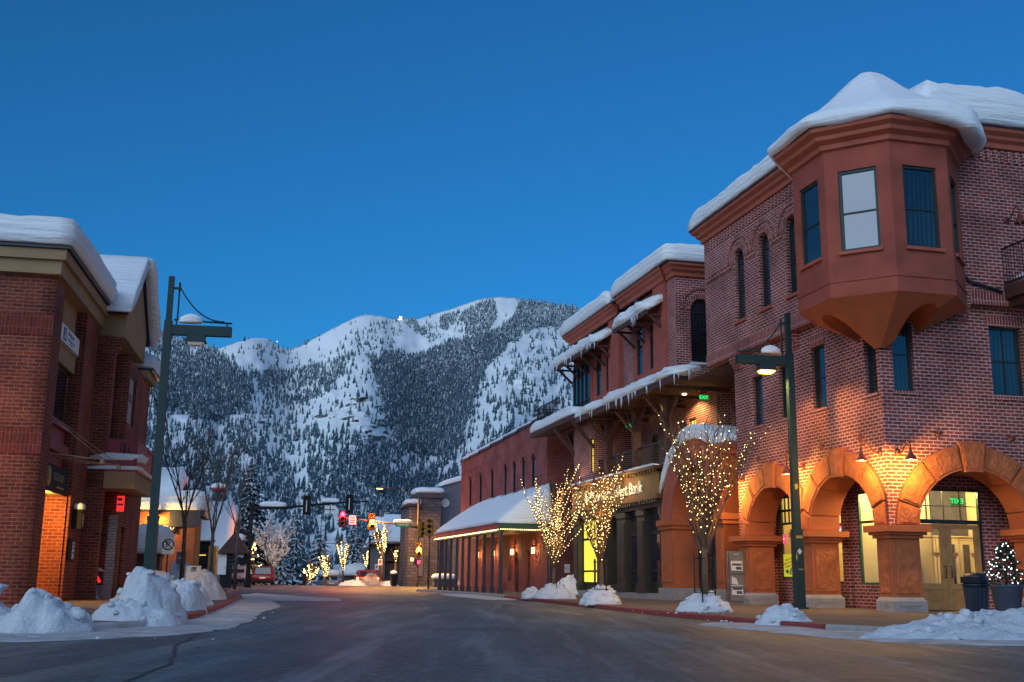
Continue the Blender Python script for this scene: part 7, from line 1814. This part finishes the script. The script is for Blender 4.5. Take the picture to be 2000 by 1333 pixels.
def dist(x, y, yt):
    t = max(0, min(1, (YB-y)/(YB-yt)))
    d = 480+520*t+1350*t**1.7+950*t**3.2
    # cliff spur left of centre, gully right of it, snowy spur further right
    k = 1.0
    sx = 700+.0*(y-800)-(y-850)*.10
    k -= .17*gauss(x, sx, 75)*gauss(y, 850, 120)
    k += .16*gauss(x, 850+(y-850)*-.05, 75)*gauss(y, 850, 190)
    k -= .13*gauss(x, 1060-(y-740)*.45, 95)*gauss(y, 760, 130)
    k -= .10*gauss(x, 470, 80)*gauss(y, 690, 60)
    k += .08*gauss(x, 560, 50)*gauss(y, 760, 120)
    k -= .08*gauss(x, 380, 90)*gauss(y, 780, 110)
    n = noise.fractal(Vector((x/150, y/110, 1.7)), 1.0, 2.0, 5)
    n2 = noise.ridged_multi_fractal(Vector((x/95, y/140, 5.1)), 1.0, 2.0, 4, 1.0, 2.0)-1.0
    n3 = noise.fractal(Vector((x/22, y/20, 8.3)), .8, 2.0, 4)
    edge = min(1, max(0, t*6))*min(1, (1-t)*7+.12)
    cl = gauss(x, 668, 75)*gauss(y, 805, 48)+.8*gauss(x, 735, 40)*gauss(y, 855, 30)+.7*gauss(x, 520, 45)*gauss(y, 815, 28)+.6*gauss(x, 385, 50)*gauss(y, 845, 25)+.6*gauss(x, 915, 30)*gauss(y, 860, 30)+.4*gauss(x, 1010, 60)*gauss(y, 740, 40)
    n4 = noise.turbulence(Vector((x/30, y/11, 2.2)), 4, True)
    return d*(k+edge*(.045*n+.034*n2+.010*n3)-.060*min(1, cl)*(n4-.5))
def terrain_pt(x, y, yt):
    az, te = bearing(x, y); d = dist(x, y, yt)
    return Vector((math.sin(az)*d, math.cos(az)*d, CAMH+te*d))
vs = []; GX = np.linspace(X0, X1, NX)
grid = {}
for i, x in enumerate(GX):
    yt = lerp_tab(ridge, x)+1.6*noise.noise(Vector((x/9, 0, 0)))
    for j in range(NY+1):
        y = YB+(yt-YB)*j/NY
        vs.append(terrain_pt(x, y, yt))
    p = vs[-1]; h = math.hypot(p.x, p.y)
    vs.append(Vector((p.x*(1+500/h), p.y*(1+500/h), p.z-260)))       # far side of the ridge falls away
M_ = NY+2
fs = [(i*M_+j, (i+1)*M_+j, (i+1)*M_+j+1, i*M_+j+1) for i in range(NX-1) for j in range(M_-1)]
def mountmat():
    m, nt, b = newmat('snow_and_rock')
    tc = N(nt, 'ShaderNodeTexCoord'); ge = N(nt, 'ShaderNodeNewGeometry'); sp = N(nt, 'ShaderNodeSeparateXYZ'); nt.links.new(ge.outputs['Normal'], sp.inputs[0])
    n1 = N(nt, 'ShaderNodeTexNoise', Scale=.02, Detail=10.0, Roughness=.7); nt.links.new(tc.outputs['Object'], n1.inputs['Vector'])
    mr = N(nt, 'ShaderNodeMath', _operation='MULTIPLY_ADD'); nt.links.new(n1.outputs[0], mr.inputs[0]); mr.inputs[1].default_value = -.55; nt.links.new(sp.outputs[2], mr.inputs[2])
    f = ramp(nt, mr.outputs[0], [(.20, (1,1,1)), (.27, (0,0,0))])
    n2 = N(nt, 'ShaderNodeTexNoise', Scale=.15, Detail=6.0); nt.links.new(tc.outputs['Object'], n2.inputs['Vector'])
    rock = ramp(nt, n2.outputs[0], [(.3, (.10,.085,.08)), (.7, (.24,.20,.18))])
    n5 = N(nt, 'ShaderNodeTexNoise', Scale=.06, Detail=8.0, Roughness=.7); nt.links.new(tc.outputs['Object'], n5.inputs['Vector'])
    sn = ramp(nt, n5.outputs[0], [(.3, (.80,.82,.85)), (.6, (.90,.91,.92))])
    mx = N(nt, 'ShaderNodeMix', _data_type='RGBA'); nt.links.new(f, mx.inputs[0]); nt.links.new(sn, mx.inputs[6]); nt.links.new(rock, mx.inputs[7]); nt.links.new(mx.outputs[2], b.inputs['Base Color'])
    b.inputs['Roughness'].default_value = .9; b.inputs['Specular IOR Level'].default_value = .1
    n3 = N(nt, 'ShaderNodeTexNoise', Scale=.05, Detail=8.0, Roughness=.65); nt.links.new(tc.outputs['Object'], n3.inputs['Vector'])
    bp = N(nt, 'ShaderNodeBump', Strength=.7, Distance=6.0); nt.links.new(n3.outputs[0], bp.inputs['Height']); nt.links.new(bp.outputs[0], b.inputs['Normal'])
    return m
mb = MB(); mb.add(vs, fs, 0, True); tag(mb.build('mountain', mountmat(), uv=False), kind='structure')
# forest density in photo coordinates (later entries override earlier ones)
def inpoly(x, y, P):
    c = False; n = len(P); j = n-1
    for i in range(n):
        if (P[i][1] > y) != (P[j][1] > y) and x < (P[j][0]-P[i][0])*(y-P[i][1])/(P[j][1]-P[i][1])+P[i][0]: c = not c
        j = i
    return c
zones = [
 (.24, [(-300,500),(2300,500),(2300,1200),(-300,1200)]),
 (.26, [(285,690),(560,690),(600,900),(285,900)]),
 (.85, [(300,700),(420,690),(480,735),(500,770),(480,800),(420,825),(300,800)]),
 (.8, [(280,650),(330,655),(420,685),(400,700),(290,690)]),
 (.6, [(500,730),(600,720),(690,690),(660,760),(590,790),(520,800)]),
 (1.0, [(700,700),(770,690),(900,665),(975,650),(990,680),(950,720),(930,770),(905,850),(890,960),(870,1010),(820,1010),(780,930),(772,860),(745,790),(735,745)]),
 (1.0, [(1005,590),(1060,594),(1150,606),(1400,640),(1400,700),(1130,660),(1090,640),(1040,645),(1000,672),(960,655),(990,635),(1010,615)]),
 (.30, [(480,890),(620,900),(760,880),(900,900),(900,1110),(480,1120)]),
 (.46, [(700,930),(900,930),(900,1110),(760,1110)]),
 (.2, [(1000,672),(1050,642),(1105,638),(1125,700),(1118,800),(1050,830),(960,850),(925,880),(925,800),(945,740),(970,700)]),
 (.06, [(590,800),(625,775),(690,755),(722,765),(742,820),(775,862),(720,868),(640,850),(600,830)]),
 (.1, [(690,690),(720,700),(742,780),(735,820),(715,770),(690,740)]),
 (.05, [(890,880),(930,845),(960,850),(930,890),(905,940),(890,930)]),
 (.03, [(565,690),(590,676),(640,650),(700,617),(745,615),(765,625),(740,632),(700,645),(670,655),(690,668),(640,690),(600,708)]),
 (.02, [(775,626),(800,640),(830,655),(870,662),(885,655),(875,672),(830,692),(800,700),(770,682),(770,668),(790,652)]),
 (.02, [(840,618),(890,601),(945,582),(935,595),(900,612),(905,622),(880,642),(882,660),(868,655),(855,638)]),
 (.02, [(955,580),(1010,580),(1012,600),(1000,625),(960,650),(950,645),(968,620),(970,598)]),
 (.02, [(420,684),(465,666),(520,660),(530,672),(480,684),(450,690),(490,700),(520,715),(524,732),(505,735),(492,712),(460,700)]),
 (.9, [(905,612),(945,594),(966,590),(972,620),(955,646),(930,655),(905,655),(885,645)]),
 (.95, [(858,622),(898,612),(886,632),(868,650),(860,640)]),
 (.75, [(800,622),(822,640),(858,660),(846,668),(812,652),(792,632)]),
 (.06, [(620,1030),(660,1018),(680,1060),(690,1120),(640,1130),(625,1080)]),
 (.08, [(570,860),(600,870),(606,960),(590,1010),(574,960)]),
]
rng = random.Random(12)
def dens(x, y):
    d = .5
    for v, P in zones:
        if inpoly(x, y, P): d = v
    return d
tv = []; tf = []; tm_ = []
def tree_geo(p, h, r):
    base = len(tv); k = 6; tiers = 4 if h > 13 else 3
    a0 = rng.random()*6.28
    for q in range(tiers):
        z0 = h*(.06+.80*q/tiers); z1 = min(h, z0+h*(.52 if q < tiers-1 else .4)); rr = r*(1-.80*q/tiers)
        b = len(tv); 
        for i in range(k):
            a = a0+q*.5+2*PI*i/k; j = rng.uniform(.55, 1.3); tv.append((p.x+rr*j*math.cos(a), p.y+rr*j*math.sin(a), p.z+z0+rng.uniform(-.05, .05)*h))
        tv.append((p.x+rng.uniform(-.1,.1), p.y, p.z+(h if q == tiers-1 else z1)))
        for i in range(k): tf.append((b+i, b+(i+1) % k, b+k)); tm_.append(1 if rng.random() < .10+.30*min(1, max(0, (p.z-380)/350)) else 0)
cnt = 0; tries = 0
while cnt < 19000 and tries < 200000:
    tries += 1
    x = rng.uniform(270, 1420); yt = lerp_tab(ridge, x)
    y = yt+(1150-yt)*rng.random()**1.12
    if x > 1160 and y > 720: continue
    if 1.0 <= dens(x, y) and rng.random() < .0: continue
    cl = .5+.9*noise.noise(Vector((x/26, y/30, 3)))+.45*noise.noise(Vector((x/9, y/14, 6)))
    d = dens(x, y)
    if rng.random() > d*max(0.03, min(1.0, cl+.55*d)): continue
    p = terrain_pt(x, y, yt); dd = math.hypot(p.x, p.y)
    h = rng.uniform(8.5, 17)*(1.15 if d > .8 else .95)*(.72 if dd < 900 else 1.0)*(1.1 if dd > 2300 else 1); r = h*rng.uniform(.15, .23)
    tree_geo(p-Vector((0,0,.8)), h, r); cnt += 1
me = D.meshes.new('mountain_forest'); me.from_pydata(tv, [], tf)
def firmat(name, snowy):
    m, nt, b = newmat(name); tc = N(nt, 'ShaderNodeTexCoord')
    nz = N(nt, 'ShaderNodeTexNoise', Scale=.5 if not snowy else .6, Detail=3.0); nt.links.new(tc.outputs['Object'], nz.inputs['Vector'])
    if snowy: col = ramp(nt, nz.outputs[0], [(.40, (.12,.15,.17)), (.56, (.60,.66,.72))])
    else: col = ramp(nt, nz.outputs[0], [(.42, (.03,.055,.075)), (.58, (.07,.11,.14)), (.68, (.40,.47,.54))])  # blue haze of the distance put into the bough colour; pale flecks are snow
    nt.links.new(col, b.inputs['Base Color']); b.inputs['Roughness'].default_value = .95; b.inputs['Specular IOR Level'].default_value = .1
    return m
me.materials.append(firmat('hazy_fir_boughs', False)); me.materials.append(firmat('snowy_fir_boughs', True)); me.polygons.foreach_set('material_index', tm_); me.update()
o = D.objects.new('mountain_forest', me); COL.objects.link(o); tag(o, 'snow dusted conifer forest covering the mountain side', 'forest', kind='stuff')
print('forest', cnt, tries, len(tf))
# ski lodge lamps on the ridge
for k, (x, y, lab, s) in enumerate(((782, 621, 'bright lamp on the mountain ridge by the ski run', 3.2), (541, 668, 'faint lit hut among trees on the left ridge', 1.3))):
    yt = lerp_tab(ridge, x); p = terrain_pt(x, y+4, yt); t = thing('ridge_lamp', lab, 'lamp', p); mb = MB(); mb.tube([(0,0,0), (0,0,6)], .3, 5); mb.build('mast', MT['iron'], t); mb = MB(); mb.ball((0,0,7), s); mb.build('lamp', emit('ridge_lamp_glow', (1.0,.82,.55), 9 if k == 0 else 2), t)
# ------------------------------------------------------------------ light, sky, camera
w = D.worlds.new('World'); SC.world = w; w.use_nodes = True
nt = w.node_tree; bg = nt.nodes['Background']
sky = nt.nodes.new('ShaderNodeTexSky'); sky.sky_type = 'NISHITA'; sky.sun_disc = False
SUN_EL = R(4.0); SUN_AZ = R(205)
sky.sun_elevation = SUN_EL; sky.sun_rotation = SUN_AZ; sky.ozone_density = 5.3; sky.dust_density = .5; sky.altitude = 1800; sky.air_density = 1.0
tint = nt.nodes.new('ShaderNodeMix'); tint.data_type = 'RGBA'; tint.blend_type = 'MULTIPLY'; tint.inputs[0].default_value = 1; tint.inputs[7].default_value = (.85, 1.06, .92, 1)
nt.links.new(sky.outputs[0], tint.inputs[6]); nt.links.new(tint.outputs[2], bg.inputs[0]); bg.inputs[1].default_value = .122
sun = D.lights.new('sun', 'SUN'); sun.energy = 1.3; sun.angle = R(90); sun.color = (.72, .86, 1.0)
so = D.objects.new('sun', sun); COL.objects.link(so)
dv = Vector((math.sin(SUN_AZ)*math.cos(R(13)), math.cos(SUN_AZ)*math.cos(R(13)), math.sin(R(13))))
so.rotation_euler = dv.to_track_quat('Z', 'Y').to_euler(); so.location = (0, 0, 60)
cd = D.cameras.new('camera'); cam = D.objects.new('camera', cd); COL.objects.link(cam); SC.camera = cam
cd.sensor_width = 36; cd.lens = 36*2160/2000; cd.clip_end = 9000; cd.clip_start = .05
cam.matrix_world = Matrix.Translation((0,0,.80)) @ Matrix.Rotation(PI/2+R(12.15), 4, 'X') @ Matrix.Rotation(R(.6), 4, 'Z')
SC.view_settings.view_transform = 'Standard'; SC.view_settings.look = 'None'; SC.view_settings.exposure = 1.05; SC.view_settings.gamma = 1
cy = SC.cycles; cy.use_denoising = True; cy.max_bounces = 6; cy.diffuse_bounces = 3; cy.glossy_bounces = 3; cy.transmission_bounces = 4; cy.transparent_max_bounces = 8; cy.sample_clamp_indirect = 4; cy.sample_clamp_direct = 0; cy.caustics_reflective = False; cy.caustics_refractive = False; cy.use_light_tree = True; cy.volume_bounces = 1
try: cy.denoiser = 'OPENIMAGEDENOISE'
except Exception: pass
